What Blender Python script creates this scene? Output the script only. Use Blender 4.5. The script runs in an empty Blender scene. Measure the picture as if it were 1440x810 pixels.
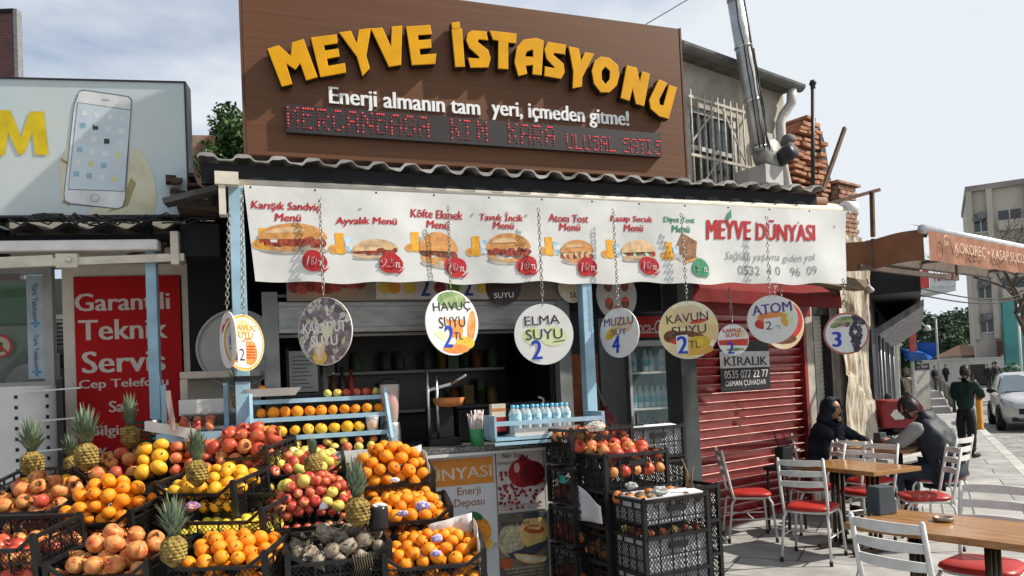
import bpy, bmesh, math, random
from mathutils import Vector, Matrix, noise as mnoise
random.seed(7)
R = math.radians
sc = bpy.context.scene
COL = sc.collection
# ------------------------------------------------------------------ camera
F, PITCH, ROLL, PX, PY, CH = 1060., R(1.5), R(2.58), 720., 514., 1.6
_f = Vector((0, math.cos(PITCH), math.sin(PITCH)))
_u0 = Vector((0, -math.sin(PITCH), math.cos(PITCH)))
_r0 = Vector((1, 0, 0))
_R = _r0*math.cos(ROLL) - _u0*math.sin(ROLL)
_U = _u0*math.cos(ROLL) + _r0*math.sin(ROLL)
cd = bpy.data.cameras.new('camera'); cam = bpy.data.objects.new('camera', cd); COL.objects.link(cam)
cd.sensor_width = 36; cd.lens = 36*F/1440.; cd.shift_y = (PY-405)/1440.; cd.shift_x = 0
cd.clip_start = .05; cd.clip_end = 3000
m = Matrix.Identity(4)
for i, v in enumerate((_R, _U, -_f)):
    for k in range(3): m[k][i] = v[k]
m.translation = (0, 0, CH); cam.matrix_world = m
sc.camera = cam
# ------------------------------------------------------------------ light
SUN_EL, SUN_AZ = R(43), R(91)      # azimuth from +Y towards +X
sl = bpy.data.lights.new('sun', 'SUN'); sun = bpy.data.objects.new('sun', sl); COL.objects.link(sun)
sl.energy = 5.0; sl.angle = R(.9); sl.color = (1, .93, .82)
_sd = Vector((math.cos(SUN_EL)*math.sin(SUN_AZ), math.cos(SUN_EL)*math.cos(SUN_AZ), math.sin(SUN_EL)))
sun.rotation_euler = _sd.to_track_quat('Z', 'Y').to_euler(); sun.location = (20, 3, 20)
w = bpy.data.worlds.new('World'); sc.world = w; w.use_nodes = True
nt = w.node_tree; nt.nodes.clear()
def _wn(t, **k):
    n = nt.nodes.new(t)
    for a, b in k.items(): setattr(n, a, b)
    return n
out = _wn('ShaderNodeOutputWorld'); bg = _wn('ShaderNodeBackground'); bg.inputs[1].default_value = .105
sky = _wn('ShaderNodeTexSky', sky_type='NISHITA'); sky.sun_disc = False
sky.sun_elevation = SUN_EL; sky.sun_rotation = SUN_AZ; sky.air_density = 1.0; sky.dust_density = 1.5
tc = _wn('ShaderNodeTexCoord'); mp = _wn('ShaderNodeMapping'); mp.inputs['Scale'].default_value = (1, 1, 3.2)
mp.inputs['Rotation'].default_value = (0, R(-14), 0)
nz = _wn('ShaderNodeTexNoise'); nz.inputs['Scale'].default_value = 2.3; nz.inputs['Detail'].default_value = 7; nz.inputs['Roughness'].default_value = .55
sx = _wn('ShaderNodeSeparateXYZ')
mad = _wn('ShaderNodeMath', operation='MULTIPLY_ADD'); mad.inputs[1].default_value = .30; mad.inputs[2].default_value = 0
add = _wn('ShaderNodeMath', operation='ADD')
rp = _wn('ShaderNodeValToRGB'); rp.color_ramp.elements[0].position = .34; rp.color_ramp.elements[1].position = .56
rp.color_ramp.elements[0].color = (.34, .34, .34, 1); rp.color_ramp.elements[1].color = (1, 1, 1, 1)
mx = _wn('ShaderNodeMixRGB'); mx.inputs[2].default_value = (5.6, 5.95, 6.3, 1)
L = nt.links
L.new(tc.outputs['Generated'], mp.inputs['Vector']); L.new(mp.outputs[0], nz.inputs['Vector'])
L.new(tc.outputs['Generated'], sx.inputs[0]); L.new(sx.outputs['X'], mad.inputs[0])
L.new(nz.outputs['Fac'], add.inputs[0]); L.new(mad.outputs[0], add.inputs[1])
L.new(add.outputs[0], rp.inputs[0]); L.new(rp.outputs[0], mx.inputs[0]); L.new(sky.outputs[0], mx.inputs[1])
L.new(mx.outputs[0], bg.inputs[0]); L.new(bg.outputs[0], out.inputs[0])
sc.view_settings.view_transform = 'Standard'; sc.view_settings.look = 'None'
sc.view_settings.exposure = 0.48; sc.view_settings.gamma = 1; sc.view_settings.use_curve_mapping = False
sc.cycles.max_bounces = 6; sc.cycles.diffuse_bounces = 3; sc.cycles.glossy_bounces = 3
sc.cycles.transmission_bounces = 5; sc.cycles.transparent_max_bounces = 12
sc.cycles.use_denoising = True
sc.cycles.sample_clamp_indirect = 4
# ------------------------------------------------------------------ pixels of the photograph -> places in the street
def ray(x, y): return _f*F + _R*(x-PX) + _U*(PY-y)
def ground(x, y, z=0.):
    d = ray(x, y); t = (z-CH)/d.z; return Vector((d.x*t, d.y*t, z))
def at(x, y, Y):
    d = ray(x, y); t = Y/d.y; return Vector((d.x*t, Y, CH+d.z*t))
class Frame:
    def __init__(s, o, yaw):
        s.o = Vector((o[0], o[1], 0)); s.yaw = R(yaw)
        s.M = Matrix.Translation(s.o) @ Matrix.Rotation(s.yaw, 4, 'Z'); s.I = s.M.inverted()
    def hit(s, x, y, off=0.):          # point (s, off, z) of the frame's plane at depth off
        c = s.I @ Vector((0, 0, CH)); d = s.I.to_3x3() @ ray(x, y)
        t = (off-c.y)/d.y; p = c+d*t; return Vector((p.x, off, p.z))
    def w(s, x, y, z=0.): return s.M @ Vector((x, y, z))
K = Frame((-1.72, 4.80), 19.4)          # the fruit kiosk's front
W = Frame((1.78, 7.76), 37.1)           # the red shutter's wall
LF = Frame((-4.9, 4.6), 10.)            # the phone shop's front
# ------------------------------------------------------------------ materials
MATS = {}
def mat(name, col, rough=.6, var=.12, scale=8., metal=0., bump=0., spec=.28, stretch=(1, 1, 1), rnd=0., dirt=0., dirtcol=(.05, .045, .04), trans=0., coat=0., hue=0.):
    if name in MATS: return MATS[name]
    M = bpy.data.materials.new(name); M.use_nodes = True; t = M.node_tree; n = t.nodes; l = t.links
    b = n['Principled BSDF']; b.inputs['Roughness'].default_value = rough; b.inputs['Metallic'].default_value = metal
    b.inputs['Specular IOR Level'].default_value = spec
    if trans: b.inputs['Transmission Weight'].default_value = trans
    if coat: b.inputs['Coat Weight'].default_value = coat; b.inputs['Coat Roughness'].default_value = .1
    c = n.new('ShaderNodeTexCoord'); mp = n.new('ShaderNodeMapping'); mp.inputs['Scale'].default_value = stretch
    l.new(c.outputs['Object'], mp.inputs[0])
    z = n.new('ShaderNodeTexNoise'); z.inputs['Scale'].default_value = scale; z.inputs['Detail'].default_value = 5
    l.new(mp.outputs[0], z.inputs['Vector'])
    hs = n.new('ShaderNodeHueSaturation'); hs.inputs['Color'].default_value = (*col, 1)
    mr = n.new('ShaderNodeMapRange'); mr.inputs[1].default_value = .3; mr.inputs[2].default_value = .7
    mr.inputs[3].default_value = 1-var*1.6; mr.inputs[4].default_value = 1+var*1.2
    l.new(z.outputs['Fac'], mr.inputs[0])
    val = mr.outputs[0]
    if rnd or hue:
        oi = n.new('ShaderNodeObjectInfo')
    if rnd:
        r2 = n.new('ShaderNodeMapRange'); r2.inputs[3].default_value = 1-rnd; r2.inputs[4].default_value = 1+rnd
        l.new(oi.outputs['Random'], r2.inputs[0]); mu = n.new('ShaderNodeMath'); mu.operation = 'MULTIPLY'
        l.new(val, mu.inputs[0]); l.new(r2.outputs[0], mu.inputs[1]); val = mu.outputs[0]
    if hue:
        wn = n.new('ShaderNodeTexWhiteNoise'); wn.noise_dimensions = '1D'; l.new(oi.outputs['Random'], wn.inputs['W'])
        r3 = n.new('ShaderNodeMapRange'); r3.inputs[3].default_value = .5-hue; r3.inputs[4].default_value = .5+hue
        l.new(wn.outputs['Value'], r3.inputs[0]); l.new(r3.outputs[0], hs.inputs['Hue'])
    l.new(val, hs.inputs['Value']); cout = hs.outputs[0]
    if dirt:
        z2 = n.new('ShaderNodeTexNoise'); z2.inputs['Scale'].default_value = scale*.35; z2.inputs['Detail'].default_value = 8; z2.inputs['Roughness'].default_value = .7
        l.new(mp.outputs[0], z2.inputs['Vector'])
        r4 = n.new('ShaderNodeMapRange'); r4.inputs[1].default_value = .48; r4.inputs[2].default_value = .72; r4.inputs[3].default_value = 0; r4.inputs[4].default_value = dirt
        l.new(z2.outputs['Fac'], r4.inputs[0]); m2 = n.new('ShaderNodeMixRGB'); m2.inputs[2].default_value = (*dirtcol, 1)
        l.new(r4.outputs[0], m2.inputs[0]); l.new(cout, m2.inputs[1]); cout = m2.outputs[0]
    l.new(cout, b.inputs['Base Color'])
    rr = n.new('ShaderNodeMapRange'); rr.inputs[3].default_value = max(.03, rough-.1); rr.inputs[4].default_value = min(1, rough+.12)
    l.new(z.outputs['Fac'], rr.inputs[0]); l.new(rr.outputs[0], b.inputs['Roughness'])
    if bump:
        bp = n.new('ShaderNodeBump'); bp.inputs['Strength'].default_value = bump; bp.inputs['Distance'].default_value = .01
        l.new(z.outputs['Fac'], bp.inputs['Height']); l.new(bp.outputs[0], b.inputs['Normal'])
    MATS[name] = M; return M
def nodes(M): return M.node_tree.nodes, M.node_tree.links, M.node_tree.nodes['Principled BSDF']
def cells(name, cols, scale, rough=.6, bump=.5, stretch=(1, 1, 1), noise=.0, smooth=False, edge=None, edgew=.06, nscale=6, bdist=.01):
    """voronoi cells coloured from a ramp, optional edge colour between cells"""
    if name in MATS: return MATS[name]
    M = bpy.data.materials.new(name); M.use_nodes = True; n, l, b = nodes(M); b.inputs['Roughness'].default_value = rough
    c = n.new('ShaderNodeTexCoord'); mp = n.new('ShaderNodeMapping'); mp.inputs['Scale'].default_value = stretch; l.new(c.outputs['Object'], mp.inputs[0])
    vec = mp.outputs[0]
    if noise:
        nz = n.new('ShaderNodeTexNoise'); nz.inputs['Scale'].default_value = nscale; nz.inputs['Detail'].default_value = 4; l.new(vec, nz.inputs['Vector'])
        ad = n.new('ShaderNodeMixRGB'); ad.blend_type = 'ADD'; ad.inputs[0].default_value = noise; l.new(vec, ad.inputs[1]); l.new(nz.outputs['Color'], ad.inputs[2]); vec = ad.outputs[0]
    v = n.new('ShaderNodeTexVoronoi'); v.inputs['Scale'].default_value = scale; l.new(vec, v.inputs['Vector'])
    rp = n.new('ShaderNodeValToRGB'); rp.color_ramp.interpolation = 'LINEAR' if smooth else 'CONSTANT'
    sp = n.new('ShaderNodeSeparateColor'); l.new(v.outputs['Color'], sp.inputs[0]); l.new(sp.outputs[0], rp.inputs[0])
    el = rp.color_ramp.elements
    while len(el) < len(cols): el.new(.5)
    for i, cc in enumerate(cols): el[i].position = i/len(cols); el[i].color = (*cc, 1)
    co = rp.outputs[0]
    if edge is not None:
        v2 = n.new('ShaderNodeTexVoronoi'); v2.feature = 'DISTANCE_TO_EDGE'; v2.inputs['Scale'].default_value = scale; l.new(vec, v2.inputs['Vector'])
        mr = n.new('ShaderNodeMapRange'); mr.inputs[1].default_value = 0; mr.inputs[2].default_value = edgew; l.new(v2.outputs['Distance'], mr.inputs[0])
        m2 = n.new('ShaderNodeMixRGB'); m2.inputs[1].default_value = (*edge, 1); l.new(mr.outputs[0], m2.inputs[0]); l.new(co, m2.inputs[2]); co = m2.outputs[0]
        h = mr.outputs[0]
    else: h = v.outputs['Distance']
    l.new(co, b.inputs['Base Color'])
    if bump:
        bp = n.new('ShaderNodeBump'); bp.inputs['Strength'].default_value = bump; bp.inputs['Distance'].default_value = bdist; l.new(h, bp.inputs['Height']); l.new(bp.outputs[0], b.inputs['Normal'])
    MATS[name] = M; return M
def ramp(name, cols, scale, rough=.6, stretch=(1, 1, 1), bump=0., detail=6, lo=.3, hi=.7, rnd=False, grough=.6, dist=0., bdist=.01):
    """noise run through a colour ramp; rnd shifts the pattern per object"""
    if name in MATS: return MATS[name]
    M = bpy.data.materials.new(name); M.use_nodes = True; n, l, b = nodes(M); b.inputs['Roughness'].default_value = rough; b.inputs['Specular IOR Level'].default_value = .3
    c = n.new('ShaderNodeTexCoord'); mp = n.new('ShaderNodeMapping'); mp.inputs['Scale'].default_value = stretch; l.new(c.outputs['Object'], mp.inputs[0])
    if rnd:
        oi = n.new('ShaderNodeObjectInfo'); mu = n.new('ShaderNodeMath'); mu.operation = 'MULTIPLY'; mu.inputs[1].default_value = 37; l.new(oi.outputs['Random'], mu.inputs[0]); l.new(mu.outputs[0], mp.inputs['Location'])
    z = n.new('ShaderNodeTexNoise'); z.inputs['Scale'].default_value = scale; z.inputs['Detail'].default_value = detail; z.inputs['Roughness'].default_value = grough; z.inputs['Distortion'].default_value = dist
    l.new(mp.outputs[0], z.inputs['Vector'])
    rp = n.new('ShaderNodeValToRGB'); el = rp.color_ramp.elements
    while len(el) < len(cols): el.new(.5)
    for i, cc in enumerate(cols): el[i].position = lo+(hi-lo)*i/(len(cols)-1); el[i].color = (*cc, 1)
    l.new(z.outputs['Fac'], rp.inputs[0]); l.new(rp.outputs[0], b.inputs['Base Color'])
    if bump:
        bp = n.new('ShaderNodeBump'); bp.inputs['Strength'].default_value = bump; bp.inputs['Distance'].default_value = bdist; l.new(z.outputs['Fac'], bp.inputs['Height']); l.new(bp.outputs[0], b.inputs['Normal'])
    MATS[name] = M; return M
def emis(name, col, s):
    if name in MATS: return MATS[name]
    M = bpy.data.materials.new(name); M.use_nodes = True; n, l, b = nodes(M)
    b.inputs['Base Color'].default_value = (*[c*.3 for c in col], 1); b.inputs['Emission Color'].default_value = (*col, 1); b.inputs['Emission Strength'].default_value = s
    MATS[name] = M; return M
def glass(name, tint=(.9, .95, .95), rough=.02, alpha=.25):
    if name in MATS: return MATS[name]
    M = bpy.data.materials.new(name); M.use_nodes = True; n, l, b = nodes(M)
    b.inputs['Base Color'].default_value = (*tint, 1); b.inputs['Roughness'].default_value = rough; b.inputs['Alpha'].default_value = alpha
    b.inputs['Specular IOR Level'].default_value = .8
    MATS[name] = M; return M
# ------------------------------------------------------------------ mesh builder
class MB:
    def __init__(s): s.v = []; s.f = []; s.mi = []; s.cur = 0; s.sm = []; s.smooth = False
    def add(s, vs, fs, m=None):
        o = len(s.v); s.v += [tuple(p) for p in vs]
        for f in fs: s.f.append([i+o for i in f]); s.mi.append(s.cur if m is None else m); s.sm.append(s.smooth)
        return s
    def box(s, a, b, m=None):
        x0, y0, z0 = a; x1, y1, z1 = b
        vs = [(x0, y0, z0), (x1, y0, z0), (x1, y1, z0), (x0, y1, z0), (x0, y0, z1), (x1, y0, z1), (x1, y1, z1), (x0, y1, z1)]
        sm = s.smooth; s.smooth = False
        s.add(vs, [(3, 2, 1, 0), (4, 5, 6, 7), (0, 1, 5, 4), (1, 2, 6, 5), (2, 3, 7, 6), (3, 0, 4, 7)], m); s.smooth = sm
        return s
    def cbox(s, c, d, m=None, M=None):     # centred box, optional matrix
        hx, hy, hz = d[0]/2, d[1]/2, d[2]/2
        vs = [Vector((sx*hx, sy*hy, sz*hz)) for sz in (-1, 1) for sx, sy in ((-1, -1), (1, -1), (1, 1), (-1, 1))]
        if M is not None: vs = [M @ v for v in vs]
        vs = [v+Vector(c) for v in vs]
        sm = s.smooth; s.smooth = False
        s.add(vs, [(3, 2, 1, 0), (4, 5, 6, 7), (0, 1, 5, 4), (1, 2, 6, 5), (2, 3, 7, 6), (3, 0, 4, 7)], m); s.smooth = sm
        return s
    def bar(s, p, q, wx, wz=None, m=None, up=(0, 0, 1)):   # rectangular bar p->q
        p, q = Vector(p), Vector(q); wz = wz or wx; d = (q-p); L = d.length
        if L < 1e-6: return s
        d /= L; u = Vector(up)
        if abs(d.dot(u)) > .98: u = Vector((0, 1, 0))
        x = d.cross(u).normalized(); z = x.cross(d)
        vs = []
        for e in (p, q):
            for a, b in ((-1, -1), (1, -1), (1, 1), (-1, 1)): vs.append(e+x*a*wx/2+z*b*wz/2)
        sm = s.smooth; s.smooth = False
        s.add(vs, [(3, 2, 1, 0), (4, 5, 6, 7), (0, 1, 5, 4), (1, 2, 6, 5), (2, 3, 7, 6), (3, 0, 4, 7)], m); s.smooth = sm
        return s
    def tube(s, pts, r, n=8, m=None, cap=True):
        pts = [Vector(p) for p in pts]; N = len(pts); rs = r if isinstance(r, (list, tuple)) else [r]*N
        vs = []; up = None
        for i, p in enumerate(pts):
            d = (pts[min(i+1, N-1)]-pts[max(i-1, 0)]).normalized()
            if up is None: up = Vector((0, 0, 1)) if abs(d.z) < .9 else Vector((1, 0, 0))
            x = d.cross(up); x = x.normalized() if x.length > 1e-5 else Vector((1, 0, 0)); up = x.cross(d)
            for k in range(n):
                a = 2*math.pi*k/n; vs.append(p+(x*math.cos(a)+up*math.sin(a))*rs[i])
        fs = []
        for i in range(N-1):
            for k in range(n): fs.append((i*n+k, i*n+(k+1) % n, (i+1)*n+(k+1) % n, (i+1)*n+k))
        if cap: fs += [tuple(range(n-1, -1, -1)), tuple((N-1)*n+k for k in range(n))]
        sm = s.smooth; s.smooth = True; s.add(vs, fs, m); s.smooth = sm; return s
    def lathe(s, prof, n=20, c=(0, 0, 0), m=None, M=None):   # prof: (r,z)
        vs = []; fs = []; rows = []
        for r, z in prof:
            if r < 1e-5: rows.append([len(vs)]); vs.append(Vector((0, 0, z)))
            else:
                rows.append(list(range(len(vs), len(vs)+n)))
                vs += [Vector((r*math.cos(2*math.pi*k/n), r*math.sin(2*math.pi*k/n), z)) for k in range(n)]
        for a, b in zip(rows, rows[1:]):
            for k in range(n):
                k2 = (k+1) % n
                if len(a) == 1 and len(b) == 1: continue
                if len(a) == 1: fs.append((a[0], b[k2], b[k]))
                elif len(b) == 1: fs.append((a[k], a[k2], b[0]))
                else: fs.append((a[k], a[k2], b[k2], b[k]))
        if M is not None: vs = [M @ v for v in vs]
        vs = [v+Vector(c) for v in vs]
        sm = s.smooth; s.smooth = True; s.add(vs, fs, m); s.smooth = sm; return s
    def prism(s, poly, y0, y1, m=None, caps=True):           # polygon in x,z (anticlockwise seen from -y), extruded along y
        n = len(poly); vs = [(x, y0, z) for x, z in poly]+[(x, y1, z) for x, z in poly]
        fs = [tuple(range(n)), tuple(range(2*n-1, n-1, -1))] if caps else []
        fs += [(i, n+i, n+(i+1) % n, (i+1) % n) for i in range(n)]
        return s.add(vs, fs, m)
    def poly(s, pts, m=None): return s.add(pts, [tuple(range(len(pts)))], m)
    def disc(s, cx, cz, rx, rz, y, m=None, n=28, a0=0, a1=360, rot=0):
        pts = []
        k = n if a1-a0 >= 360 else n+1
        for i in range(k):
            a = R(a0+(a1-a0)*i/n); x, z = rx*math.cos(a), rz*math.sin(a); c, q = math.cos(R(rot)), math.sin(R(rot))
            pts.append((cx+x*c-z*q, y, cz+x*q+z*c))
        return s.poly(pts, m)
    def sphere(s, c, r, n=12, k=8, m=None, sc_=(1, 1, 1)):
        prof = [(0 if i in (0, k) else r*math.sin(math.pi*i/k), -r*math.cos(math.pi*i/k)) for i in range(k+1)]
        return s.lathe(prof, n, c, m, Matrix.Diagonal((*sc_, 1)))
    def grid(s, fn, nu, nv, m=None):       # fn(u,v) -> point, u,v in 0..1
        vs = [fn(i/nu, j/nv) for j in range(nv+1) for i in range(nu+1)]
        fs = [(j*(nu+1)+i, j*(nu+1)+i+1, (j+1)*(nu+1)+i+1, (j+1)*(nu+1)+i) for j in range(nv) for i in range(nu)]
        return s.add(vs, fs, m)
    def xf(s, M, i0=0):
        for i in range(i0, len(s.v)): s.v[i] = tuple(M @ Vector(s.v[i]))
        return s
    def warp(s, fn, i0=0):
        for i in range(i0, len(s.v)): s.v[i] = tuple(fn(*s.v[i]))
        return s
    def mesh(s, name, mats):
        me = bpy.data.meshes.new(name); me.from_pydata(s.v, [], s.f)
        for x in (mats if isinstance(mats, (list, tuple)) else [mats]): me.materials.append(x)
        me.polygons.foreach_set('material_index', s.mi); me.polygons.foreach_set('use_smooth', s.sm); me.update()
        return me
    def build(s, name, mats, parent=None, loc=None, rz=0, bev=0, M=None):
        o = bpy.data.objects.new(name, s.mesh(name, mats)); COL.objects.link(o)
        if M is not None: o.matrix_world = M
        else: o.location = loc or (0, 0, 0); o.rotation_euler = (0, 0, rz)
        if parent is not None: o.parent = parent
        if bev:
            b = o.modifiers.new('edge', 'BEVEL'); b.width = bev; b.segments = 2; b.limit_method = 'ANGLE'; b.angle_limit = R(40)
        return o
_tc = {}
def text(s, size=1., bold=0., shear=0., ext=0., space=1., res=3, align='CENTER'):
    """lettering as vertices (x, z up) and faces; centred on its own box; returns verts, faces, w, h"""
    key = (s, bold, shear, ext, space, res)
    if key not in _tc:
        cu = bpy.data.curves.new('t', 'FONT'); cu.body = s; cu.offset = bold; cu.shear = shear; cu.extrude = ext; cu.resolution_u = res
        cu.space_character = space; cu.align_x = 'CENTER'
        o = bpy.data.objects.new('t', cu); COL.objects.link(o)
        bpy.context.view_layer.update()
        dg = bpy.context.evaluated_depsgraph_get(); me = o.evaluated_get(dg).to_mesh()
        vs = [tuple(v.co) for v in me.vertices]; fs = [tuple(p.vertices) for p in me.polygons]
        o.evaluated_get(dg).to_mesh_clear(); bpy.data.objects.remove(o); bpy.data.curves.remove(cu)
        x0 = min(v[0] for v in vs); x1 = max(v[0] for v in vs); y0 = min(v[1] for v in vs); y1 = max(v[1] for v in vs)
        _tc[key] = ([(x-(x0+x1)/2, y-(y0+y1)/2, z) for x, y, z in vs], fs, x1-x0, y1-y0)
    return _tc[key]
def lett(mb, s, cx, cz, w, h, y, m=None, bold=.02, shear=0., depth=0., rot=0., space=1., res=3):
    """writing w x h big (h=0 keeps shape), centred at cx,cz on the plane y, facing -y; depth makes it stand out"""
    fat = max(0, bold)*.5; bold = min(bold, 0)
    vs, fs, W_, H_ = text(s, bold=bold, shear=shear, ext=.05 if depth else 0., space=space, res=res)
    kx = w/W_; kz = (h/H_) if h else kx; c, q = math.cos(R(rot)), math.sin(R(rot))
    for n_ in range(3 if fat else 1):            # heavy strokes: the outline again, a hair to each side and behind
        dx = (0, fat, -fat)[n_]*kx; dy = n_*.00025
        pts = []
        for x, z, e in vs:
            x = x*kx*(1-2*fat/W_*kx/kx)+dx; z_ = z*kz
            pts.append((cx+x*c-z_*q, (y-(e/.05+1)*.5*depth if depth else y)+dy, cz+x*q+z_*c))
        mb.add(pts, fs, m)
    return mb
# ------------------------------------------------------------------ objects
def tag(o, label=None, cat=None, group=None, kind=None):
    if label: o['label'] = label
    if cat: o['category'] = cat
    if group: o['group'] = group
    if kind: o['kind'] = kind
    return o
def empty(name, loc, rz=0, label=None, cat=None, group=None):
    o = bpy.data.objects.new(name, None); o.empty_display_size = .1; COL.objects.link(o); o.location = loc; o.rotation_euler = (0, 0, rz)
    return tag(o, label, cat, group)
def thing_in(fr, name, p, label, cat, group=None, rz=0):     # an Empty at point p of a frame, turned with it
    return empty(name, fr.M @ Vector(p), fr.yaw+rz, label, cat, group)
_kids = {}
def copy_tree(o, parent=None):
    c = o.copy(); COL.objects.link(c)
    if parent is not None: c.parent = parent
    for ch in _kids.setdefault(o.name, [x for x in COL.objects if x.parent == o]): copy_tree(ch, c)
    return c
def solid(name, mats, mb, parent=None, **k): return mb.build(name, mats, parent, **k)
def chain_mb(mb, p, q, link=.035, r=.0035, m=None):
    p, q = Vector(p), Vector(q); d = q-p; n = max(1, int(d.length/(link*.78))); d.normalize()
    a = d.cross(Vector((0, 1, 0))); a = a.normalized() if a.length > .01 else Vector((1, 0, 0)); b = d.cross(a)
    for i in range(n):
        c = p+(q-p)*((i+.5)/n); x = a if i % 2 else b
        pts = [c+d*(link/2*math.cos(t))+x*(link*.3*math.sin(t)) for t in [2*math.pi*k/8 for k in range(9)]]
        mb.tube(pts, r, 4, m, cap=False)
    return mb
def evalmesh(o, name):
    bpy.context.view_layer.update(); dg = bpy.context.evaluated_depsgraph_get()
    me = bpy.data.meshes.new_from_object(o.evaluated_get(dg)); me.name = name; return me
# ================================================================== palette
paveM = bpy.data.materials.new('paving'); paveM.use_nodes = True
n, l, b = nodes(paveM); b.inputs['Roughness'].default_value = .75
c = n.new('ShaderNodeTexCoord'); mp = n.new('ShaderNodeMapping'); mp.inputs['Rotation'].default_value = (0, 0, R(-61.8+90)); l.new(c.outputs['Object'], mp.inputs[0])
nz = n.new('ShaderNodeTexNoise'); nz.inputs['Scale'].default_value = .9; nz.inputs['Detail'].default_value = 3; l.new(mp.outputs[0], nz.inputs[0])
ad = n.new('ShaderNodeMixRGB'); ad.blend_type = 'ADD'; ad.inputs[0].default_value = .06; l.new(mp.outputs[0], ad.inputs[1]); l.new(nz.outputs['Color'], ad.inputs[2])
br = n.new('ShaderNodeTexBrick'); br.inputs['Scale'].default_value = 1; br.inputs['Brick Width'].default_value = .95; br.inputs['Row Height'].default_value = .62
br.inputs['Mortar Size'].default_value = .008; br.inputs['Color1'].default_value = (.36, .35, .335, 1); br.inputs['Color2'].default_value = (.27, .265, .255, 1); br.inputs['Mortar'].default_value = (.07, .065, .06, 1)
l.new(ad.outputs[0], br.inputs['Vector'])
z2 = n.new('ShaderNodeTexNoise'); z2.inputs['Scale'].default_value = 2.2; z2.inputs['Detail'].default_value = 9; z2.inputs['Roughness'].default_value = .68; l.new(c.outputs['Object'], z2.inputs[0])
mr = n.new('ShaderNodeMapRange'); mr.inputs[1].default_value = .3; mr.inputs[2].default_value = .7; mr.inputs[3].default_value = .58; mr.inputs[4].default_value = 1.22; l.new(z2.outputs[0], mr.inputs[0])
mu = n.new('ShaderNodeMixRGB'); mu.blend_type = 'MULTIPLY'; mu.inputs[0].default_value = 1; l.new(br.outputs[0], mu.inputs[1]); l.new(mr.outputs[0], mu.inputs[2]); l.new(mu.outputs[0], b.inputs['Base Color'])
bp = n.new('ShaderNodeBump'); bp.inputs['Strength'].default_value = .5; bp.inputs['Distance'].default_value = .012; bp.invert = True
l.new(br.outputs['Fac'], bp.inputs['Height']); bp2 = n.new('ShaderNodeBump'); bp2.inputs['Strength'].default_value = .25; bp2.inputs['Distance'].default_value = .02; l.new(z2.outputs[0], bp2.inputs['Height']); l.new(bp.outputs[0], bp2.inputs['Normal']); l.new(bp2.outputs[0], b.inputs['Normal'])
cobble = cells('cobbles', [(.22, .21, .2), (.3, .29, .28), (.25, .25, .25), (.18, .175, .17)], 4.5, rough=.7, edge=(.06, .055, .05), edgew=.09, noise=.05, stretch=(1, 1.4, 1))
soil = mat('dry earth', (.2, .19, .16), .9, .2, 2)
blueP = mat('pale blue paint', (.30, .47, .58), .55, .12, 6, dirt=.35, dirtcol=(.14, .16, .17), bump=.08)
whiteP = mat('white paint', (.66, .65, .62), .5, .06, 9, dirt=.3, dirtcol=(.3, .28, .25))
creamP = mat('cream plastic', (.62, .57, .48), .5, .06, 9, dirt=.35, dirtcol=(.22, .19, .15))
blackM = mat('black plastic', (.012, .013, .015), .45, .2, 20)
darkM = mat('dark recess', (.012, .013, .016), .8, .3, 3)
darkMet = mat('dark metal', (.035, .036, .038), .45, .2, 12, metal=.4)
greyMet = mat('grey metal', (.27, .27, .265), .42, .12, 10, metal=.5, dirt=.35, stretch=(1, 1, 4))
galv = mat('galvanised sheet', (.45, .46, .46), .38, .15, 6, metal=.75, dirt=.3, dirtcol=(.12, .1, .08))
steel = mat('brushed steel', (.5, .5, .5), .28, .1, 18, metal=1)
brownCloth = mat('brown awning cloth', (.25, .11, .055), .8, .12, 5, dirt=.25, dirtcol=(.1, .05, .03), bump=.1)
rust = ramp('rusty iron', [(.03, .025, .022), (.09, .05, .03), (.16, .08, .04)], 14, .8, bump=.2)
redPaint = mat('red paint', (.22, .022, .022), .42, .12, 6, dirt=.2, dirtcol=(.07, .02, .02))
stone = ramp('weathered stone', [(.08, .05, .03), (.32, .25, .16), (.48, .43, .34), (.52, .48, .41), (.20, .13, .08)], 9, .85, stretch=(1.6, 1.6, .28), bump=.9, detail=8, bdist=.03)
plaster = ramp('old plaster', [(.13, .12, .10), (.3, .275, .235), (.4, .37, .32), (.24, .22, .19)], 2.2, .9, stretch=(1, 1, .7), bump=.35, detail=10, grough=.68, bdist=.02)
tileM = ramp('clay tile', [(.10, .045, .03), (.28, .12, .065), (.38, .18, .10), (.34, .25, .18)], 5, .8, bump=.3)
brickM = ramp('old brick', [(.12, .06, .045), (.26, .12, .08), (.34, .22, .15), (.3, .26, .22)], 6, .85, bump=.5)
concrete = ramp('stained concrete', [(.22, .21, .2), (.36, .35, .33), (.46, .45, .43)], 1.6, .85, stretch=(1, 1, .35), bump=.2, detail=9, grough=.65)
dkGlass = mat('dark glass', (.02, .025, .03), .08, .1, 2, spec=.8)
leafM = ramp('leaf', [(.018, .045, .012), (.045, .10, .025), (.09, .16, .045)], 3.2, .55, rnd=True)
leafDark = ramp('far foliage', [(.022, .045, .024), (.04, .075, .04), (.07, .11, .06)], .6, .7)
barkM = ramp('bark', [(.05, .035, .025), (.12, .09, .065)], 14, .9, stretch=(1, 1, .3), bump=.6)
wire_m = mat('cable', (.02, .02, .022), .6)
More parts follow.
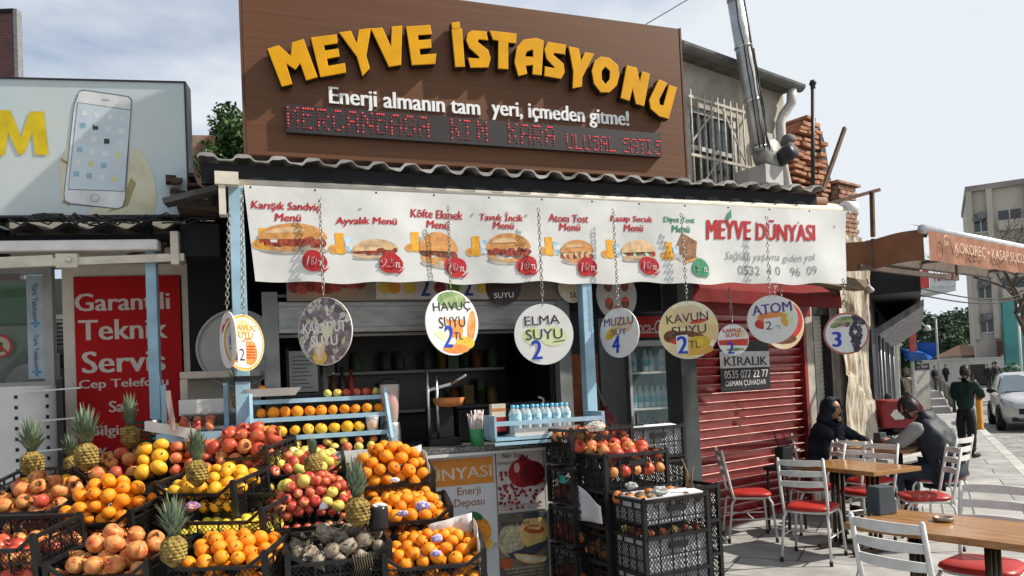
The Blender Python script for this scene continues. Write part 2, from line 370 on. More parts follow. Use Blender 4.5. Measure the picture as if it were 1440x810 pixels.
# ================================================================== ground
SD = Vector((.473, .881, 0)).normalized(); SN = Vector((SD.y, -SD.x, 0))       # street direction, and across it to the right
K1 = Vector((7.95, 11.87, 0))
def st(a, d, z=0.): return K1+SD*a+SN*d+Vector((0, 0, z))                      # a metres along the kerb, d metres into the road
mb = MB(); mb.poly([(-900, -900, -.16), (900, -900, -.16), (900, 1500, -.16), (-900, 1500, -.16)]); tag(mb.build('ground', soil), kind='structure')
mb = MB(); mb.poly([st(-30, .0, -.13), st(-30, 9, -.13), st(140, 9, -.13), st(140, 0, -.13)]); tag(mb.build('road', cobble), kind='structure')
mb = MB(); a, b_, c_, d_ = st(-30, -.16), st(140, -.16), st(140, -40), st(-30, -40)
mb.poly([a, b_, c_, d_]); tag(mb.build('pavement', paveM), kind='structure')
mb = MB()
for i in range(170):
    a0 = -30+i; p = [st(a0+.006, -.16, .004), st(a0+.994, -.16, .004), st(a0+.994, 0, .004), st(a0+.006, 0, .004)]
    q = [Vector((v.x, v.y, -.15)) for v in p]; mb.add(p+q, [(3, 2, 1, 0), (0, 1, 5, 4), (1, 2, 6, 5), (2, 3, 7, 6), (3, 0, 4, 7)])
tag(mb.build('kerb', mat('kerb stone', (.42, .41, .39), .8, .15, 3, bump=.2, dirt=.3)), kind='structure')
mb = MB(); mb.poly([st(-30, 9, -.02), st(-30, 30, -.02), st(140, 30, -.02), st(140, 9, -.02)][::-1]); tag(mb.build('pavement_across_the_road', paveM), kind='structure')
# hills far away
mb = MB()
def hillf(u, v):
    X = -100+u*1500; Y = 900+v*500; h = 8+46*math.sin(v*math.pi)*(.5+.5*mnoise.noise((X*.004, 3.1, v)))
    return (X, Y, h*max(0, math.sin(v*math.pi))-2)
mb.smooth = True; mb.grid(hillf, 60, 6); tag(mb.build('hills', ramp('hazy hill', [(.16, .2, .2), (.22, .26, .25)], .02, .9)), kind='structure')

# ================================================================== building behind with the red shutter
def wall_slab(mb, x0, x1, z0, z1, y0, y1, m=None): mb.box((x0, y0, z0), (x1, y1, z1), m)
WB = thing_in(W, 'corner_building', (0, 0, 0), 'old plastered corner building with a barred upper window above the red shutter', 'building')
mb = MB()
pier_ = MB(); wall_slab(pier_, -.6, .06, 0, 2.5, .0, .35); pier_.build('pier', mat('green grey pillar', (.06, .07, .07), .6, .2, 3, dirt=.3), WB)
wall_slab(mb, -.6, 2.9, 2.5, 3.2, .02, .35)            # lintel band
wall_slab(mb, 2.20, 2.36, 0, 2.5, -.02, .35)
wall_slab(mb, 2.76, 2.9, 0, 2.5, -.02, .35)
# upper storey with a window opening
wall_slab(mb, .3, .62, 3.2, 5.14, .3, .5); wall_slab(mb, 1.56, 2.52, 3.2, 5.14, .3, .5)
wall_slab(mb, .62, 1.56, 3.2, 3.6, .3, .5); wall_slab(mb, .62, 1.56, 4.66, 5.14, .3, .5)
wall_slab(mb, 2.34, 2.52, 3.2, 5.14, .5, 4.2); wall_slab(mb, .3, 2.34, 3.2, 5.1, 4, 4.2); wall_slab(mb, .3, .5, 3.2, 5.1, .5, 4)
mb.build('wall', plaster, WB)
mb = MB(); wall_slab(mb, -.6, 2.9, 2.9, 3.2, -.3, .02)
mb.build('ledge', plaster, WB)
mb = MB()
mb.box((.6, .36, 3.6), (1.58, .4, 4.68)); o = mb.build('window', dkGlass, WB)
mb = MB()
for x in (.66, 1.09, 1.5): mb.box((x-.025, .325, 3.62), (x+.025, .36, 4.66))
for z in (3.64, 4.2, 4.63): mb.box((.64, .33, z-.025), (1.54, .355, z+.025))
mb.build('frame', mat('peeling grey paint', (.42, .43, .41), .7, .2, 14, dirt=.5), o)
mb = MB()
for i in range(10): x = .56+i*.118; mb.tube([(x, .2, 3.55), (x, .2, 4.78)], .011, 6)
for z in (3.6, 4.05, 4.7): mb.bar((.52, .2, z), (1.68, .2, z), .022, .03)
mb.bar((.56, .205, 3.6), (1.05, .205, 4.1), .016); mb.bar((1.65, .205, 3.9), (1.1, .205, 4.7), .016); mb.bar((.56, .21, 4.2), (1.0, .21, 4.65), .016)
for x, z in ((.52, 4.7), (1.68, 4.7), (.52, 3.6), (1.68, 3.6)): mb.bar((x, .2, z), (x, .31, z), .02)
mb.build('window_bars', mat('cream iron', (.42, .39, .33), .6, .2, 20, dirt=.5, dirtcol=(.12, .06, .03)), WB)
# eave and gutter
mb = MB(); mb.box((.3, .16, 5.14), (2.5, 4.3, 5.2)); mb.prism([(.28, 5.2), (2.5, 5.2), (2.45, 5.26), (.28, 5.26)], .12, 4.4)
mb.build('roof', mat('dark roof felt', (.09, .085, .075), .8, .3, 5, bump=.3), WB)
mb = MB(); prof = [(.075*math.cos(t), .075*math.sin(t)) for t in [math.pi+math.pi*i/8 for i in range(9)]]
vs = []; 
for x in (.26, 2.56):
    vs += [(x, .08+a, 5.18+b_) for a, b_ in prof]
fs = [(i, i+1, 9+i+1, 9+i) for i in range(8)]+[tuple(range(9)), tuple(range(17, 8, -1))]
mb.add(vs, fs); mb.build('gutter', mat('gutter zinc', (.13, .13, .125), .5, .2, 6, metal=.4, dirt=.4), WB)
mb = MB(); mb.tube([(2.4, .1, 5.14), (2.4, .12, 4.95), (2.34, .2, 4.82), (2.28, .21, 4.7), (2.28, .21, 4.2), (2.42, .2, 3.6), (2.42, .2, 3.2)], .06, 10)
for z in (3.75, 4.35): mb.lathe([(.066, -.03), (.07, 0), (.066, .03)], 12, (2.28 if z > 4 else 2.385, .205, z))
mb.build('downpipe', mat('white downpipe', (.5, .49, .46), .5, .12, 6, dirt=.5), WB)
mb = MB(); mb.lathe([(.0, .18), (.07, .17), (.1, .12), (.09, .1), (.07, .09), (.07, 0)], 12, (2.02, .5, 5.24)); mb.build('vent_cap', rust, WB)
# red roller shutter
RS = thing_in(W, 'roller_shutter', (0, 0, 0), 'closed dark red roller shutter with sunlit slats beside the white chairs', 'shutter')
mb = MB(); mb.smooth = True
ns = 24; zs0, zs1 = .02, 2.27
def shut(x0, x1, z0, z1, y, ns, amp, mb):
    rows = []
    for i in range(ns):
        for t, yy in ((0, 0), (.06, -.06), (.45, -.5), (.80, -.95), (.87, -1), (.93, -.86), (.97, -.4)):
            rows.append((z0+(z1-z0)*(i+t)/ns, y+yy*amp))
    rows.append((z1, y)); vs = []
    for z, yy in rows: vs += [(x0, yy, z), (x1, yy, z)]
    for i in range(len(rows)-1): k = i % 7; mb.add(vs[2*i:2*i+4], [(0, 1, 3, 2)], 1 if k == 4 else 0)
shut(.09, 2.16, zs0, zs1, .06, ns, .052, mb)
mb.build('slat_curtain', [mat('red shutter enamel', (.27, .016, .018), .28, .15, 5, spec=.7, coat=.5, dirt=.25, dirtcol=(.06, .02, .02)), mat('painted sunlit slat ledge', (.64, .48, .43), .3, .2, 9, dirt=.25, dirtcol=(.25, .05, .05))], RS)  # paler ledge colour paints in the sun's white stripes along the slats
mb = MB(); mb.box((.06, -.03, 0), (.12, .08, 2.3)); mb.build('guide_rail', redPaint, RS)
mb = MB(); mb.box((2.14, -.03, 0), (2.20, .08, 2.5)); mb.build('guide_rail', redPaint, RS)
mb = MB(); mb.box((.06, -.1, 2.26), (2.2, .1, 2.5)); mb.build('shutter_box', redPaint, RS)
mb = MB(); mb.box((.12, -.01, .0), (2.14, .05, .05)); mb.build('bottom_bar', redPaint, RS)
# black banner stuck on it
p0 = W.hit(1020, 505, 0); p1 = W.hit(1095, 540, 0)
BN = thing_in(W, 'notice', (1.02, .02, 1.56), 'black and white for-rent notice fixed to the red shutter behind the hanging discs', 'notice')
mb = MB(); mb.box((-.44, -.012, -.13), (.46, -.006, .42), 0); mb.box((-.44, -.0145, .12), (.46, -.0125, .30), 1)
lett(mb, 'KİRALIK', .02, .21, .78, .13, -.018, 2, bold=.03); lett(mb, '0535 077 22 77', .02, .05, .8, .085, -.016, 1)
lett(mb, 'OSMAN ÇUHADAR', .0, -.055, .74, .07, -.016, 1, bold=.005)
mb.build('notice_sheet', [mat('notice black', (.012, .012, .014), .5), mat('notice white', (.5, .5, .5), .6), mat('notice ink', (.02, .02, .025), .6)], BN)
# red canopy over the shutter
CP = thing_in(W, 'shutter_canopy', (0, 0, 2.4), 'small dark red cloth canopy above the red roller shutter', 'canopy')
mb = MB(); mb.add([(-.32, -.02, .32), (2.32, -.02, .32), (2.34, -.42, .06), (-.34, -.42, .06), (2.34, -.42, -.07), (-.34, -.42, -.07), (-.32, -.02, .30), (2.32, -.02, .30), (2.34, -.40, .05), (-.34, -.40, .05), (2.34, -.40, -.07), (-.34, -.40, -.07)],
       [(0, 3, 2, 1), (3, 5, 4, 2), (6, 7, 8, 9), (9, 8, 10, 11), (0, 6, 9, 3), (1, 2, 8, 7), (5, 11, 10, 4), (3, 9, 11, 5), (2, 4, 10, 8)])
mb.build('canopy_cloth', mat('faded red cloth', (.15, .018, .018), .85, .15, 4, dirt=.25, dirtcol=(.2, .08, .07), spec=.1), CP)
mb = MB()
for x in (-.2, 1.0, 2.2): mb.bar((x, -.02, .0), (x, -.4, .03), .02)
mb.build('canopy_bracket', darkMet, CP)
# narrow white shutter and stone pier
RS2 = thing_in(W, 'white_shutter', (2.36, 0, 0), 'narrow white roller shutter between the red shutter and the stone pier', 'shutter')
mb = MB(); mb.smooth = True; shut(.03, .38, .02, 2.3, .1, 44, .012, mb); mb.build('slat_curtain', [mat('white shutter enamel', (.55, .52, .46), .4, .1, 6, dirt=.3)]*2, RS2)
mb = MB(); mb.box((.0, -.015, 0), (.03, .1, 2.34)); mb.box((.38, -.015, 0), (.40, .1, 2.34)); mb.box((.0, -.015, 2.3), (.4, .09, 2.5)); mb.build('guide_rail', darkMet, RS2)
SP = thing_in(W, 'stone_pier', (3.13, 0, 0), 'tall weathered yellow stone pier right of the white shutter', 'pier')
mb = MB(); mb.smooth = True
def pierf(u, v):
    x = -.34+.68*u; z = v*3.3; k = .06*mnoise.noise((x*3.1, z*.9, 2.))+.035*mnoise.noise((x*9, z*2.2, 5.))+.02*abs(mnoise.noise((x*16, z*4, 1.)))+.03*(round(z*1.1+mnoise.noise((x*2, 0, 0))*.4) % 2)
    return (x, -.13-k, z)
mb.grid(pierf, 40, 130); mb.build('pier_stones', stone, SP)
mb = MB(); mb.box((-.33, -.085, 0), (.33, .3, 3.3)); mb.build('mortar', plaster, SP)
# low stone ledge by the pier
LG = thing_in(W, 'stone_bench', (3.55, -.3, 0), 'low grey stone ledge at the foot of the stone pier', 'ledge')
mb = MB(); mb.box((-.55, -.2, 0), (.5, .18, .42)); mb.box((-.6, -.25, .42), (.55, .19, .5)); mb.build('ledge_block', concrete, LG, bev=.012)
# leaning flue with blower
FL = thing_in(W, 'flue_pipe', (2.06, -.1, 3.2), 'tall leaning metal flue strapped with cables, rising from a blower on the ledge', 'flue')
p = [W.hit(1068, 212, -.1), W.hit(1056, 130, -.1), W.hit(1044, 60, -.1), W.hit(1030, -25, -.1)]
p = [v-Vector((2.06, -.1, 3.2)) for v in p]
mb = MB(); mb.tube(p, .09, 14); mb.build('flue_body', galv, FL)
mb = MB()
for t in (.02, .3, .62, .9):
    q = p[0].lerp(p[3], t); d = (p[3]-p[0]).normalized(); mb.tube([q-d*.015, q+d*.015], .097, 14)
mb.build('clamp_band', steel, FL)
mb = MB(); random.seed(5)
for k in range(5):
    a = k*.5-2.6; pts = []
    for i in range(9):
        t = i/8; q = p[0].lerp(p[3], t*(.6 if k % 2 else .98)); pts.append(q+Vector((math.cos(a)*.1+random.uniform(-.02, .02), math.sin(a)*.1-.01, 0)))
    mb.tube(pts, .008, 5)
mb.build('cable', wire_m, FL)
BL = thing_in(W, 'extractor_blower', W.hit(1078, 252, -.1), 'dusty snail-shaped extractor blower at the foot of the flue', 'blower')
mb = MB(); mb.lathe([(0, -.12), (.19, -.12), (.2, -.1), (.2, .1), (.19, .12), (0, .12)], 24, (.05, 0, .36), M=Matrix.Rotation(R(90), 4, 'X')); mb.box((-.16, -.12, .36), (.02, .12, .62)); mb.build('housing', mat('dull steel', (.33, .33, .31), .5, .2, 8, metal=.5, dirt=.5), BL)
mb = MB(); mb.lathe([(0, -.16), (.1, -.16), (.12, -.12), (.12, .12), (0, .12)], 16, (.22, -.2, .34), M=Matrix.Rotation(R(70), 4, 'X')); mb.build('motor', darkMet, BL)
mb = MB(); mb.box((-.22, -.14, -.1), (.2, .14, .16)); mb.box((-.2, -.1, -.9), (-.15, .4, .16)); mb.box((.12, -.1, -.9), (.17, .4, .16)); mb.build('mount', concrete, BL)
q = BL.location; BL.scale = (.8, .8, .8)
mb = MB(); mb.lathe([(0, .0), (.12, .0), (.11, .06), (.05, .13), (0, .14)], 14, (.42, -.12, .55), M=Matrix.Rotation(R(-25), 4, 'Y')); mb.build('cowl', mat('weathered cowl', (.1, .1, .095), .7, .2, 10), BL)
# tiled gable to the right, poles
def tile_strip(mb, x0, x1, z0, z1, y0, y1, nz, nx):
    """courses of half-round tiles on a slope from (z0,y0) up to (z1,y1)"""
    for j in range(nz):
        for i in range(nx):
            xa = x0+(x1-x0)*i/nx; xb = x0+(x1-x0)*(i+1)/nx; za = z0+(z1-z0)*j/nz; zb = z0+(z1-z0)*(j+1.12)/nz; ya = y0+(y1-y0)*j/nz; yb = y0+(y1-y0)*(j+1.12)/nz
            vs = []
            for (z, y, e) in ((za, ya, .025), (zb, yb, 0)):
                for t in range(5):
                    a = math.pi*t/4; vs.append(((xa+xb)/2-math.cos(a)*(xb-xa)/2*.98, y-e, z+math.sin(a)*(xb-xa)*.42+e))
            mb.add(vs, [(t, t+1, 5+t+1, 5+t) for t in range(4)]+[(0, 1, 2, 3, 4)])
TG = thing_in(W, 'tiled_gable', W.hit(1094, 285, .7), 'ruined gable of stacked orange roof tiles beside the plastered wall', 'roof')
mb = MB(); mb.smooth = False
random.seed(11)
def gab(x, z): return True
rows = 15
for j in range(rows):
    z = .05+j*.082; xr = .95-.012*j+random.uniform(-.06, .05); xl = .06+max(0, (j-9))*.09
    x = xl
    while x < xr-.08:
        wd = random.uniform(.14, .24); mb.cbox((x+wd/2, random.uniform(-.05, .03), z+random.uniform(-.008, .008)), (wd-.008, .4, random.uniform(.035, .06)), M=Matrix.Rotation(random.uniform(-.05, .05), 4, 'Y')); x += wd
mb.build('tile_stack', tileM, TG, bev=.006)
mb = MB(); mb.prism([(.05, 0), (.95, 0), (.86, 1.1), (.78, 1.22), (.1, .8)], .02, .3); mb.build('core', plaster, TG)
mb = MB(); mb.prism([(.97, -.1), (1.3, -.1), (1.06, 1.0), (.97, 1.15)], -.1, .5); mb.build('slope', mat('dark slate', (.045, .045, .048), .8, .2, 8), TG)
TG2 = thing_in(W, 'brick_chimney', W.hit(1183, 335, .6), 'stump of old brick with tile courses at the corner of the roofs', 'chimney')
mb = MB()
for j in range(11):
    for i in range(3): mb.cbox((-.2+i*.2+(.06 if j % 2 else 0), 0, .04+j*.09), (.19, .34, .075))
mb.cbox((0, 0, 1.02), (.8, .44, .05)); mb.build('brickwork', brickM, TG2, bev=.006)
mb = MB(); mb.cbox((.0, .02, .5), (.5, .25, 1.0)); mb.build('core', plaster, TG2); TG2.scale = (.78, .78, .74)
PO = thing_in(W, 'iron_pole', W.hit(1141, 262, -.2), 'thin dark upright pole with a cap standing above the roof edge', 'pole'); q = W.hit(1143, 120, -.2)-W.hit(1141, 262, -.2)
mb = MB(); mb.tube([(0, 0, -.35), q], .024, 8); mb.build('shaft', darkMet, PO)
mb = MB(); mb.lathe([(0, .07), (.03, .06), (.045, .02), (.03, .0), (.03, -.04)], 10, q); mb.build('cap', darkMet, PO)
PO2 = thing_in(W, 'leaning_strut', W.hit(1163, 235, -.1), 'short dark rusty strut leaning out over the roof tiles', 'strut'); q = W.hit(1188, 180, -.1)-W.hit(1163, 235, -.1)
mb = MB(); mb.bar((-.14, .0, -.32), q, .035, .05); mb.build('strut_bar', rust, PO2)
BK = thing_in(W, 'awning_bracket', W.hit(1227, 322, -.3), 'rusty T-shaped iron bracket above the brown awning', 'bracket'); o0 = W.hit(1227, 322, -.3); q1 = W.hit(1226, 270, -.3)-o0; q2 = W.hit(1160, 288, -.1)-o0; q3 = W.hit(1236, 267, -.3)-o0
mb = MB(); mb.bar((0, 0, -.1), q1, .045); mb.bar(q2, q3, .05, .045); mb.build('bracket_bar', rust, BK)
# overhead wire
OW = empty('overhead_wire', (0, 0, 0), 0, 'thin wire crossing the sky above the brown sign', 'wire')
a = at(905, 36, 9); b_ = at(1000, -20, 9.5); mb = MB(); pts = [a+(b_-a)*t for t in (-1.5, -.6, 0, 1, 2.5)]; mb.tube(pts, .006, 5); mb.build('wire_strand', wire_m, OW)
OW2 = empty('overhead_wire', (0, 0, 0), 0, 'pair of dark wires sagging across the street to the grey tower', 'wire')
mb = MB()
for y0, y1 in ((403, 411), (413, 415)):
    a = at(1285, y0, 16); b_ = at(1450, y1, 26); mb.tube([a+(b_-a)*t+Vector((0, 0, -.25*math.sin(math.pi*t))) for t in [i/10 for i in range(11)]], .018, 5)
mb.build('wire_strand', wire_m, OW2)
# brown awning with writing
AW = thing_in(W, 'brown_awning', (1.46, -1.78, 2.92), 'brown cloth awning with pale lettering reaching over the tables', 'awning')
x1 = 4.35
mb = MB(); mb.tube([(-.04, 0, 0), (x1, 0, 0)], .045, 14); mb.build('front_bar', mat('white aluminium tube', (.62, .63, .64), .3, .06, 8, metal=.5), AW)
mb = MB()
def val(u, v): x = .0+u*x1; return (x, -.045+.018*math.sin(x*9)*(1-v)+.008*math.sin(x*23+1), -.02-.29*(1-v)+.01*math.sin(x*9)*(1-v))
mb.smooth = True; mb.grid(val, 60, 6, 0); n0 = len(mb.v)
mb.smooth = False
lett(mb, 'KOKOREÇ • KASAP SUCUK • UYKULUK', 1.82, -.165, 2.72, .13, -.082, 1, bold=.0)
mb.lathe([(.075, 0), (.085, -.004), (.075, -.004)], 18, (.28, -.085, -.13), 1, Matrix.Rotation(R(90), 4, 'X'))
lett(mb, 'ŞEF', .28, -.13, .1, .06, -.078, 1, bold=0)
mb.build('valance', [mat('awning brown print', (.27, .125, .075), .8, .12, 7, bump=.1), mat('awning lettering', (.55, .40, .30), .8, .2, 20)], AW)
mb = MB(); mb.smooth = True
mb.grid(lambda u, v: (-.02+.012*math.sin(v*14), v*1.02, .0-.30*(1-u)+.012*math.sin(v*9)), 4, 16)
mb.build('side_flap', brownCloth, AW)
mb = MB(); mb.grid(lambda u, v: (-.02+u*x1, v*.14, .03+.05*v-.01*math.sin(u*20)*math.sin(v*3.1)), 40, 3); mb.build('canopy_cloth', brownCloth, AW)
mb = MB()
for x in (.05, 2.2, 4.2): mb.bar((x, .0, -.05), (x, 1.1, -.02), .03, .04)
mb.bar((.0, 1.05, -.04), (x1, 1.05, -.04), .08, .12); mb.bar((-.3, .5, -.30), (2.2, .62, -.28), .04, .05); mb.bar((0, .5, -.28), (0, .5, 0), .03); mb.bar((2.2, .62, -.28), (2.2, .62, 0), .03)
mb.build('awning_arm', mat('awning arm', (.13, .10, .08), .55, .2, 9, metal=.3), AW)
mb = MB(); mb.bar((-.55, 1.05, -.32), (1.4, 1.4, -.30), .14, .12); mb.bar((1.3, 1.4, -.3), (1.3, 1.78, -.3), .06); mb.build('wall_mount', mat('weathered timber', (.16, .12, .075), .8, .25, 8, stretch=(.3, 3, 3)), AW)
mb = MB(); mb.lathe([(0, .09), (.03, .085), (.06, .0), (.065, -.02), (.0, -.0)], 14, (.62, .88, -.45), M=Matrix.Rotation(R(-40), 4, 'Y') @ Matrix.Scale(.7, 4)); mb.bar((.62, .9, -.32), (.62, .88, -.43), .02); mb.build('spot_lamp', mat('lamp shell', (.4, .38, .34), .5), AW)
# ================================================================== the kiosk
KI = thing_in(K, 'fruit_kiosk', (0, 0, 0), 'fruit juice kiosk with pale blue posts under a corrugated roof', 'kiosk')
mb = MB(); mb.box((-.045, -.03, 0), (.045, .06, 2.95)); mb.build('post', blueP, KI, bev=.004)
mb = MB(); mb.box((2.39, -.03, 0), (2.47, .06, 2.95)); mb.build('post', blueP, KI, bev=.004)
mb = MB()
for z in (1.05, 1.70): mb.box((-.052, -.037, z), (.052, .067, z+.035))
mb.build('tape', blackM, KI)
# back and side walls, ceiling, floor
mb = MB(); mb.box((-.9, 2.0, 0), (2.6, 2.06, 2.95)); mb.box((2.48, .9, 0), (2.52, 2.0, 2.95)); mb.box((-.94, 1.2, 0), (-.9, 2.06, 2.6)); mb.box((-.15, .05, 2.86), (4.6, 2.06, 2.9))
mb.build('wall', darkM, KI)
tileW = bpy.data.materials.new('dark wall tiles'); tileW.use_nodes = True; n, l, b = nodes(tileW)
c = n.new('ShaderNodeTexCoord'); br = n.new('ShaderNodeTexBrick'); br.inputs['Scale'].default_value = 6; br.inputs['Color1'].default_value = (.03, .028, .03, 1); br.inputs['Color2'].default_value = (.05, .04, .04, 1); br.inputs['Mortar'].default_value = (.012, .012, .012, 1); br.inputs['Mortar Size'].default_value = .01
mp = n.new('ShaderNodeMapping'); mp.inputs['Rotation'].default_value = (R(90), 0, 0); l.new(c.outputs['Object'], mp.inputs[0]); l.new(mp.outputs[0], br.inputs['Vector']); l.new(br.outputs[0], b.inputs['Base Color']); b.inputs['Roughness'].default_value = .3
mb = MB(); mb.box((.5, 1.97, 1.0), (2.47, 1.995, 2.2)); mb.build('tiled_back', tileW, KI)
# roller shutter box, frame, rails above the opening
mb = MB(); mb.box((.24, .22, 2.05), (2.3, .5, 2.21)); mb.box((.24, .21, 2.2), (2.3, .49, 2.235)); mb.box((.24, .205, 2.02), (2.3, .24, 2.055)); mb.build('shutter_box', greyMet, KI, bev=.004)
for xa in (.14, 2.28): mb = MB(); mb.box((xa, .2, .9), (xa+.1, .3, 2.3)); mb.build('frame', mat('weathered grey frame', (.2, .21, .2), .55, .15, 6, dirt=.4), KI)
mb = MB()
for z in (2.0, 2.28): mb.box((.2, .34, z), (2.36, .36, z+.02))
mb.build('rail', greyMet, KI)
# counter
mb = MB(); mb.box((.1, .015, 0), (2.38, .7, 1.15)); mb.build('counter', mat('counter laminate', (.52, .53, .54), .4, .05, 5, dirt=.2), KI)
gran = cells('granite', [(.06, .06, .06), (.12, .12, .12), (.2, .2, .19), (.03, .03, .03)], 160, rough=.25, bump=0)
mb = MB(); mb.box((.1, -.06, 1.15), (2.38, .72, 1.19)); mb.build('counter_top', gran, KI, bev=.006)
mb = MB(); mb.box((.95, -.07, 1.128), (2.42, -.03, 1.148)); mb.build('counter_edge', whiteP, KI)
# roof: corrugated sheet, fascia
mb = MB(); mb.smooth = True
def corr(u, v):
    x = -.22+u*4.87; ph = x/.215*2*math.pi; h = .019*math.tanh(2.8*math.sin(ph))
    return (x, -.07+v*2.34, 3.125+h+v*.12+.012*(x+.3)/4.95)
mb.grid(corr, 320, 3); mb.build('roof', mat('corrugated sheet', (.40, .38, .35), .55, .2, 5, metal=.2, dirt=.6, dirtcol=(.1, .06, .045)), KI)
mb = MB(); mb.grid(lambda u, v: (lambda p: (p[0], p[1]-.004, p[2]-.002-.016*v-.010*v*math.sin(p[0]*31)))(corr(u, 0)), 320, 1); so = mb.build('roof_edge', mat('sheet lip', (.30, .29, .28), .5, .3, 4, dirt=.7, dirtcol=(.12, .1, .09)), KI)
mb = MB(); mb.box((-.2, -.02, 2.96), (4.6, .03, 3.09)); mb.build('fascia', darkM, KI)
mb = MB(); mb.box((-.12, -.1, 2.94), (.02, -.02, 3.02)); mb.box((-.1, -.09, 2.75), (-.06, .0, 2.96)); mb.build('corner_bracket', creamP, KI)
mb = MB(); mb.tube([(-.02, .02, 3.02), (4.72, .02, 3.04)], .04, 12); mb.build('awning_roller', mat('brown roller', (.17, .09, .055), .6, .15, 8, stretch=(.3, 3, 3)), KI)
# old timber and tiles over the left end
mb = MB(); random.seed(21)
for i in range(14):
    x = -.42+random.random()*.34; z = 2.88+random.random()*.22; mb.bar((x, random.uniform(.1, .3), z), (x+random.uniform(-.12, .12), random.uniform(.3, .8), z+random.uniform(-.1, .1)), random.uniform(.02, .07), random.uniform(.02, .04))
mb.box((-.36, .15, 2.84), (-.1, .5, 2.9)); mb.build('roof_timber', ramp('rotten timber', [(.015, .013, .012), (.05, .035, .028), (.16, .09, .06)], 8, .9, stretch=(.4, 2, 2)), KI)
mb = MB(); mb.bar((-.42, .04, 2.84), (-.1, .0, 2.93), .12, .035); mb.build('eave_board', mat('grey weathered board', (.05, .05, .048), .8, .3, 9, stretch=(.4, 3, 3)), KI)
# column at the right and beam
mb = MB(); mb.box((3.50, .45, 0), (3.65, .7, 2.9)); mb.build('pillar', mat('green grey pillar', (.085, .10, .10), .6, .2, 3, dirt=.3), KI)
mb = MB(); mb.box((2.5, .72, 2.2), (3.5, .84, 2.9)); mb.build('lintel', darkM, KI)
# ------------------------------------------------ the big sign
SG = thing_in(K, 'shop_sign', (0, .02, 3.17), 'large brown shop sign with raised yellow letters above the kiosk roof', 'sign')
woodS = ramp('sign cladding', [(.088, .034, .013), (.11, .044, .018), (.135, .058, .025)], 2.2, .5, stretch=(.3, 1, 18), bump=.05, detail=5, lo=.25, hi=.75)
mb = MB(); mb.box((.075, 0, 0), (3.37, .14, 1.21)); mb.build('sign_board', woodS, SG, bev=.004)
for xa in (3.37, .06): mb = MB(); mb.box((xa, -.004, -.004), (xa+.015, .145, 1.214)); mb.build('edge_trim', mat('brown trim', (.1, .045, .025), .5, .1, 9), SG)
for x in (.4, 1.7, 3.0): mb = MB(); mb.bar((x, .2, 0), (x, .2, 1.1), .05); mb.bar((x, .2, .9), (x, 1.1, .06), .04); mb.build('stay', darkMet, SG)
def curve_shape(loops, ext):
    """flat shape with holes, extruded +-ext; loops of (x, y)"""
    cu = bpy.data.curves.new('c', 'CURVE'); cu.dimensions = '2D'; cu.fill_mode = 'BOTH'; cu.extrude = ext; cu.bevel_depth = .004; cu.bevel_resolution = 1
    for lp in loops:
        sp = cu.splines.new('POLY'); sp.points.add(len(lp)-1); sp.use_cyclic_u = True
        for p_, q in zip(sp.points, lp): p_.co = (q[0], q[1], 0, 1)
    o = bpy.data.objects.new('c', cu); COL.objects.link(o); me = evalmesh(o, 'letter'); bpy.data.objects.remove(o); bpy.data.curves.remove(cu)
    return me
G1 = lambda pts: [(330+x/3, y/3) for x, y in pts]
G2 = lambda pts: [(640+x/3, y/3) for x, y in pts]
LET = [
 [G1([(140, 207), (185, 193), (238, 240), (243, 181), (289, 167), (347, 324), (303, 337), (277, 262), (255, 291), (213, 263), (240, 353), (200, 363)])],
 [G1([(323, 160), (427, 147), (432, 181), (373, 190), (379, 216), (435, 207), (440, 237), (386, 247), (393, 281), (463, 268), (467, 305), (363, 323)])],
 [G1([(443, 138), (489, 132), (515, 190), (526, 127), (572, 121), (553, 235), (568, 287), (540, 317), (517, 238)])],
 [G1([(577, 122), (622, 118), (661, 205), (664, 114), (704, 110), (700, 272), (652, 280)])],
 [G1([(725, 113), (823, 107), (830, 143), (771, 147), (773, 172), (826, 168), (828, 200), (777, 205), (781, 234), (848, 228), (844, 268), (749, 273)])],
 [G1([(917, 127), (957, 122), (969, 280), (932, 281)]), G1([(916, 97), (947, 93), (949, 118), (919, 121)])],
 [G2([(72, 130), (130, 134), (137, 168), (98, 164), (93, 177), (138, 212), (148, 245), (138, 283), (66, 284), (56, 246), (102, 249), (104, 240), (60, 200), (48, 168), (54, 142)])],
 [G2([(147, 131), (257, 143), (255, 181), (222, 178), (222, 290), (183, 288), (184, 170), (161, 166)])],
 [G2([(268, 319), (252, 262), (262, 200), (290, 168), (345, 162), (372, 172), (363, 316), (328, 312), (330, 272), (296, 276), (302, 310)]), G2([(292, 240), (300, 217), (330, 206), (331, 242)])],
 [G2([(392, 178), (465, 190), (462, 228), (416, 221), (413, 232), (456, 270), (460, 305), (445, 331), (378, 319), (380, 282), (418, 290), (421, 284), (387, 247), (378, 207)])],
 [G2([(480, 198), (520, 205), (531, 262), (548, 222), (584, 228), (535, 325), (533, 364), (497, 371), (500, 300)])],
 [G2([(615, 240), (650, 245), (685, 275), (692, 315), (680, 360), (650, 388), (615, 388), (587, 352), (578, 300), (590, 258)]), G2([(633, 278), (655, 300), (653, 335), (634, 358), (617, 335), (616, 300)])],
 [G2([(725, 277), (765, 287), (779, 352), (790, 303), (820, 312), (796, 446), (764, 437), (748, 366), (735, 424), (700, 412)])],
 [G2([(860, 337), (893, 351), (859, 420), (862, 443), (879, 448), (903, 360), (934, 370), (900, 500), (862, 489), (826, 458), (820, 422)])],
]
yel = mat('golden letter face', (.62, .30, .004), .6, .06, 9, spec=.15); yside = mat('letter return', (.018, .015, .012), .5, .1, 10)
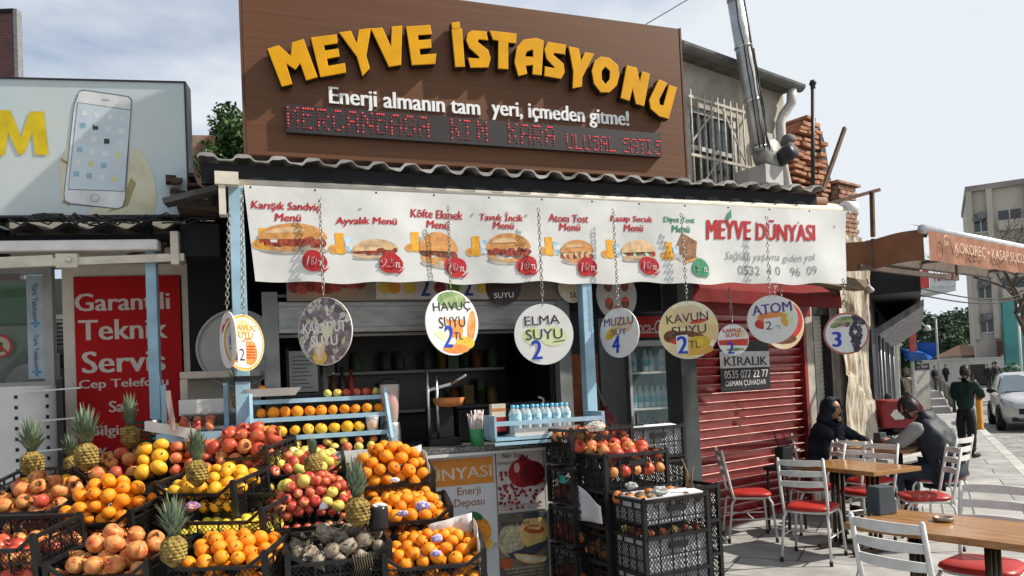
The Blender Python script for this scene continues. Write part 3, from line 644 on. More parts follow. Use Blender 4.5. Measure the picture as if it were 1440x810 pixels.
for lp in LET:
    o0 = [[(K.hit(x, y, -.06).x, K.hit(x, y, -.06).z-3.17) for x, y in q] for q in lp]
    me = curve_shape(o0, .032)
    me.materials.append(yel); me.materials.append(yside)
    me.transform(Matrix(((1, 0, 0, 0), (0, 0, -1, 0), (0, 1, 0, 0), (0, 0, 0, 1)))); me.update()
    for p_ in me.polygons: p_.material_index = 0 if p_.normal.y < -.3 else 1; p_.use_smooth = False
    o = bpy.data.objects.new('letter', me); COL.objects.link(o); o.location = (0, -.046, 0); o.parent = SG
# white line of writing
mb = MB(); a = K.hit(463, 137, -.01); b_ = K.hit(676, 149, -.01); c_ = K.hit(692, 150, -.01); d_ = K.hit(886, 167, -.01)
lett(mb, 'Enerji almanın tam', (a.x+b_.x)/2, a.z-3.17+.005, b_.x-a.x, .15, -.002, None, bold=.06, depth=.014)
lett(mb, 'yeri, içmeden gitme!', (c_.x+d_.x)/2, (c_.z+d_.z)/2-3.17-.012, d_.x-c_.x, .15, -.002, None, bold=.06, depth=.014)
mb.build('slogan_lettering', mat('white letter face', (.72, .72, .72), .45, .04, 9), SG)
# dot display
LD = empty('dot_display', (0, 0, 0)); COL.objects.unlink(LD); bpy.data.objects.remove(LD)
mb = MB(); mb.box((.325, -.045, .15), (3.125, -.003, .335)); dd = mb.build('dot_display', cells('led panel', [(.008, .007, .008), (.012, .009, .010), (.018, .009, .009)], 70, rough=.5, bump=0, stretch=(1, 1, 1)), SG)
FONT57 = {'A': '01110 10001 10001 11111 10001 10001 10001', 'B': '11110 10001 11110 10001 10001 10001 11110', 'C': '01110 10001 10000 10000 10000 10001 01110', 'D': '11110 10001 10001 10001 10001 10001 11110', 'E': '11111 10000 11110 10000 10000 10000 11111', 'G': '01110 10001 10000 10111 10001 10001 01110', 'H': '10001 10001 11111 10001 10001 10001 10001', 'I': '11100 01000 01000 01000 01000 01000 11100', 'K': '10001 10010 11100 10100 10010 10010 10001', 'L': '10000 10000 10000 10000 10000 10000 11111', 'M': '10001 11011 10101 10101 10001 10001 10001', 'N': '10001 11001 10101 10101 10011 10001 10001', 'R': '11110 10001 10001 11110 10100 10010 10001', 'S': '01111 10000 01110 00001 00001 10001 01110', 'T': '11111 00100 00100 00100 00100 00100 00100', 'U': '10001 10001 10001 10001 10001 10001 01110', 'Y': '10001 01010 00100 00100 00100 00100 00100', 'Z': '11111 00001 00010 00100 01000 10000 11111', '-': '00000 00000 00000 01110 00000 00000 00000', ' ': '000 000 000 000 000 000 000'}
mb = MB(); x = .34; pit = .0152; random.seed(9)
for ch in 'MERCANBAGA  KIM  KARA ':
    rows_ = FONT57[ch].split(); wd = len(rows_[0])
    for r_, row in enumerate(rows_):
        for k, v in enumerate(row):
            if v == '1' and x+k*pit < 3.1:
                mb.cbox((x+k*pit, -.047, .315-r_*.0215), (.0085, .004, .0085), 0 if (r_ in (0, 4) or random.random() < .2) else 1)
    x += (wd+1.4)*pit
for ch in 'ULUSAL SATISTAYIZ - MEL':
    rows_ = FONT57[ch].split(); wd = len(rows_[0]); pt = pit*.74
    for r_, row in enumerate(rows_):
        for k, v in enumerate(row):
            if v == '1' and x+k*pt < 3.12: mb.cbox((x+k*pt, -.047, .27-r_*.0165), (.006, .004, .0065), 0 if (r_ in (0, 6) or random.random() < .35) else 1)
    x += (wd+1.2)*pt
mb.build('lit_dots', [emis('red dot bright', (1, .05, .06), .8), emis('red dot dim', (.8, .03, .04), .05)], dd)
# ------------------------------------------------ cloth awning over the banner
AF = thing_in(K, 'front_awning', (0, 0, 2.95), 'rolled out cream awning cloth on a white front bar above the menu banner', 'awning')
mb = MB(); mb.tube([(-.02, -.0, .02), (4.97, -.0, .02)], .033, 14); mb.build('front_bar', creamP, AF)
mb = MB(); mb.smooth = True; mb.grid(lambda u, v: (3.9+u*1.02, .0+.10*v, .045+.05*v+.01*math.sin(u*9)), 12, 3); mb.build('awning_cloth', mat('cream awning cloth', (.6, .54, .46), .8, .08, 5, dirt=.25), AF)
mb = MB(); mb.tube([(4.9, .0, .05), (5.02, .0, .05)], .05, 14); mb.build('bar_cap', whiteP, AF)
# ------------------------------------------------ the long menu banner
BNR = thing_in(K, 'menu_banner', (0, 0, 2.33), 'long white menu banner with sandwiches and red price blots under the brown sign', 'banner')
def wave(x, y, z):
    t = 1-z/.62; e = min(1, max(0, (x-.05)/.3))*min(1, max(0, (4.88-x)/.3))
    d = .014*math.sin(x*5.1+.6)*t+.007*math.sin(x*9+z*4)*t+.012*mnoise.noise((x*2.2, z*3, 1.3))
    hang = -.03*t*max(0, (x-4.4)/.5)
    return (x, y-.035+d-.015*t, z+(.007*math.sin(x*7)+.006*math.sin(x*15.5+1))*t+hang*.2)
mb = MB(); mb.smooth = True
x_l, x_r = .05, 4.885
def ban(u, v):
    x = x_l+(x_r-x_l)*u; xx = x+(1-v)*.05*(1-u)-(1-v)*.05*u
    return (xx, 0, v*.625)
mb.grid(ban, 240, 32, 0)
def B(x, y): q = K.hit(x, y, -.04); return q.x, q.z-2.33
mb.smooth = False; pr = MB()
BM = [mat('print red', (.42, .02, .025), .5, .05, 9), mat('print bread', (.56, .27, .09), .5, .2, 22), mat('print filling', (.30, .055, .03), .5, .5, 40), mat('print salad', (.16, .2, .06), .5, .4, 40), mat('print orange', (.75, .36, .03), .5, .15, 20),
      mat('print water', (.42, .58, .68), .5, .3, 30), mat('print white', (.66, .65, .63), .55, .05, 20), mat('print green', (.05, .24, .12), .5, .1, 9), mat('print meat dark', (.13, .055, .03), .5, .4, 40), mat('print toast', (.25, .12, .055), .5, .3, 25), mat('print shade', (.4, .36, .3), .6, .3, 12), mat('print bread light', (.62, .43, .24), .5, .2, 22), mat('print script', (.12, .17, .16), .6)]
yb = [-.003]
def ly(): yb[0] -= .0002; return yb[0]
def half(cx, cz, rx, rz, m, a0, a1, rot=0): pr.disc(cx, cz, rx, rz, ly(), m, 20, a0, a1, rot)
def food(px, py, w, h, kind, rot=0):
    yb[0] = -.0024
    w *= 1.12; h *= 1.1; cx, cz = B(px, py); w2 = w/2
    half(cx+.004, cz-h*.42, w2*1.0, h*.14, 10, 0, 360, rot)
    top, fill, bot = {'sub': (1, 2, 1), 'flat': (11, 2, 11), 'meat': (1, 8, 1), 'salad': (11, 3, 11), 'tost': (1, 11, 1), 'toast': (9, 1, 9)}[kind]
    if kind == 'toast':
        pr.poly([(cx-.03, ly(), cz+h*.5), (cx+w2, ly(), cz+h*.2), (cx+w2*.75, ly(), cz-h*.4), (cx-.02, ly(), cz-h*.55), (cx-w2, ly(), cz-h*.05)][::-1], 9)
        pr.poly([(cx-.02, ly(), cz-h*.62), (cx+w2*.75, ly(), cz-h*.47), (cx+w2*.75, ly(), cz-h*.38), (cx-.02, ly(), cz-h*.53)], 1); return
    half(cx, cz-h*.25, w2*.94, h*.22, bot, 180, 360, rot)
    random.seed(int(px))
    for k in range(16):
        a = (k+.5)/16*2-1; pr.disc(cx+a*w2*.9, cz-h*.17+random.uniform(-.012, .012), w2*.12, h*.12, ly(), fill if k % 3 else (2 if kind != 'salad' else (0 if k % 2 else 6)), 10, rot=random.uniform(0, 90))
    half(cx, cz-h*.08, w2, h*.5, top, 0, 180, rot+2)
    half(cx-w2*.2, cz+h*.12, w2*.55, h*.16, 11, 0, 180, rot+4)
def drinks(px, py, s=1.):
    yb[0] = -.0016
    cx, cz = B(px, py); s *= .9
    pr.poly([(cx-.032*s, ly(), cz-.045*s), (cx+.022*s, ly(), cz-.045*s), (cx+.03*s, ly(), cz+.07*s), (cx-.036*s, ly(), cz+.07*s)], 4)
    pr.disc(cx-.045*s, cz-.05*s, .04*s, .034*s, ly(), 4, 16); pr.disc(cx-.045*s, cz-.05*s, .03*s, .025*s, ly(), 1, 16); pr.disc(cx+.01*s, cz-.055*s, .045*s, .03*s, ly(), 4, 16)
    pr.poly([(cx+.035*s, ly(), cz-.07*s), (cx+.085*s, ly(), cz-.07*s), (cx+.095*s, ly(), cz+.035*s), (cx+.03*s, ly(), cz+.035*s)], 5)
    pr.poly([(cx+.04*s, ly(), cz-.03*s), (cx+.085*s, ly(), cz-.03*s), (cx+.088*s, ly(), cz), (cx+.037*s, ly(), cz)], 6)
def splash(px, py, txt, m=0, r=.078):
    cx, cz = B(px, py); random.seed(int(px)); pts = []
    yb[0] = -.0065
    for k in range(26):
        a = 2*math.pi*k/26; q = r*(1+.05*math.sin(3*a+px)+random.uniform(-.02, .02)); pts.append((cx+q*math.cos(a)*1.02, ly() if k == 0 else yb[0], cz+q*math.sin(a)*.9))
    pr.add([(cx, yb[0]-.0004, cz)]+pts, [(0, k+1, (k+1) % 26+1) for k in range(26)], m); pr.poly([(cx+.02, ly(), cz-.066), (cx+.05, yb[0], cz-.058), (cx+.095, yb[0], cz-.03), (cx+.06, yb[0], cz-.072)], m)
    y = ly()-.0012; n_ = txt.replace('tl', '')
    lett(pr, n_, cx-.018, cz, .05*(len(n_)**.75), .062, y-.003, 6, bold=.06, shear=.2, res=2); lett(pr, n_, cx-.018, cz, .05*(len(n_)**.75), .062, y-.0045, m, bold=.0, shear=.2, res=2); lett(pr, 'TL', cx+.046, cz-.012, .04, .034, y-.003, 6, bold=.05, shear=.2, res=2)
def title(px, py, wpx, s, m=0, hpx=13):
    a = B(px-wpx/2, py); b2 = B(px+wpx/2, py); h0 = B(px, py+hpx/2)[1]; h1 = B(px, py-hpx/2)[1]
    lett(pr, s, (a[0]+b2[0])/2, (h0+h1)/2, b2[0]-a[0], h1-h0, -.0034, m, bold=.07, shear=.12, res=2)
title(402, 291, 98, 'Karışık Sandviç', hpx=14); title(405, 306, 38, 'Menü', hpx=11); title(515, 312, 87, 'Ayvalık Menü', hpx=13); title(614, 301, 74, 'Köfte Ekmek', hpx=12); title(616, 316, 33, 'Menü', hpx=11)
title(705, 304, 61, 'Tavuk İncik', hpx=13); title(708, 317, 30, 'Menü', hpx=10); title(799, 307, 56, 'Atom Tost', hpx=11); title(801, 319, 30, 'Menü', hpx=10); title(888, 309, 60, 'Kasap Sucuk', hpx=11); title(891, 321, 28, 'Menü', hpx=10)
title(955, 310, 44, 'Diyet Tost', 7, 10); title(957, 322, 26, 'Menü', 7, 10)
for px, py in ((372, 335), (478, 340), (584, 340), (670, 344), (772, 346), (858, 348), (940, 352)): drinks(px, py)
food(412, 333, .39, .19, 'sub'); food(527, 350, .28, .13, 'flat'); food(617, 349, .25, .24, 'meat'); food(715, 347, .3, .21, 'sub'); food(811, 352, .24, .17, 'tost'); food(898, 352, .26, .16, 'salad'); food(964, 347, .18, .2, 'toast')
for px, py, t in ((442, 368, '10'), (549, 371, '9.5'), (641, 374, '10'), (740, 375, '10'), (825, 375, '10'), (912, 375, '10')): splash(px, py, t)
splash(983, 376, '9', 7)
a = B(993, 345); b2 = B(1171, 319); mid = B(1078, 333)
lett(pr, 'MEYVE', a[0]+.22, .43, .44, .155, -.0045, 0, bold=.1, shear=.15); lett(pr, 'DÜNYASI', a[0]+.77, .44, .60, .17, -.0045, 0, bold=.1, shear=.15)
pr.poly([(a[0]+.2, -.008, .5), (a[0]+.25, -.008, .53), (a[0]+.25, -.008, .6), (a[0]+.21, -.008, .55)], 7)
p_ = B(1083, 361); q = B(1093, 381)
lett(pr, 'Sağlıklı yaşama giden yol', p_[0], p_[1]-.01, .87, .085, -.0035, 12, bold=-.012, shear=.35); lett(pr, '0532  4 0   96  09', q[0], q[1]-.0, .75, .07, -.0035, 12, bold=-.012)
k0 = len(mb.v); mb.add(pr.v, pr.f); 
for i, mi in zip(range(len(mb.mi)-len(pr.mi), len(mb.mi)), pr.mi): mb.mi[i] = mi+1
mb.warp(wave)
banM = mat('white banner vinyl', (.62, .63, .61), .42, .06, 3.2, dirt=.4, dirtcol=(.36, .37, .36), bump=.6)
mb.build('banner_sheet', [banM]+BM, BNR)
mb = MB()
for i in range(13): x = .09+i*.398; mb.cbox((x, -.043, .60), (.012, .006, .012)); 
mb.warp(wave); mb.build('eyelet', darkMet, BNR)
# ------------------------------------------------ inside and on the counter
def thing_on(fr, name, px, py, off, label, cat, z=None, **k):
    p = fr.hit(px, py, off)
    if z is not None: p.z = z
    return thing_in(fr, name, p, label, cat, **k)
# menu board above the shutter box
MBD = thing_in(K, 'menu_board', (.3, .17, 2.235), 'strip of fruit and sandwich pictures behind the lower edge of the banner', 'menu board')
mb = MB(); mb.box((-.0, .0, .0), (2.05, .02, .24), 0); mb.box((.0, -.004, .02), (.52, -.001, .22), 1); mb.box((.60, -.004, .01), (1.62, -.001, .23), 2)
random.seed(4)
for i in range(9): mb.disc(.05+i*.055, .1+random.uniform(-.02, .03), .04, .04, -.006-i*.0004, 3 if i % 2 else 4)
for i, (x, m_) in enumerate(((.66, 6), (.73, 5), (.84, 6), (1.06, 4), (1.16, 7), (1.38, 6), (1.5, 5), (1.57, 4))): mb.disc(x, .09, .045, .045, -.006-i*.0003, m_)
lett(mb, '2', .95, .1, .07, .14, -.009, 8, bold=.05); lett(mb, '2', 1.27, .1, .07, .14, -.009, 8, bold=.05)
mb.build('picture_strip', [mat('board beige', (.2, .17, .13), .6, .1, 8), mat('board brown', (.26, .17, .11), .6), mat('board pale', (.45, .42, .38), .6), mat('pic red', (.35, .05, .03), .5, .3, 30), mat('pic dark red', (.2, .03, .03), .5, .3, 30), mat('pic orange', (.5, .2, .03), .5), mat('pic yellow', (.5, .35, .05), .5), mat('pic green', (.12, .25, .04), .5), mat('pic blue', (.01, .03, .2), .5)], MBD)
# juicer, blenders, coffee machine
def blender(px, py, off, label):
    t = thing_on(K, 'blender', px, py, off, label, 'blender', z=1.19)
    mb = MB(); mb.lathe([(0, 0), (.075, 0), (.07, .03), (.062, .18), (.055, .2), (0, .2)], 20); mb.build('motor_base', steel, t)
    mb = MB(); mb.lathe([(.045, .2), (.052, .24), (.068, .44), (.07, .46), (.06, .455), (.045, .25)], 20); jar = mb.build('jug', glass('jug plastic', (.8, .75, .7), .08, .35), t)
    mb = MB(); mb.lathe([(0, .215), (.046, .215), (.062, .4), (0, .4)], 18); mb.build('juice', mat('red juice', (.42, .09, .05), .4, .15, 20), jar)
    mb = MB(); mb.lathe([(0, .5), (.03, .5), (.035, .485), (.072, .48), (.074, .455), (0, .455)], 20); mb.build('lid', blackM, t)
    return t
blender(550, 600, .02, 'blender full of red juice standing at the end of the orange rack')
JU = thing_on(K, 'citrus_juicer', 622, 612, .25, 'tall dark citrus juicer with an orange cup on the counter', 'juicer', z=1.19)
mb = MB(); mb.box((-.12, -.1, 0), (.12, .14, .05)); mb.box((-.09, .0, .05), (.09, .13, .28)); mb.build('juicer_body', blackM, JU, bev=.008)
mb = MB(); mb.tube([(-.1, -.03, .05), (-.1, -.03, .55)], .014, 10); mb.tube([(-.04, -.05, .05), (-.04, -.05, .5)], .012, 10); mb.build('column', steel, JU)
mb = MB(); mb.lathe([(0, .27), (.1, .28), (.12, .34), (.11, .34), (.08, .3), (0, .3)], 18, (.05, -.02, 0)); mb.build('cup', mat('orange plastic', (.45, .16, .05), .4, .2, 10), JU)
mb = MB(); mb.bar((-.1, -.03, .4), (.06, -.08, .44), .02); mb.tube([(.06, -.08, .44), (.16, -.14, .5)], .012, 8); mb.build('lever', steel, JU)
CM = thing_on(K, 'coffee_machine', 420, 560, .62, 'black coffee machine in the dark behind the orange rack', 'coffee machine', z=1.19)
mb = MB(); mb.box((-.22, -.16, 0), (.2, .2, .42)); mb.box((-.2, -.2, .3), (.18, -.14, .42)); mb.build('machine_body', mat('machine black', (.015, .015, .017), .3), CM, bev=.01)
mb = MB(); mb.box((-.21, -.205, .0), (.19, -.15, .04)); mb.build('drip_tray', darkMet, CM)
mb = MB()
for x in (-.1, .06): mb.tube([(x, -.18, .3), (x, -.18, .24)], .02, 10); mb.tube([(x, -.18, .27), (x+.02, -.3, .25)], .012, 8)
mb.build('spout', steel, CM)
random.seed(31)
for i, (px, py, hh, cc) in enumerate(((430, 505, .22, 0), (447, 500, .26, 1), (462, 505, .2, 2), (476, 500, .24, 0), (486, 505, .22, 3), (452, 478, .2, 1), (440, 480, .16, 2))):
    t = thing_in(K, 'syrup_bottle', (.52+i*.068 if i < 5 else .6+(i-5)*.1, .85 if i < 5 else 1.0, 1.19 if i >= 5 else 1.56), 'syrup bottle in the dim row behind the coffee machine', 'bottle', group='syrup bottles at the back of the kiosk')
    mb = MB(); mb.lathe([(0, 0), (.03, 0), (.032, .02), (.032, hh*.6), (.012, hh*.78), (.012, hh*.95), (0, hh*.95)], 12); mb.build('bottle_glass', [mat('syrup dark', (.05, .02, .015), .15), mat('syrup clear', (.25, .24, .22), .15), mat('syrup brown', (.12, .05, .02), .15), mat('syrup red', (.3, .03, .02), .2)][cc], t)
    mb = MB(); mb.lathe([(.013, hh*.93), (.014, hh), (0, hh)], 10); mb.build('bottle_cap', [blackM, redPaint, whiteP, redPaint][cc], t)
sh = thing_in(K, 'back_shelf', (.75, .85, 1.52), 'narrow dark shelf carrying syrup bottles at the back', 'shelf')
mb = MB(); mb.box((-.32, -.09, 0), (.3, .25, .035)); mb.box((-.32, -.08, -.33), (-.29, .2, 0)); mb.box((.27, -.08, -.33), (.3, .2, 0)); mb.build('shelf_board', darkMet, sh)
# crowded shelves at the back
random.seed(44); GM = [mat('back goods %d' % k, c, .35, .2, 9) for k, c in enumerate(((.30, .27, .22), (.22, .07, .03), (.10, .15, .08), (.30, .20, .06), (.08, .08, .09)))]
def goods(kind):
    mb = MB()
    if kind == 0: mb.lathe([(0, 0), (.045, 0), (.05, .03), (.05, .13), (.035, .16), (.035, .18), (0, .18)], 14)
    elif kind == 1: mb.lathe([(0, 0), (.03, 0), (.042, .13), (.044, .13), (0, .125)], 12); mb.lathe([(.032, .13), (.045, .14), (.045, .26), (0, .255)], 12)
    else: mb.box((-.05, -.04, 0), (.05, .04, .2)); mb.box((-.048, -.0415, .04), (.048, -.0405, .14))
    return mb
gme = [[goods(k).mesh('goods', m_) for m_ in GM] for k in range(3)]
for z in (1.42, 1.78):
    t = thing_in(K, 'wall_shelf', (1.5, 1.83, z), 'long back shelf of jars and cups, %s' % ('lower one' if z < 1.6 else 'upper one'), 'shelf'); mb = MB(); mb.box((-.85, -.12, -.025), (.85, .13, 0)); mb.build('shelf_board', greyMet, t)
    for i in range(13):
        if random.random() < .12: continue
        k = random.randrange(3); o = bpy.data.objects.new(('jar', 'cup_stack', 'carton')[k], gme[k][random.randrange(5)]); COL.objects.link(o); o.location = K.M @ Vector((.72+i*.128+random.uniform(-.02, .02), 1.82+random.uniform(-.03, .03), z)); o.rotation_euler = (0, 0, K.yaw+random.uniform(-.3, .3)); tag(o, 'jar, cup stack or carton in the dark on the %s back shelf' % ('lower' if z < 1.6 else 'upper'), ('jar', 'cups', 'carton')[k], 'goods on the back shelves')
# paper sheets on the left jamb
NT = thing_in(K, 'paper_list', (.42, .6, 1.62), 'pale printed sheet behind the hanging mulberry disc', 'sheet')
mb = MB(); mb.box((-.1, 0, 0), (.1, .006, .3), 0)
for k in range(9): mb.box((-.08, -.003, .03+k*.028), (.06-.02*(k % 3), -.001, .036+k*.028), 1)
mb.build('printed_page', [mat('page', (.4, .4, .38), .7), mat('page ink', (.08, .08, .1), .7)], NT)
mb = MB(); mb.box((-.12, .006, -.45), (-.1, .03, .32)); mb.box((.1, .006, -.45), (.12, .03, .32)); mb.build('stand', darkMet, NT)
# straws in a green cup
ST = thing_on(K, 'straw_cup', 671, 614, -.02, 'green cup full of wrapped white straws on the counter', 'cup', z=1.19)
mb = MB(); mb.lathe([(0, 0), (.044, 0), (.055, .115), (.051, .115), (.041, .006), (0, .006)], 20); mb.build('cup', mat('green plastic', (.05, .28, .10), .4, .1, 8), ST)
mb = MB(); random.seed(8)
for k in range(46):
    a = random.uniform(0, 6.28); r_ = random.uniform(0, .036); a2 = a+random.uniform(-.4, .4); q = (math.cos(a2)*r_*1.9, math.sin(a2)*r_*1.9, random.uniform(.2, .25))
    mb.tube([(math.cos(a)*r_, math.sin(a)*r_, .01), q], .0042, 5)
mb.build('straws', mat('paper straw', (.62, .54, .52), .6, .15, 60, rnd=.1), ST)
SB = thing_in(K, 'sauce_box', (1.66, -.12, 1.285), 'small red and white packet at the end of the bottle tray', 'packet')
mb = MB(); mb.box((-.05, -.03, 0), (.05, .03, .1), 0); mb.box((-.05, -.03, .1), (.05, .03, .19), 1)
for k in range(5): mb.disc(-.04+k*.02, .15, .012, .012, -.031, 2)
mb.build('packet_card', [mat('packet red', (.3, .02, .02), .4), mat('packet cream', (.6, .55, .46), .5), mat('packet orange', (.6, .2, .05), .5)], SB)
# bottle tray
TR = thing_in(K, 'bottle_tray', (0, 0, 1.2), 'pale blue wooden tray shelf fixed beside the right post', 'shelf')
mb = MB(); mb.box((1.58, -.30, .03), (2.38, -.065, .05)); mb.build('tray_base', blueP, TR)
mb = MB(); mb.box((1.57, -.31, .0), (2.0, -.30, .02)); mb.box((1.57, -.315, .05), (1.585, -.065, .2)); mb.box((1.585, -.315, .13), (2.36, -.30, .16)); mb.box((2.36, -.315, .0), (2.385, -.033, .19)); mb.build('rail', blueP, TR)
mb = MB(); mb.box((1.72, -.295, .052), (2.2, -.28, .105)); mb.box((1.72, -.28, .052), (2.2, -.1, .06)); mb.build('liner', whiteP, TR)
def bottle(h=.2, r_=.03):
    t = empty('water_bottle', (0, 0, 0), 0, 'small water bottle with a blue cap on the pale blue tray', 'bottle', 'water bottles on the blue tray')
    mb = MB(); pr_ = [(0, 0), (r_*.9, 0), (r_, .008)]
    for k in range(5): pr_ += [(r_*.96, .02+k*.014), (r_, .027+k*.014)]
    pr_ += [(r_, h*.7), (r_*.8, h*.8), (r_*.42, h*.88), (r_*.42, h*.92), (0, h*.92)]
    mb.lathe(pr_, 16); mb.build('bottle_shell', glass('pet plastic', (.75, .85, .88), .1, .45), t)
    mb = MB(); mb.lathe([(r_*.5, h*.9), (r_*.52, h), (0, h)], 12); mb.build('cap', mat('cap blue', (.12, .42, .62), .4), t)
    mb = MB(); mb.lathe([(r_*1.02, h*.4), (r_*1.03, h*.42), (r_*1.03, h*.68), (r_*1.02, h*.7)], 16); mb.build('label', mat('label pale blue', (.45, .68, .78), .5, .35, 50), t)
    return t
bt = bottle(); first = True
for j in range(2):
    for i in range(6):
        t = bt if first else copy_tree(bt); first = False
        t.location = K.M @ Vector((1.76+i*.073, -.24+j*.085, 1.262)); t.rotation_euler = (0, 0, random.uniform(0, 6))
# glass display lid / bar between posts
BB = thing_in(K, 'espresso_bar', (1.9, .45, 1.19), 'low dark appliance with a curved handle behind the water bottles', 'appliance')
mb = MB(); mb.box((-.4, -.12, .0), (.32, .2, .25)); mb.box((-.42, -.14, .25), (.34, .22, .28)); mb.build('appliance_body', mat('appliance black', (.014, .014, .016), .25), BB, bev=.01)
mb = MB(); mb.tube([(.22, -.15, .2)]+[(.22+.05*math.sin(t), -.16, .2+.09*math.sin(t*.5)+.02) for t in (.5, 1, 1.5, 2, 2.6, 3)], .009, 8); mb.build('handle', mat('pale handle', (.5, .48, .44), .4), BB)
# fridge
FR = thing_in(K, 'drinks_fridge', (3.5, .95, 0), 'upright glass door drinks fridge with a red header beside the red shutter', 'fridge')
FR.scale = (.84, 1, 1); mb = MB(); mb.box((-.32, .0, 0), (-.28, .5, 2.2)); mb.box((.28, 0, 0), (.32, .5, 2.2)); mb.box((-.28, .46, 0), (.28, .5, 2.2)); mb.box((-.28, 0, 0), (.28, .46, .2)); mb.box((-.28, .0, 1.92), (.28, .46, 2.2)); mb.build('cabinet', mat('fridge black', (.02, .02, .022), .4), FR)
mb = MB(); mb.box((-.28, .44, .2), (.28, .458, 1.92)); mb.build('liner', mat('fridge liner', (.30, .35, .38), .5), FR)
mb = MB(); mb.box((-.3, -.02, 1.98), (.3, -.002, 2.17), 0); lett(mb, 'Coca-Cola', .01, 2.075, .48, .12, -.023, 1, bold=.012, shear=.3)
lett(mb, '~', .04, 2.02, .3, .018, -.023, 1, bold=.0); mb.build('header_panel', [mat('header red', (.36, .018, .022), .4), mat('header white', (.6, .58, .56), .5)], FR)
mb = MB()
for z in (.25, .62, .98, 1.32, 1.65): mb.box((-.28, .02, z), (.28, .42, z+.018))
mb.build('shelf', whiteP, FR)
mb = MB(); mb.box((-.28, -.02, .2), (-.25, .0, 1.95)); mb.box((.25, -.02, .2), (.28, .0, 1.95)); mb.box((-.25, -.02, 1.9), (.25, 0, 1.95)); mb.box((-.25, -.02, .2), (.25, 0, .25)); d0 = mb.build('door', mat('door frame', (.4, .42, .42), .4), FR)
mb = MB(); mb.box((-.25, -.012, .25), (.25, -.008, 1.9)); mb.build('pane', glass('fridge glass', (.3, .42, .46), .05, .13), d0)
mb = MB(); mb.tube([(-.23, -.04, .9), (-.23, -.04, 1.3)], .012, 8); mb.build('handle', darkMet, d0)
first = None; random.seed(2)
for j, z in enumerate((.64, 1.0, 1.34, 1.67)):
    for i in range(7):
        if j == 3 and i % 3 == 2: continue
        if first is None:
            first = empty('chilled_bottle', (0, 0, 0), 0, 'chilled bottle standing on a shelf inside the glass door fridge', 'bottle', 'bottles inside the drinks fridge')
            mb = MB(); mb.lathe([(0, 0), (.027, 0), (.03, .01), (.03, .13), (.012, .18), (.012, .2), (0, .2)], 12, m=0); mb.build('bottle_shell', mat('chilled water', (.42, .55, .6), .2, .15, 9), first)
            mb = MB(); mb.lathe([(.0305, .05), (.031, .055), (.031, .1), (.0305, .105)], 12); mb.build('label', mat('chilled label', (.1, .38, .48), .5, .2, 20), first)
            t = first
        else: t = copy_tree(first)
        t.location = K.M @ Vector((3.5-.18+i*.06, .95+.1+random.uniform(0, .03), z+.0))
# orange back shelf / things between post and fridge
for (x, y, wd, h, cc, nm, lb) in ((2.78, 1.1, .34, .95, (.16, .05, .02), 'carton_stack', 'dim brown carton tower between the blue post and the fridge'), ):
    t = thing_in(K, nm, (x, y, 0), lb, 'cartons'); mb = MB(); random.seed(3); z = 0
    while z < 1.75: hh = random.uniform(.22, .34); mb.cbox((random.uniform(-.02, .02), 0, z+hh/2), (wd+random.uniform(-.03, .03), .3, hh-.006)); z += hh
    mb.build('carton', mat('dim carton', cc, .8, .3, 3), t)
t = thing_in(K, 'red_gas_bottle', (2.9, .72, 0), 'dull red cylinder standing between the blue post and the fridge', 'cylinder')
mb = MB(); mb.lathe([(0, 0), (.1, 0), (.11, .02), (.11, 1.2), (.08, 1.3), (.03, 1.34), (.03, 1.38), (0, 1.38)], 18); mb.build('cylinder_body', mat('dull red', (.14, .012, .012), .4), t)
mb = MB(); mb.tube([(0, 0, 1.38), (-.05, 0, 1.5), (-.12, .02, 1.75), (-.16, .02, 2.1)], .012, 6); mb.build('hose', mat('hose', (.12, .11, .1), .5), t)
# ------------------------------------------------ counter posters
def poster(name, x0, x1, z0, z1, label):
    t = thing_in(K, name, ((x0+x1)/2, .012, z0), label, 'poster'); return t, (x1-x0)/2, z1-z0
P1, hw, hh = poster('juice_poster', .55, 1.66, .2, 1.12, 'white poster with orange header, cut oranges and an apple on the counter front')
mb = MB(); mb.box((-hw, -.006, 0), (hw, -.0, hh), 0); mb.box((-hw, -.009, hh-.20), (hw-.01, -.0065, hh-.015), 1)
lett(mb, 'VİTAMİN', -.28, hh-.108, .4, .1, -.011, 2, bold=.02, shear=.1); lett(mb, 'DÜNYASI', .25, hh-.108, .56, .10, -.011, 2, bold=.025, rot=1)
lett(mb, 'ATOM', -.14, hh-.31, .46, .13, -.009, 4, bold=.05, shear=.15); lett(mb, 'ATOM', -.14, hh-.31, .46, .13, -.0105, 3, bold=.015, shear=.15); lett(mb, 'Enerji', .36, hh-.25, .17, .07, -.009, 5, bold=.02); lett(mb, 'Deposu', .36, hh-.33, .22, .07, -.009, 5, bold=.02)
lett(mb, 'Portakal', .11, hh-.425, .17, .045, -.009, 9, bold=.0)
cx, cz = .36, hh-.55; mb.disc(cx-.02, cz-.09, .24, .03, -.0075, 10)
mb.disc(cx+.03, cz+.01, .12, .12, -.009, 6); mb.disc(cx-.13, cz-.01, .1, .12, -.0085, 6); mb.disc(cx-.08, cz-.05, .108, .1, -.011, 6); mb.disc(cx-.08, cz-.05, .096, .09, -.0125, 7)
for k in range(9): a = 2*math.pi*k/9; mb.poly([(cx-.08, -.014, cz-.05), (cx-.08+.085*math.cos(a), -.014, cz-.05+.08*math.sin(a)), (cx-.08+.085*math.cos(a+.5), -.014, cz-.05+.08*math.sin(a+.5))], 8)
mb.disc(cx+.07, cz-.085, .1, .055, -.0155, 7, 18, 180, 360, 25); mb.disc(cx+.07, cz-.085, .085, .045, -.017, 8, 18, 180, 360, 25)
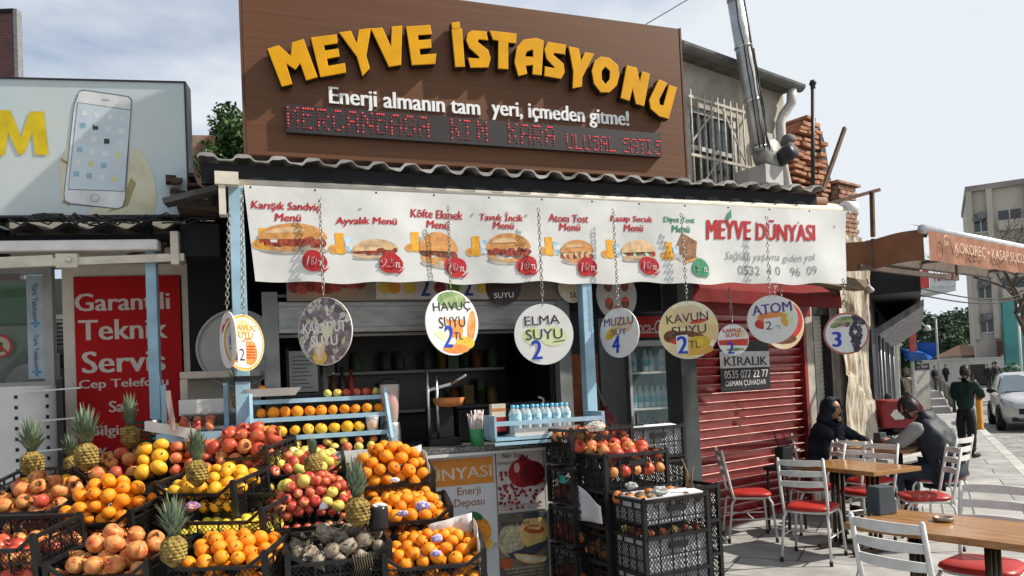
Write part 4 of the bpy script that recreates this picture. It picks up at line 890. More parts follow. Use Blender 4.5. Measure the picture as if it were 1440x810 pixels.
mb.disc(cx-.01, cz+.12, .06, .028, -.018, 11, rot=30); mb.disc(cx+.04, cz+.13, .055, .024, -.019, 11, rot=-25)
lett(mb, 'Elma', .40, .2, .14, .065, -.009, 9, bold=.02); mb.disc(.38, .07, .09, .085, -.009, 12); mb.disc(.34, .09, .03, .035, -.0105, 13); mb.disc(.14, .06, .1, .09, -.009, 3)
mb.build('poster_sheet', [mat('poster white', (.58, .59, .6), .45, .04, 6), mat('poster orange', (.62, .22, .025), .45, .08, 6), mat('poster cream', (.66, .56, .42), .5), mat('poster yellow', (.6, .55, .02), .5), mat('poster outline', (.2, .17, .02), .5), mat('poster brown', (.32, .12, .04), .5), mat('poster orange fruit', (.65, .25, .02), .45, .2, 25), mat('poster pith', (.72, .55, .2), .5), mat('poster pulp', (.72, .42, .06), .5, .2, 60), mat('poster dark red', (.16, .02, .02), .5), mat('poster shade', (.42, .4, .38), .5), mat('poster leaf', (.02, .12, .03), .5, .2, 30), mat('poster apple', (.4, .02, .015), .4, .3, 20), mat('poster glint', (.6, .35, .12), .5)], P1)
P2, hw, hh = poster('pomegranate_poster', 1.67, 2.04, .70, 1.14, 'poster of a red pomegranate and scattered seeds beside the orange header poster')
mb = MB(); mb.box((-hw, -.006, 0), (hw, 0, hh), 0); mb.box((-hw, -.0065, hh-.006), (hw, -.006, hh), 4); mb.box((-hw, -.0065, 0), (-hw+.004, -.006, hh), 4); mb.box((hw-.004, -.0065, 0), (hw, -.006, hh), 4)
lett(mb, 'Nar Suyu', -.05, hh-.045, .17, .045, -.008, 4, bold=.02); lett(mb, 'pomegranate', -.1, hh-.095, .14, .03, -.008, 4, bold=.0)
mb.disc(.02, .27, .115, .105, -.0085, 1); mb.disc(.09, .26, .095, .09, -.0095, 2); mb.poly([(.0, -.010, .35), (.05, -.010, .35), (.065, -.010, .40), (.035, -.010, .38), (.02, -.010, .405), (.0, -.010, .38), (-.02, -.010, .4)], 2); mb.disc(-.03, .31, .022, .035, -.0105, 5)
random.seed(12)
for k in range(70):
    a = random.uniform(-.17, .17); z = random.uniform(.02, .2) if k > 20 else random.uniform(.1, .3)
    if k <= 20 and -.1 < a < .17: continue
    mb.disc(a, z, .011, .013, -.0107-k*.00003, 1 if k % 3 else 3, 8, rot=k*40)
lett(mb, 'bağışıklık sistemini güçlendirir', 0, .045, .33, .022, -.014, 6, bold=.02); lett(mb, 'kansere karşı korur, kalp dostudur', 0, .02, .33, .02, -.014, 6, bold=.02)
mb.build('poster_sheet', [mat('poster2 paper', (.52, .47, .44), .5, .12, 9), mat('pom red', (.26, .008, .012), .3, .25, 15), mat('pom dark', (.13, .004, .008), .35, .25, 15), mat('pom seed', (.2, .01, .03), .4), mat('poster ink', (.02, .02, .02), .5), mat('pom glint', (.55, .3, .28), .4), mat('poster pale text', (.3, .2, .2), .5)], P2)
P3, hw, hh = poster('melon_poster', 1.67, 2.04, .2, .69, 'poster of cut melon slices below the pomegranate poster')
mb = MB(); mb.box((-hw, -.006, 0), (hw, 0, hh), 0); mb.box((-hw, -.0065, hh-.004), (hw, -.006, hh), 4)
mb.disc(-.09, .3, .1, .12, -.008, 1); mb.disc(.08, .34, .11, .12, -.009, 2); mb.disc(.08, .36, .08, .03, -.0105, 3, rot=-8); mb.disc(.08, .37, .05, .012, -.0115, 2, rot=-8); mb.disc(.02, .24, .15, .07, -.012, 5, 20, 180, 360, 12); mb.disc(.05, .18, .13, .06, -.0135, 2, 20, 180, 360, -12); mb.disc(.05, .17, .12, .035, -.0145, 6, 20, 180, 360, -12)
mb.disc(-.14, .14, .05, .04, -.0125, 3); lett(mb, 'Kavun Suyu', -.06, hh-.075, .2, .04, -.0165, 4, bold=.01)
for k in range(4): lett(mb, ['kalp ve damar sağlığına iyi gelir', 'kansızlığa karşı vücudu korur', 'sinirleri yatıştırır, uyku verir', 'cildi güzelleştirir'][k], 0, .10-k*.026, .31-.03*k, .02, -.0165, 6, bold=.01)
mb.box((-.0, -.0095, hh-.05), (.18, -.0085, hh-.008), 5)
mb.build('poster_sheet', [mat('poster3 ground', (.16, .13, .1), .5, .4, 6), mat('melon rind', (.42, .38, .26), .5, .3, 40), mat('melon flesh', (.62, .42, .15), .5, .15, 12), mat('melon red', (.42, .09, .03), .5, .2, 12), mat('poster3 ink', (.02, .02, .02), .5), mat('melon dark', (.05, .05, .07), .5), mat('melon pale', (.55, .5, .36), .5)], P3)
# ================================================================== hanging discs
DM = dict(w=mat('disc white', (.66, .66, .64), .45, .03, 8), blue=mat('price blue', (.01, .05, .42), .4, .06, 9), ink=mat('disc ink', (.035, .03, .05), .5), wh=mat('disc letters white', (.72, .72, .70), .4),
          mul=cells('mulberry print', [(.09, .07, .085), (.25, .2, .22), (.50, .49, .46), (.13, .10, .12), (.42, .46, .30), (.2, .15, .18), (.62, .62, .58), (.42, .4, .39)], 30, rough=.4, bump=0, noise=.12, edge=(.10, .085, .095), edgew=.09),
          melon=cells('melon print', [(.68, .58, .28), (.60, .46, .2), (.72, .64, .40), (.66, .54, .24), (.5, .4, .22), (.74, .69, .48)], 8, rough=.4, bump=0, noise=.18, smooth=True),
          org=ramp('carrot print', [(.55, .15, .03), (.66, .25, .06), (.7, .42, .2)], 12, .4), pale=ramp('pale fruit print', [(.64, .62, .56), (.6, .45, .25), (.66, .65, .6)], 7, .4),
          grn=ramp('green print', [(.06, .12, .04), (.2, .3, .12), (.4, .45, .3)], 14, .4), lime=ramp('lime print', [(.45, .58, .18), (.6, .68, .35), (.66, .68, .55)], 6, .4), yel=mat('disc yellow', (.62, .42, .05), .4, .15, 20), red=mat('disc red', (.5, .05, .03), .4, .12, 14), rim=mat('disc red rim', (.42, .10, .06), .4),
          grape=cells('grape print', [(.02, .015, .025), (.06, .04, .07), (.12, .09, .13), (.035, .025, .04)], 55, rough=.35, bump=0, edge=(.01, .008, .012), edgew=.2), pur=mat('disc violet', (.10, .07, .24), .4), grey=mat('disc back grey', (.36, .36, .345), .6, .08, 5, dirt=.3), brn=mat('disc brown', (.16, .06, .03), .4, .3, 20), gold=mat('disc gold', (.6, .36, .06), .4), dk=mat('disc dark', (.04, .025, .025), .45, .4, 12))
DK = list(DM); DI = {k: i for i, k in enumerate(DK)}; DL = [DM[k] for k in DK]
def hang(px, py, rx, ry, off, label, draw, chains=(), turn=None, cat='hanging sign', side=1, base='w'):
    """round sign centred at a pixel on the kiosk plane `off`; rx/ry tell how far it has swung round"""
    c = K.hit(px, py, off); wc = K.M @ c; dist = (wc-Vector((0, 0, CH))).length
    r = ry/F*wc.y*1.0
    phi = math.acos(min(1, rx/ry))*side; az = math.atan2(wc.x, wc.y)
    rz = -az+phi if turn is None else turn
    t = empty('hanging_sign', wc, rz, label, cat)
    mb = MB(); mb.cur = DI[base]; mb.smooth = True
    mb.lathe([(0, -.004), (r, -.004), (r, .004), (0, .004)], 40, M=Matrix.Rotation(R(90), 4, 'X'))
    mb.smooth = False
    mb.sm = [False]*len(mb.sm); n0 = len(mb.v)
    draw(mb, r); mb.build('disc', DL, t)
    cm = MB()
    for (cx, cy, o2) in chains:
        top = K.M @ K.hit(cx, cy, o2); loc = Matrix.Rotation(-rz, 4, 'Z') @ (top-wc); ring = Vector((0, 0, r-.012)) if len(chains) == 1 else Vector((.03 if cx > chains[0][0] else -.01, 0, r-.016))
        wire = ring+Vector((0, 0, .05)); cm.tube([ring+Vector((0, -.006, 0)), wire], .0022, 5); chain_mb(cm, wire, loc, .034, .0034)
    if chains: cm.build('chain', mat('chain steel', (.33, .31, .28), .4, .2, 30, metal=.8, dirt=.4), t)
    return t
def T(mb, s, x, z, w, h, k, y=-.0075, **kw): lett(mb, s, x, z, w, h, y, DI[k], **kw)
def D(mb, x, z, rx, rz, k, y=-.0055, **kw): mb.disc(x, z, rx, rz, y, DI[k], **kw)
def d_mul(mb, r):
    D(mb, 0, 0, r*.985, r*.985, 'mul', -.0048); D(mb, -.2*r, -.75*r, .26*r, .2*r, 'yel', -.0055); mb.poly([(-.42*r, -.0057, -.3*r), (-.26*r, -.0057, -.85*r), (-.12*r, -.0057, -.85*r), (.05*r, -.0057, -.32*r)], DI['pale']); D(mb, .1*r, .0, .2*r, .16*r, 'lime', -.006)
    T(mb, 'KARADUT', 0, .12*r, 1.6*r, .32*r, 'wh', bold=.05); T(mb, 'SUYU', -.02*r, -.27*r, 1.0*r, .32*r, 'wh', bold=.05)
def d_carrot(mb, r):
    D(mb, 0, .7*r, .55*r, .26*r, 'grn', -.0048); mb.poly([(-.25*r, -.0052, .12*r), (-.1*r, -.0052, -.45*r), (.35*r, -.0052, -.45*r), (.45*r, -.0052, .12*r)], DI['org']); D(mb, .72*r, -.1*r, .16*r, .5*r, 'org', -.0053, rot=-8); D(mb, .45*r, -.62*r, .36*r, .2*r, 'yel', -.0054); D(mb, -.35*r, -.42*r, .35*r, .12*r, 'lime', -.0055, rot=-18); D(mb, .1*r, -.8*r, .5*r, .14*r, 'org', -.0056)
    D(mb, .05*r, .18*r, .32*r, .1*r, 'w', -.0057)
    T(mb, 'HAVUÇ', 0, .48*r, 1.42*r, .32*r, 'ink', bold=.005, rot=4); T(mb, 'SUYU', -.02*r, .02*r, 1.0*r, .34*r, 'ink', bold=.005, rot=4)
    T(mb, '2', -.2*r, -.42*r, .36*r, .66*r, 'blue', -.009, bold=.04, shear=.15); T(mb, 'TL', .2*r, -.4*r, .34*r, .22*r, 'ink', bold=.0)
def d_elma(mb, r):
    D(mb, -.4*r, -.05*r, .32*r, .28*r, 'lime', -.005); D(mb, .32*r, -.08*r, .46*r, .32*r, 'lime', -.0055); D(mb, .02*r, .06*r, .2*r, .1*r, 'w', -.006)
    T(mb, 'ELMA', -.05*r, .46*r, 1.2*r, .3*r, 'ink', bold=.01, rot=2); T(mb, 'SUYU', 0, 0, 1.25*r, .34*r, 'ink', bold=.01, rot=1); T(mb, '2', -.27*r, -.5*r, .36*r, .62*r, 'blue', -.009, bold=.04)
    mb.poly([(.25*r, -.007, -.28*r), (.7*r, -.007, -.23*r), (.7*r, -.007, -.2*r), (.3*r, -.007, -.25*r)], DI['ink'])
def d_muz(mb, r):
    D(mb, -.4*r, 0, .35*r, .2*r, 'yel', -.005, rot=30); D(mb, .3*r, .3*r, .4*r, .3*r, 'pale', -.005); D(mb, -.1*r, .4*r, .4*r, .2*r, 'pale', -.0055)
    T(mb, 'MUZLU', 0, .46*r, 1.5*r, .32*r, 'pur', bold=.02); T(mb, 'SÜT', 0, .06*r, .8*r, .28*r, 'pur', bold=.03); T(mb, '4', -.18*r, -.45*r, .42*r, .7*r, 'blue', -.009, bold=.05, shear=.1)
def d_kavun(mb, r):
    D(mb, 0, 0, r*.985, r*.985, 'melon', -.0048); D(mb, -.55*r, -.2*r, .3*r, .22*r, 'brn', -.0052); D(mb, .35*r, .28*r, .3*r, .07*r, 'red', -.0053, rot=8); D(mb, .1*r, -.15*r, .42*r, .1*r, 'brn', -.0054, rot=-12); D(mb, .2*r, -.68*r, .6*r, .2*r, 'gold', -.0055); D(mb, -.3*r, -.38*r, .34*r, .1*r, 'red', -.0055); D(mb, .35*r, -.42*r, .38*r, .2*r, 'yel', -.0058)
    D(mb, 0, .62*r, .5*r, .25*r, 'pale', -.0053)
    T(mb, 'KAVUN', -.02*r, .42*r, 1.4*r, .3*r, 'ink', bold=.005, rot=3); T(mb, 'SUYU', .02*r, .0, 1.15*r, .3*r, 'ink', bold=.005, rot=2)
    mb.poly([(-.42*r, -.007, -.82*r), (-.02*r, -.007, -.8*r), (-.04*r, -.007, -.16*r), (-.42*r, -.007, -.18*r)], DI['w']); T(mb, '2', -.22*r, -.5*r, .36*r, .6*r, 'blue', -.009, bold=.05); T(mb, 'TL', .18*r, -.5*r, .36*r, .24*r, 'ink', bold=.0)
def d_atom(mb, r):
    D(mb, -.4*r, -.16*r, .3*r, .22*r, 'red', -.005); D(mb, 0, .1*r, .6*r, .2*r, 'org', -.0052); D(mb, .5*r, 0, .3*r, .3*r, 'lime', -.005); D(mb, .45*r, -.05*r, .12*r, .3*r, 'gold', -.0056, rot=20)
    mb.poly([(-.35*r, -.0062, -.55*r), (.3*r, -.0062, -.5*r), (.34*r, -.0062, .08*r), (-.33*r, -.0062, .04*r)], DI['w'])
    T(mb, 'ATOM', 0, .45*r, 1.56*r, .42*r, 'pur', bold=.04, rot=4); T(mb, '2', -.15*r, -.25*r, .24*r, .34*r, 'ink', bold=.0); T(mb, '-TL', .2*r, -.33*r, .3*r, .14*r, 'ink', bold=-.01)
def d_karpuz(mb, r):
    mb.poly([(-.95*r, -.005, .0), (-.9*r, -.005, -.3*r), (.9*r, -.005, -.4*r), (.97*r, -.005, .05*r)], DI['red']); D(mb, .1*r, -.62*r, .6*r, .1*r, 'grn', -.0052); D(mb, .45*r, .4*r, .35*r, .25*r, 'pale', -.005)
    T(mb, 'KARPUZ', -.05*r, .6*r, 1.2*r, .24*r, 'red', bold=.06); T(mb, 'SUYU', -.05*r, .3*r, .85*r, .24*r, 'red', bold=.06); T(mb, '2', -.2*r, -.5*r, .45*r, .75*r, 'blue', -.009, bold=.05)
def d_uzum(mb, r):
    D(mb, 0, 0, r*.995, r*.995, 'rim', -.0046); D(mb, 0, 0, r*.92, r*.92, 'w', -.0052); D(mb, .05*r, .62*r, .55*r, .2*r, 'grn', -.0058); D(mb, -.4*r, .45*r, .3*r, .14*r, 'grn', -.006, rot=20)
    random.seed(6)
    for k in range(34):
        z = .5-k*.04; D(mb, (.42+random.uniform(-.34, .34)*max(.3, (z+1)/1.4))*r, z*r, .12*r, .1*r, 'grape', -.0062-k*.00004, n=12, rot=random.uniform(0, 90))
    D(mb, .55*r, .6*r, .36*r, .16*r, 'grape', -.0063, rot=-35)
    T(mb, 'Karadut', -.1*r, .62*r, .85*r, .17*r, 'pale', -.0092, bold=.03, shear=.2); T(mb, 'Limon', -.15*r, .42*r, .6*r, .17*r, 'rim', -.0092, bold=.05, shear=.2); T(mb, '3', -.42*r, -.25*r, .42*r, .72*r, 'blue', -.0092, bold=.06)
def d_bakla(mb, r):
    D(mb, 0, 0, r*.985, r*.985, 'gold', -.0046); D(mb, 0, 0, r*.9, r*.9, 'w', -.005); D(mb, .2*r, -.3*r, .42*r, .5*r, 'org', -.0055, rot=20); D(mb, -.35*r, -.45*r, .35*r, .28*r, 'org', -.0056); D(mb, -.1*r, .55*r, .5*r, .25*r, 'pale', -.0053); D(mb, -.4*r, -.5*r, .2*r, .14*r, 'brn', -.0058)
    T(mb, 'HAVUÇ', 0, .52*r, 1.25*r, .22*r, 'gold', bold=.06); T(mb, 'SUYU', -.02*r, .28*r, .9*r, .22*r, 'gold', bold=.06); T(mb, 'portakal', 0, .07*r, .85*r, .12*r, 'wh', -.0078, bold=.02)
    mb.poly([(-.36*r, -.0068, -.86*r), (.04*r, -.0068, -.86*r), (.04*r, -.0068, .02*r), (-.36*r, -.0068, .02*r)], DI['w']); T(mb, '2', -.16*r, -.42*r, .26*r, .42*r, 'ink', -.0082, bold=.0)
    for k in range(5): mb.poly([(.1*r, -.0075, -.1*r-k*.1*r), (.5*r, -.0075, -.1*r-k*.1*r), (.5*r, -.0075, -.14*r-k*.1*r), (.1*r, -.0075, -.14*r-k*.1*r)][::-1], DI['red'])
def d_plain(mb, r):
    T(mb, '2', .3*r, -.1*r, .3*r, .5*r, 'pur', bold=.0); D(mb, -.3*r, .4*r, .35*r, .2*r, 'red', -.005); D(mb, .1*r, .62*r, .3*r, .15*r, 'org', -.0052)
def d_cups(mb, r):
    for x, z in ((-.42, .35), (.4, .38), (-.4, -.35), (.4, -.3), (0, -.65)): D(mb, x*r, z*r, .2*r, .24*r, 'brn', -.005); D(mb, x*r, (z+.12)*r, .2*r, .08*r, 'red', -.0055)
def d_dark(mb, r): T(mb, 'SUYU', 0, -.45*r, 1.1*r, .3*r, 'wh', bold=.0)
def d_su(mb, r): D(mb, 0, 0, .98*r, .98*r, 'pale', -.0048); T(mb, 'SU', .1*r, -.5*r, .7*r, .36*r, 'ink', bold=.02)
hang(457, 466, 37, 48, -.10, 'swung round sign covered in dark mulberries with white letters', d_mul, [(449, 277, -.1)], side=-1)
hang(636, 454, 37, 46, -.10, 'round carrot juice sign with a glass of orange juice and a blue 2', d_carrot, [(630, 290, -.1)], side=1)
hang(765, 470, 41.5, 43, -.10, 'white round apple juice sign with green apples and a blue 2', d_elma, [(757, 293, -.1)], side=1)
hang(871, 468, 27, 35, -.10, 'small swung white banana milk sign with a blue 4', d_muz, [(862, 294, -.1)], side=-1)
hang(968, 464, 41, 41, -.10, 'round yellow melon juice sign covered in melon slices', d_kavun, [(958, 300, -.1)])
hang(1086, 449, 34, 34, -.10, 'white round sign reading ATOM with a paper price in front of the red shutter', d_atom, [(1078, 304, -.1), (1092, 397, -.08)])
hang(1031, 478, 21, 22, .06, 'smallest round watermelon sign hanging behind the melon sign', d_karpuz, [(1025, 405, .06)])
hang(1101, 455, 28, 36, .25, 'round red backed sign half hidden behind the white ATOM sign', lambda mb, r: (D(mb, 0, .1*r, .93*r, .8*r, 'red', -.0048), D(mb, 0, -.6*r, .6*r, .2*r, 'brn', -.0055)), [(1098, 398, .25)], base='pale')
hang(1190, 469, 31, 29.5, -.62, 'round red rimmed sign with dark grapes and a blue 3 before the stone pier', d_uzum, [(1186, 392, -.62)])
hang(343, 482, 27, 40, -.22, 'gold rimmed round carrot sign with a taped paper 2 in front of the left post', d_bakla, [(340, 275, -.16)], side=1)
hang(321, 478, 11, 40, -.26, 'white round sign seen almost edge on beside the left post', d_plain, [(322, 300, -.26)], side=-1)
hang(867, 415, 28, 36, .35, 'dim round sign printed with red cups behind the banana milk sign', d_cups, [(866, 375, .35)], base='grey')
hang(708, 404, 25, 25, .12, 'dark round juice sign peeking below the banner', d_dark, [(708, 372, .12)], base='dk')
hang(805, 404, 20, 22, .14, 'pale round juice sign cut by the lower edge of the banner', d_su, [(805, 372, .14)])
# big grey dish behind the post
t = thing_in(K, 'round_tray', K.hit(335, 490, .5), 'large dull grey round tray hanging behind the left post', 'tray')
mb = MB(); r_ = .27; mb.lathe([(0, -.01), (r_*.85, -.01), (r_, .02), (r_*1.02, .02), (r_*.86, .0), (0, .0)], 40, M=Matrix.Rotation(R(90), 4, 'X')); mb.build('tray_disc', DM['grey'], t)
mb = MB(); mb.tube([(0, .02, r_*.96), (0, .05, r_+.5)], .004, 5); mb.build('wire', wire_m, t)
# ================================================================== fruit rack on the counter
RK = thing_in(K, 'fruit_rack', (0, 0, 0), 'pale blue four tier rack displaying rows of oranges beside the left post', 'rack')
x0, x1 = .045, .90
tiers = [(1.575, .10), (1.46, .02), (1.345, -.06), (1.22, -.15)]
for z, y in tiers:
    mb = MB(); mb.box((x0, y-.085, z-.02), (x1, y+.075, z-.006)); mb.box((x0, y-.10, z-.026), (x1, y-.085, z+.002)); mb.build('shelf', blueP, RK)
for x in (x0-.0, x1):
    mb = MB(); mb.box((x-.008, -.26, 1.18), (x+.012, -.235, 1.30)); mb.box((x-.008, .14, 1.18), (x+.012, .17, 1.62)); mb.bar((x+.002, -.25, 1.22), (x+.002, -.0, 1.62), .02, .05); mb.box((x-.008, -.1, 1.3), (x+.012, .16, 1.33)); mb.build('side_frame', blueP, RK)
mb = MB(); mb.box((x0, -.262, 1.16), (x1+.03, -.254, 1.235)); mb.build('white_front', whiteP, RK)
t = thing_in(K, 'white_tray', (.17, .06, 1.6), 'white plastic tray with a mandarin at the top of the rack', 'tray')
mb = MB(); mb.add([(-.13, -.08, 0), (.15, -.08, 0), (.15, .1, 0), (-.13, .1, 0), (-.16, -.1, .05), (.19, -.1, .05), (.19, .13, .05), (-.16, .13, .05)], [(0, 1, 2, 3), (0, 4, 5, 1), (1, 5, 6, 2), (2, 6, 7, 3), (3, 7, 4, 0)]); mb.build('tray_shell', whiteP, t)
# left rack behind the post
LR = thing_in(K, 'side_rack', (-.3, .05, 0), 'pale blue and white side rack left of the post holding red apples', 'rack')
mb = MB(); mb.box((-.2, -.12, 1.36), (.22, .3, 1.385)); mb.box((-.2, -.14, 1.345), (.22, -.12, 1.40)); mb.build('shelf', blueP, LR)
mb = MB(); mb.bar((-.26, -.10, 1.455), (.02, -.17, 1.39), .012, .06); mb.bar((-.26, -.10, 1.455), (-.2, .25, 1.46), .012, .05); mb.build('white_front', whiteP, LR)
mb = MB(); mb.box((-.19, .1, 0), (-.16, .13, 1.7)); mb.box((.18, .1, 0), (.21, .13, 1.7)); mb.build('upright', blueP, LR)
t = thing_in(K, 'fruit_box', (-.22, .28, 1.52), 'white cardboard fruit box on the upper left rack beside the post', 'box')
mb = MB(); mb.box((-.2, -.1, -.12), (.26, .22, -.1)); mb.box((-.16, -.1, -.02), (.22, -.09, .08)); mb.box((-.16, .2, -.02), (.22, .21, .08)); mb.box((-.17, -.1, -.02), (-.16, .21, .08)); mb.box((.22, -.1, -.02), (.23, .21, .08)); mb.box((-.16, -.1, -.02), (.22, .2, -.01)); mb.box((-.02, -.103, .0), (.03, -.1005, .06)); mb.box((-.2, .12, -1.5), (-.17, .15, -.12)); mb.box((.23, .12, -1.5), (.26, .15, -.12)); mb.build('box_shell', whiteP, t)
# green crate and glass case at the left
t = thing_in(K, 'green_crate_stack', (-.52, .38, 0), 'dark green slatted plastic crates stacked left of the post', 'crates')
mb = MB()
for z in (.9, 1.2):
    mb.box((-.16, -.14, z), (.2, .2, z+.01))
    for k in range(9): mb.box((-.17, -.15, z+.02+k*.03), (.21, -.14, z+.036+k*.03)); mb.box((-.18, -.15, z+.02+k*.03), (-.17, .2, z+.036+k*.03))
    for x in (-.18, -.05, .08, .2): mb.box((x, -.156, z), (x+.015, -.13, z+.29))
mb.box((-.18, -.13, 0), (.2, .2, .9)); mb.build('crate_shell', mat('green crate', (.01, .055, .03), .45, .15, 9), t)
t = thing_in(K, 'display_case', (K.hit(306, 500, .5).x, .62, 1.57), 'cream topped display case with glasses behind the left post', 'case')
mb = MB(); mb.box((-.24, -.2, -.28), (.28, .25, -.25)); mb.box((-.24, -.2, .17), (.28, .25, .22)); mb.box((-.24, .0, -.25), (.28, .03, .17)); mb.box((-.24, -.2, -.25), (-.19, -.16, .17)); mb.box((-.24, -.2, -1.5), (.28, .25, -.28)); mb.build('case_shell', mat('case beige', (.50, .44, .36), .5, .1, 6), t, bev=.01)
mb = MB()
for k in range(4): mb.lathe([(.02, -.25), (.026, -.1), (.024, -.1), (.018, -.245)], 12, (-.14+k*.1, -.1+.02*(k % 2), 0))
mb.build('glasses', glass('tumbler', (.8, .8, .78), .1, .4), t)
t = thing_in(K, 'meter_panel', K.hit(296, 405, .9), 'beige meter panel with a dangling black cable left of the post', 'panel')
mb = MB(); mb.box((-.13, 0, -.16), (.26, .06, .16)); mb.build('panel_box', mat('meter beige', (.27, .22, .14), .6, .12, 6), t, bev=.006)
mb = MB(); mb.tube([(-.06, -.02, .3), (-.04, -.02, .1), (.0, -.03, -.02), (-.03, -.03, -.1), (-.07, -.03, -.08), (-.03, -.03, -.03), (.0, -.03, -.13)], .008, 6); mb.build('cable', wire_m, t)
# ================================================================== phone shop at the left
PS = thing_in(LF, 'phone_shop', (0, 0, 0), 'phone repair shop front with cream frames left of the kiosk', 'shop')
mb = MB(); mb.box((.2, .62, 0), (1.0, .75, 3.2)); mb.box((1.0, .62, 2.62), (2.75, .75, 3.2)); mb.box((1.78, .56, 0), (1.86, .75, 2.62)); mb.box((2.60, .56, 0), (2.68, .75, 2.62)); mb.box((1.86, .56, 2.53), (2.6, .75, 2.62)); mb.box((1.0, .62, 0), (1.78, .72, .9)); mb.build('wall', creamP, PS)
mb = MB(); mb.box((2.68, .4, 0), (3.1, 3.2, 2.9)); mb.build('party_wall', darkM, PS)
mb = MB(); mb.box((1.66, .54, .9), (1.72, .6, 2.62)); mb.box((.9, .54, 1.7), (1.66, .6, 1.78)); mb.box((.9, .54, 2.56), (1.66, .6, 2.62)); wfr = mb.build('window', mat('window frame', (.34, .34, .32), .45, .1, 8, metal=.3), PS)
mb = MB(); mb.box((.9, .57, 1.78), (1.66, .576, 2.56)); mb.build('pane', glass('shop glass', (.12, .15, .14), .04, .2), wfr)
mb = MB(); mb.box((1.545, .555, 1.8), (1.655, .568, 2.55), 0)
lett(mb, 'Türk Telekom', 1.6, 2.36, .26, .035, .552, 1, bold=.01, rot=-90); lett(mb, 'Türk Telekom', 1.6, 2.0, .24, .032, .552, 1, bold=.01, rot=-90)
for z in (2.2, 1.85):
    for k in range(4): a = k*1.57; mb.disc(1.6+.018*math.cos(a), z+.018*math.sin(a), .014, .009, .552, 2, 8, rot=k*90)
mb.build('window_strip', [mat('strip pale', (.36, .43, .47), .4), mat('strip ink', (.04, .05, .09), .5), mat('strip blue', (.05, .25, .42), .5)], PS)
# inside of the window
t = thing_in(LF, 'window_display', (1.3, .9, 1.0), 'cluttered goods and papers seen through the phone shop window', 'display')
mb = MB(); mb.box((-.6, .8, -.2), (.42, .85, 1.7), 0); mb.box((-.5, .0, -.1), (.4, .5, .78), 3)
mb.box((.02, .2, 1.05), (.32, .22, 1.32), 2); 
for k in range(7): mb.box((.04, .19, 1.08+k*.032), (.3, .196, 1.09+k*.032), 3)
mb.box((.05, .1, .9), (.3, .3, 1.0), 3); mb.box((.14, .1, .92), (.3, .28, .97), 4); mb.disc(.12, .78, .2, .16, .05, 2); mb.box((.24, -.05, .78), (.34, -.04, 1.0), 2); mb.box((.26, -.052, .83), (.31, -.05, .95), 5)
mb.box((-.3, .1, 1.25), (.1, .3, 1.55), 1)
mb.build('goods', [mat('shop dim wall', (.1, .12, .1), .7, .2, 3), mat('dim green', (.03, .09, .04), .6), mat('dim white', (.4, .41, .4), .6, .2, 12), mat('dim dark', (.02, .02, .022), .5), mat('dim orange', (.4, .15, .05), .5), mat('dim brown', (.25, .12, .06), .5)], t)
t = thing_in(LF, 'prohibition_sign', LF.hit(0, 487, .54), 'round red ringed prohibition sticker on the phone shop window', 'sticker')
mb = MB(); mb.lathe([(0, 0), (.085, 0), (.085, .004), (0, .004)], 32, (0, 0, 0), 0, Matrix.Rotation(R(90), 4, 'X')); mb.sm = [False]*len(mb.sm)
for k in range(32):
    a, b_ = 2*math.pi*k/32, 2*math.pi*(k+1)/32; mb.poly([(.085*math.cos(a), -.006, .085*math.sin(a)), (.085*math.cos(b_), -.006, .085*math.sin(b_)), (.068*math.cos(b_), -.006, .068*math.sin(b_)), (.068*math.cos(a), -.006, .068*math.sin(a))][::-1], 1)
mb.bar((-.05, -.007, .05), (.05, -.007, -.05), .002, .016, 1); mb.box((-.02, -.0065, -.04), (.018, -.0055, .03), 2); mb.build('sticker_disc', [mat('sticker cream', (.4, .37, .28), .5), mat('sticker red', (.36, .03, .03), .5), mat('sticker green', (.05, .08, .03), .5)], t)
# red service poster
p0 = LF.hit(104, 388, .54); p1 = LF.hit(250, 640, .54)
RP = thing_in(LF, 'service_poster', (2.23, .545, 1.0), 'tall red poster with white lettering in the phone shop doorway', 'poster')
mb = MB(); mb.box((-.365, -.004, 0), (.36, .0, 1.53), 0)
def rl(s, px, py, wpx, hpx, bold=.05):
    a = LF.hit(px-wpx/2, py, .54); b_ = LF.hit(px+wpx/2, py, .54); lett(mb, s, (a.x+b_.x)/2-2.23, a.z/2+b_.z/2-1.0, b_.x-a.x, hpx/F*5.05, -.007, 1, bold=bold)
rl('Garantili', 172, 424, 134, 27); rl('Teknik', 173, 463, 126, 31); rl('Servis', 174, 508, 118, 33); rl('Cep Telefonu', 174, 540, 126, 17); rl('Saat', 174, 571, 42, 17); rl('Bilgisayar', 174, 606, 92, 20); rl('Kamera', 170, 636, 60, 16)
mb.build('poster_sheet', [mat('poster scarlet', (.40, .008, .010), .6, .06, 4, spec=.12, dirt=.12, dirtcol=(.2, .02, .02)), mat('poster letters', (.58, .50, .45), .5, .05, 9)], RP)
PL = thing_in(LF, 'blue_pole', (2.55, .0, 0), 'slim pale blue pole in front of the red service poster', 'pole')
mb = MB(); mb.box((-.033, -.03, 0), (.033, .03, 2.68)); mb.build('pole_shaft', blueP, PL, bev=.003)
mb = MB(); mb.box((-.09, -.02, 2.6), (.08, .02, 2.64)); mb.bar((-.15, 0, 2.58), (.1, 0, 2.66), .02, .02); mb.build('clamp', rust, PL)
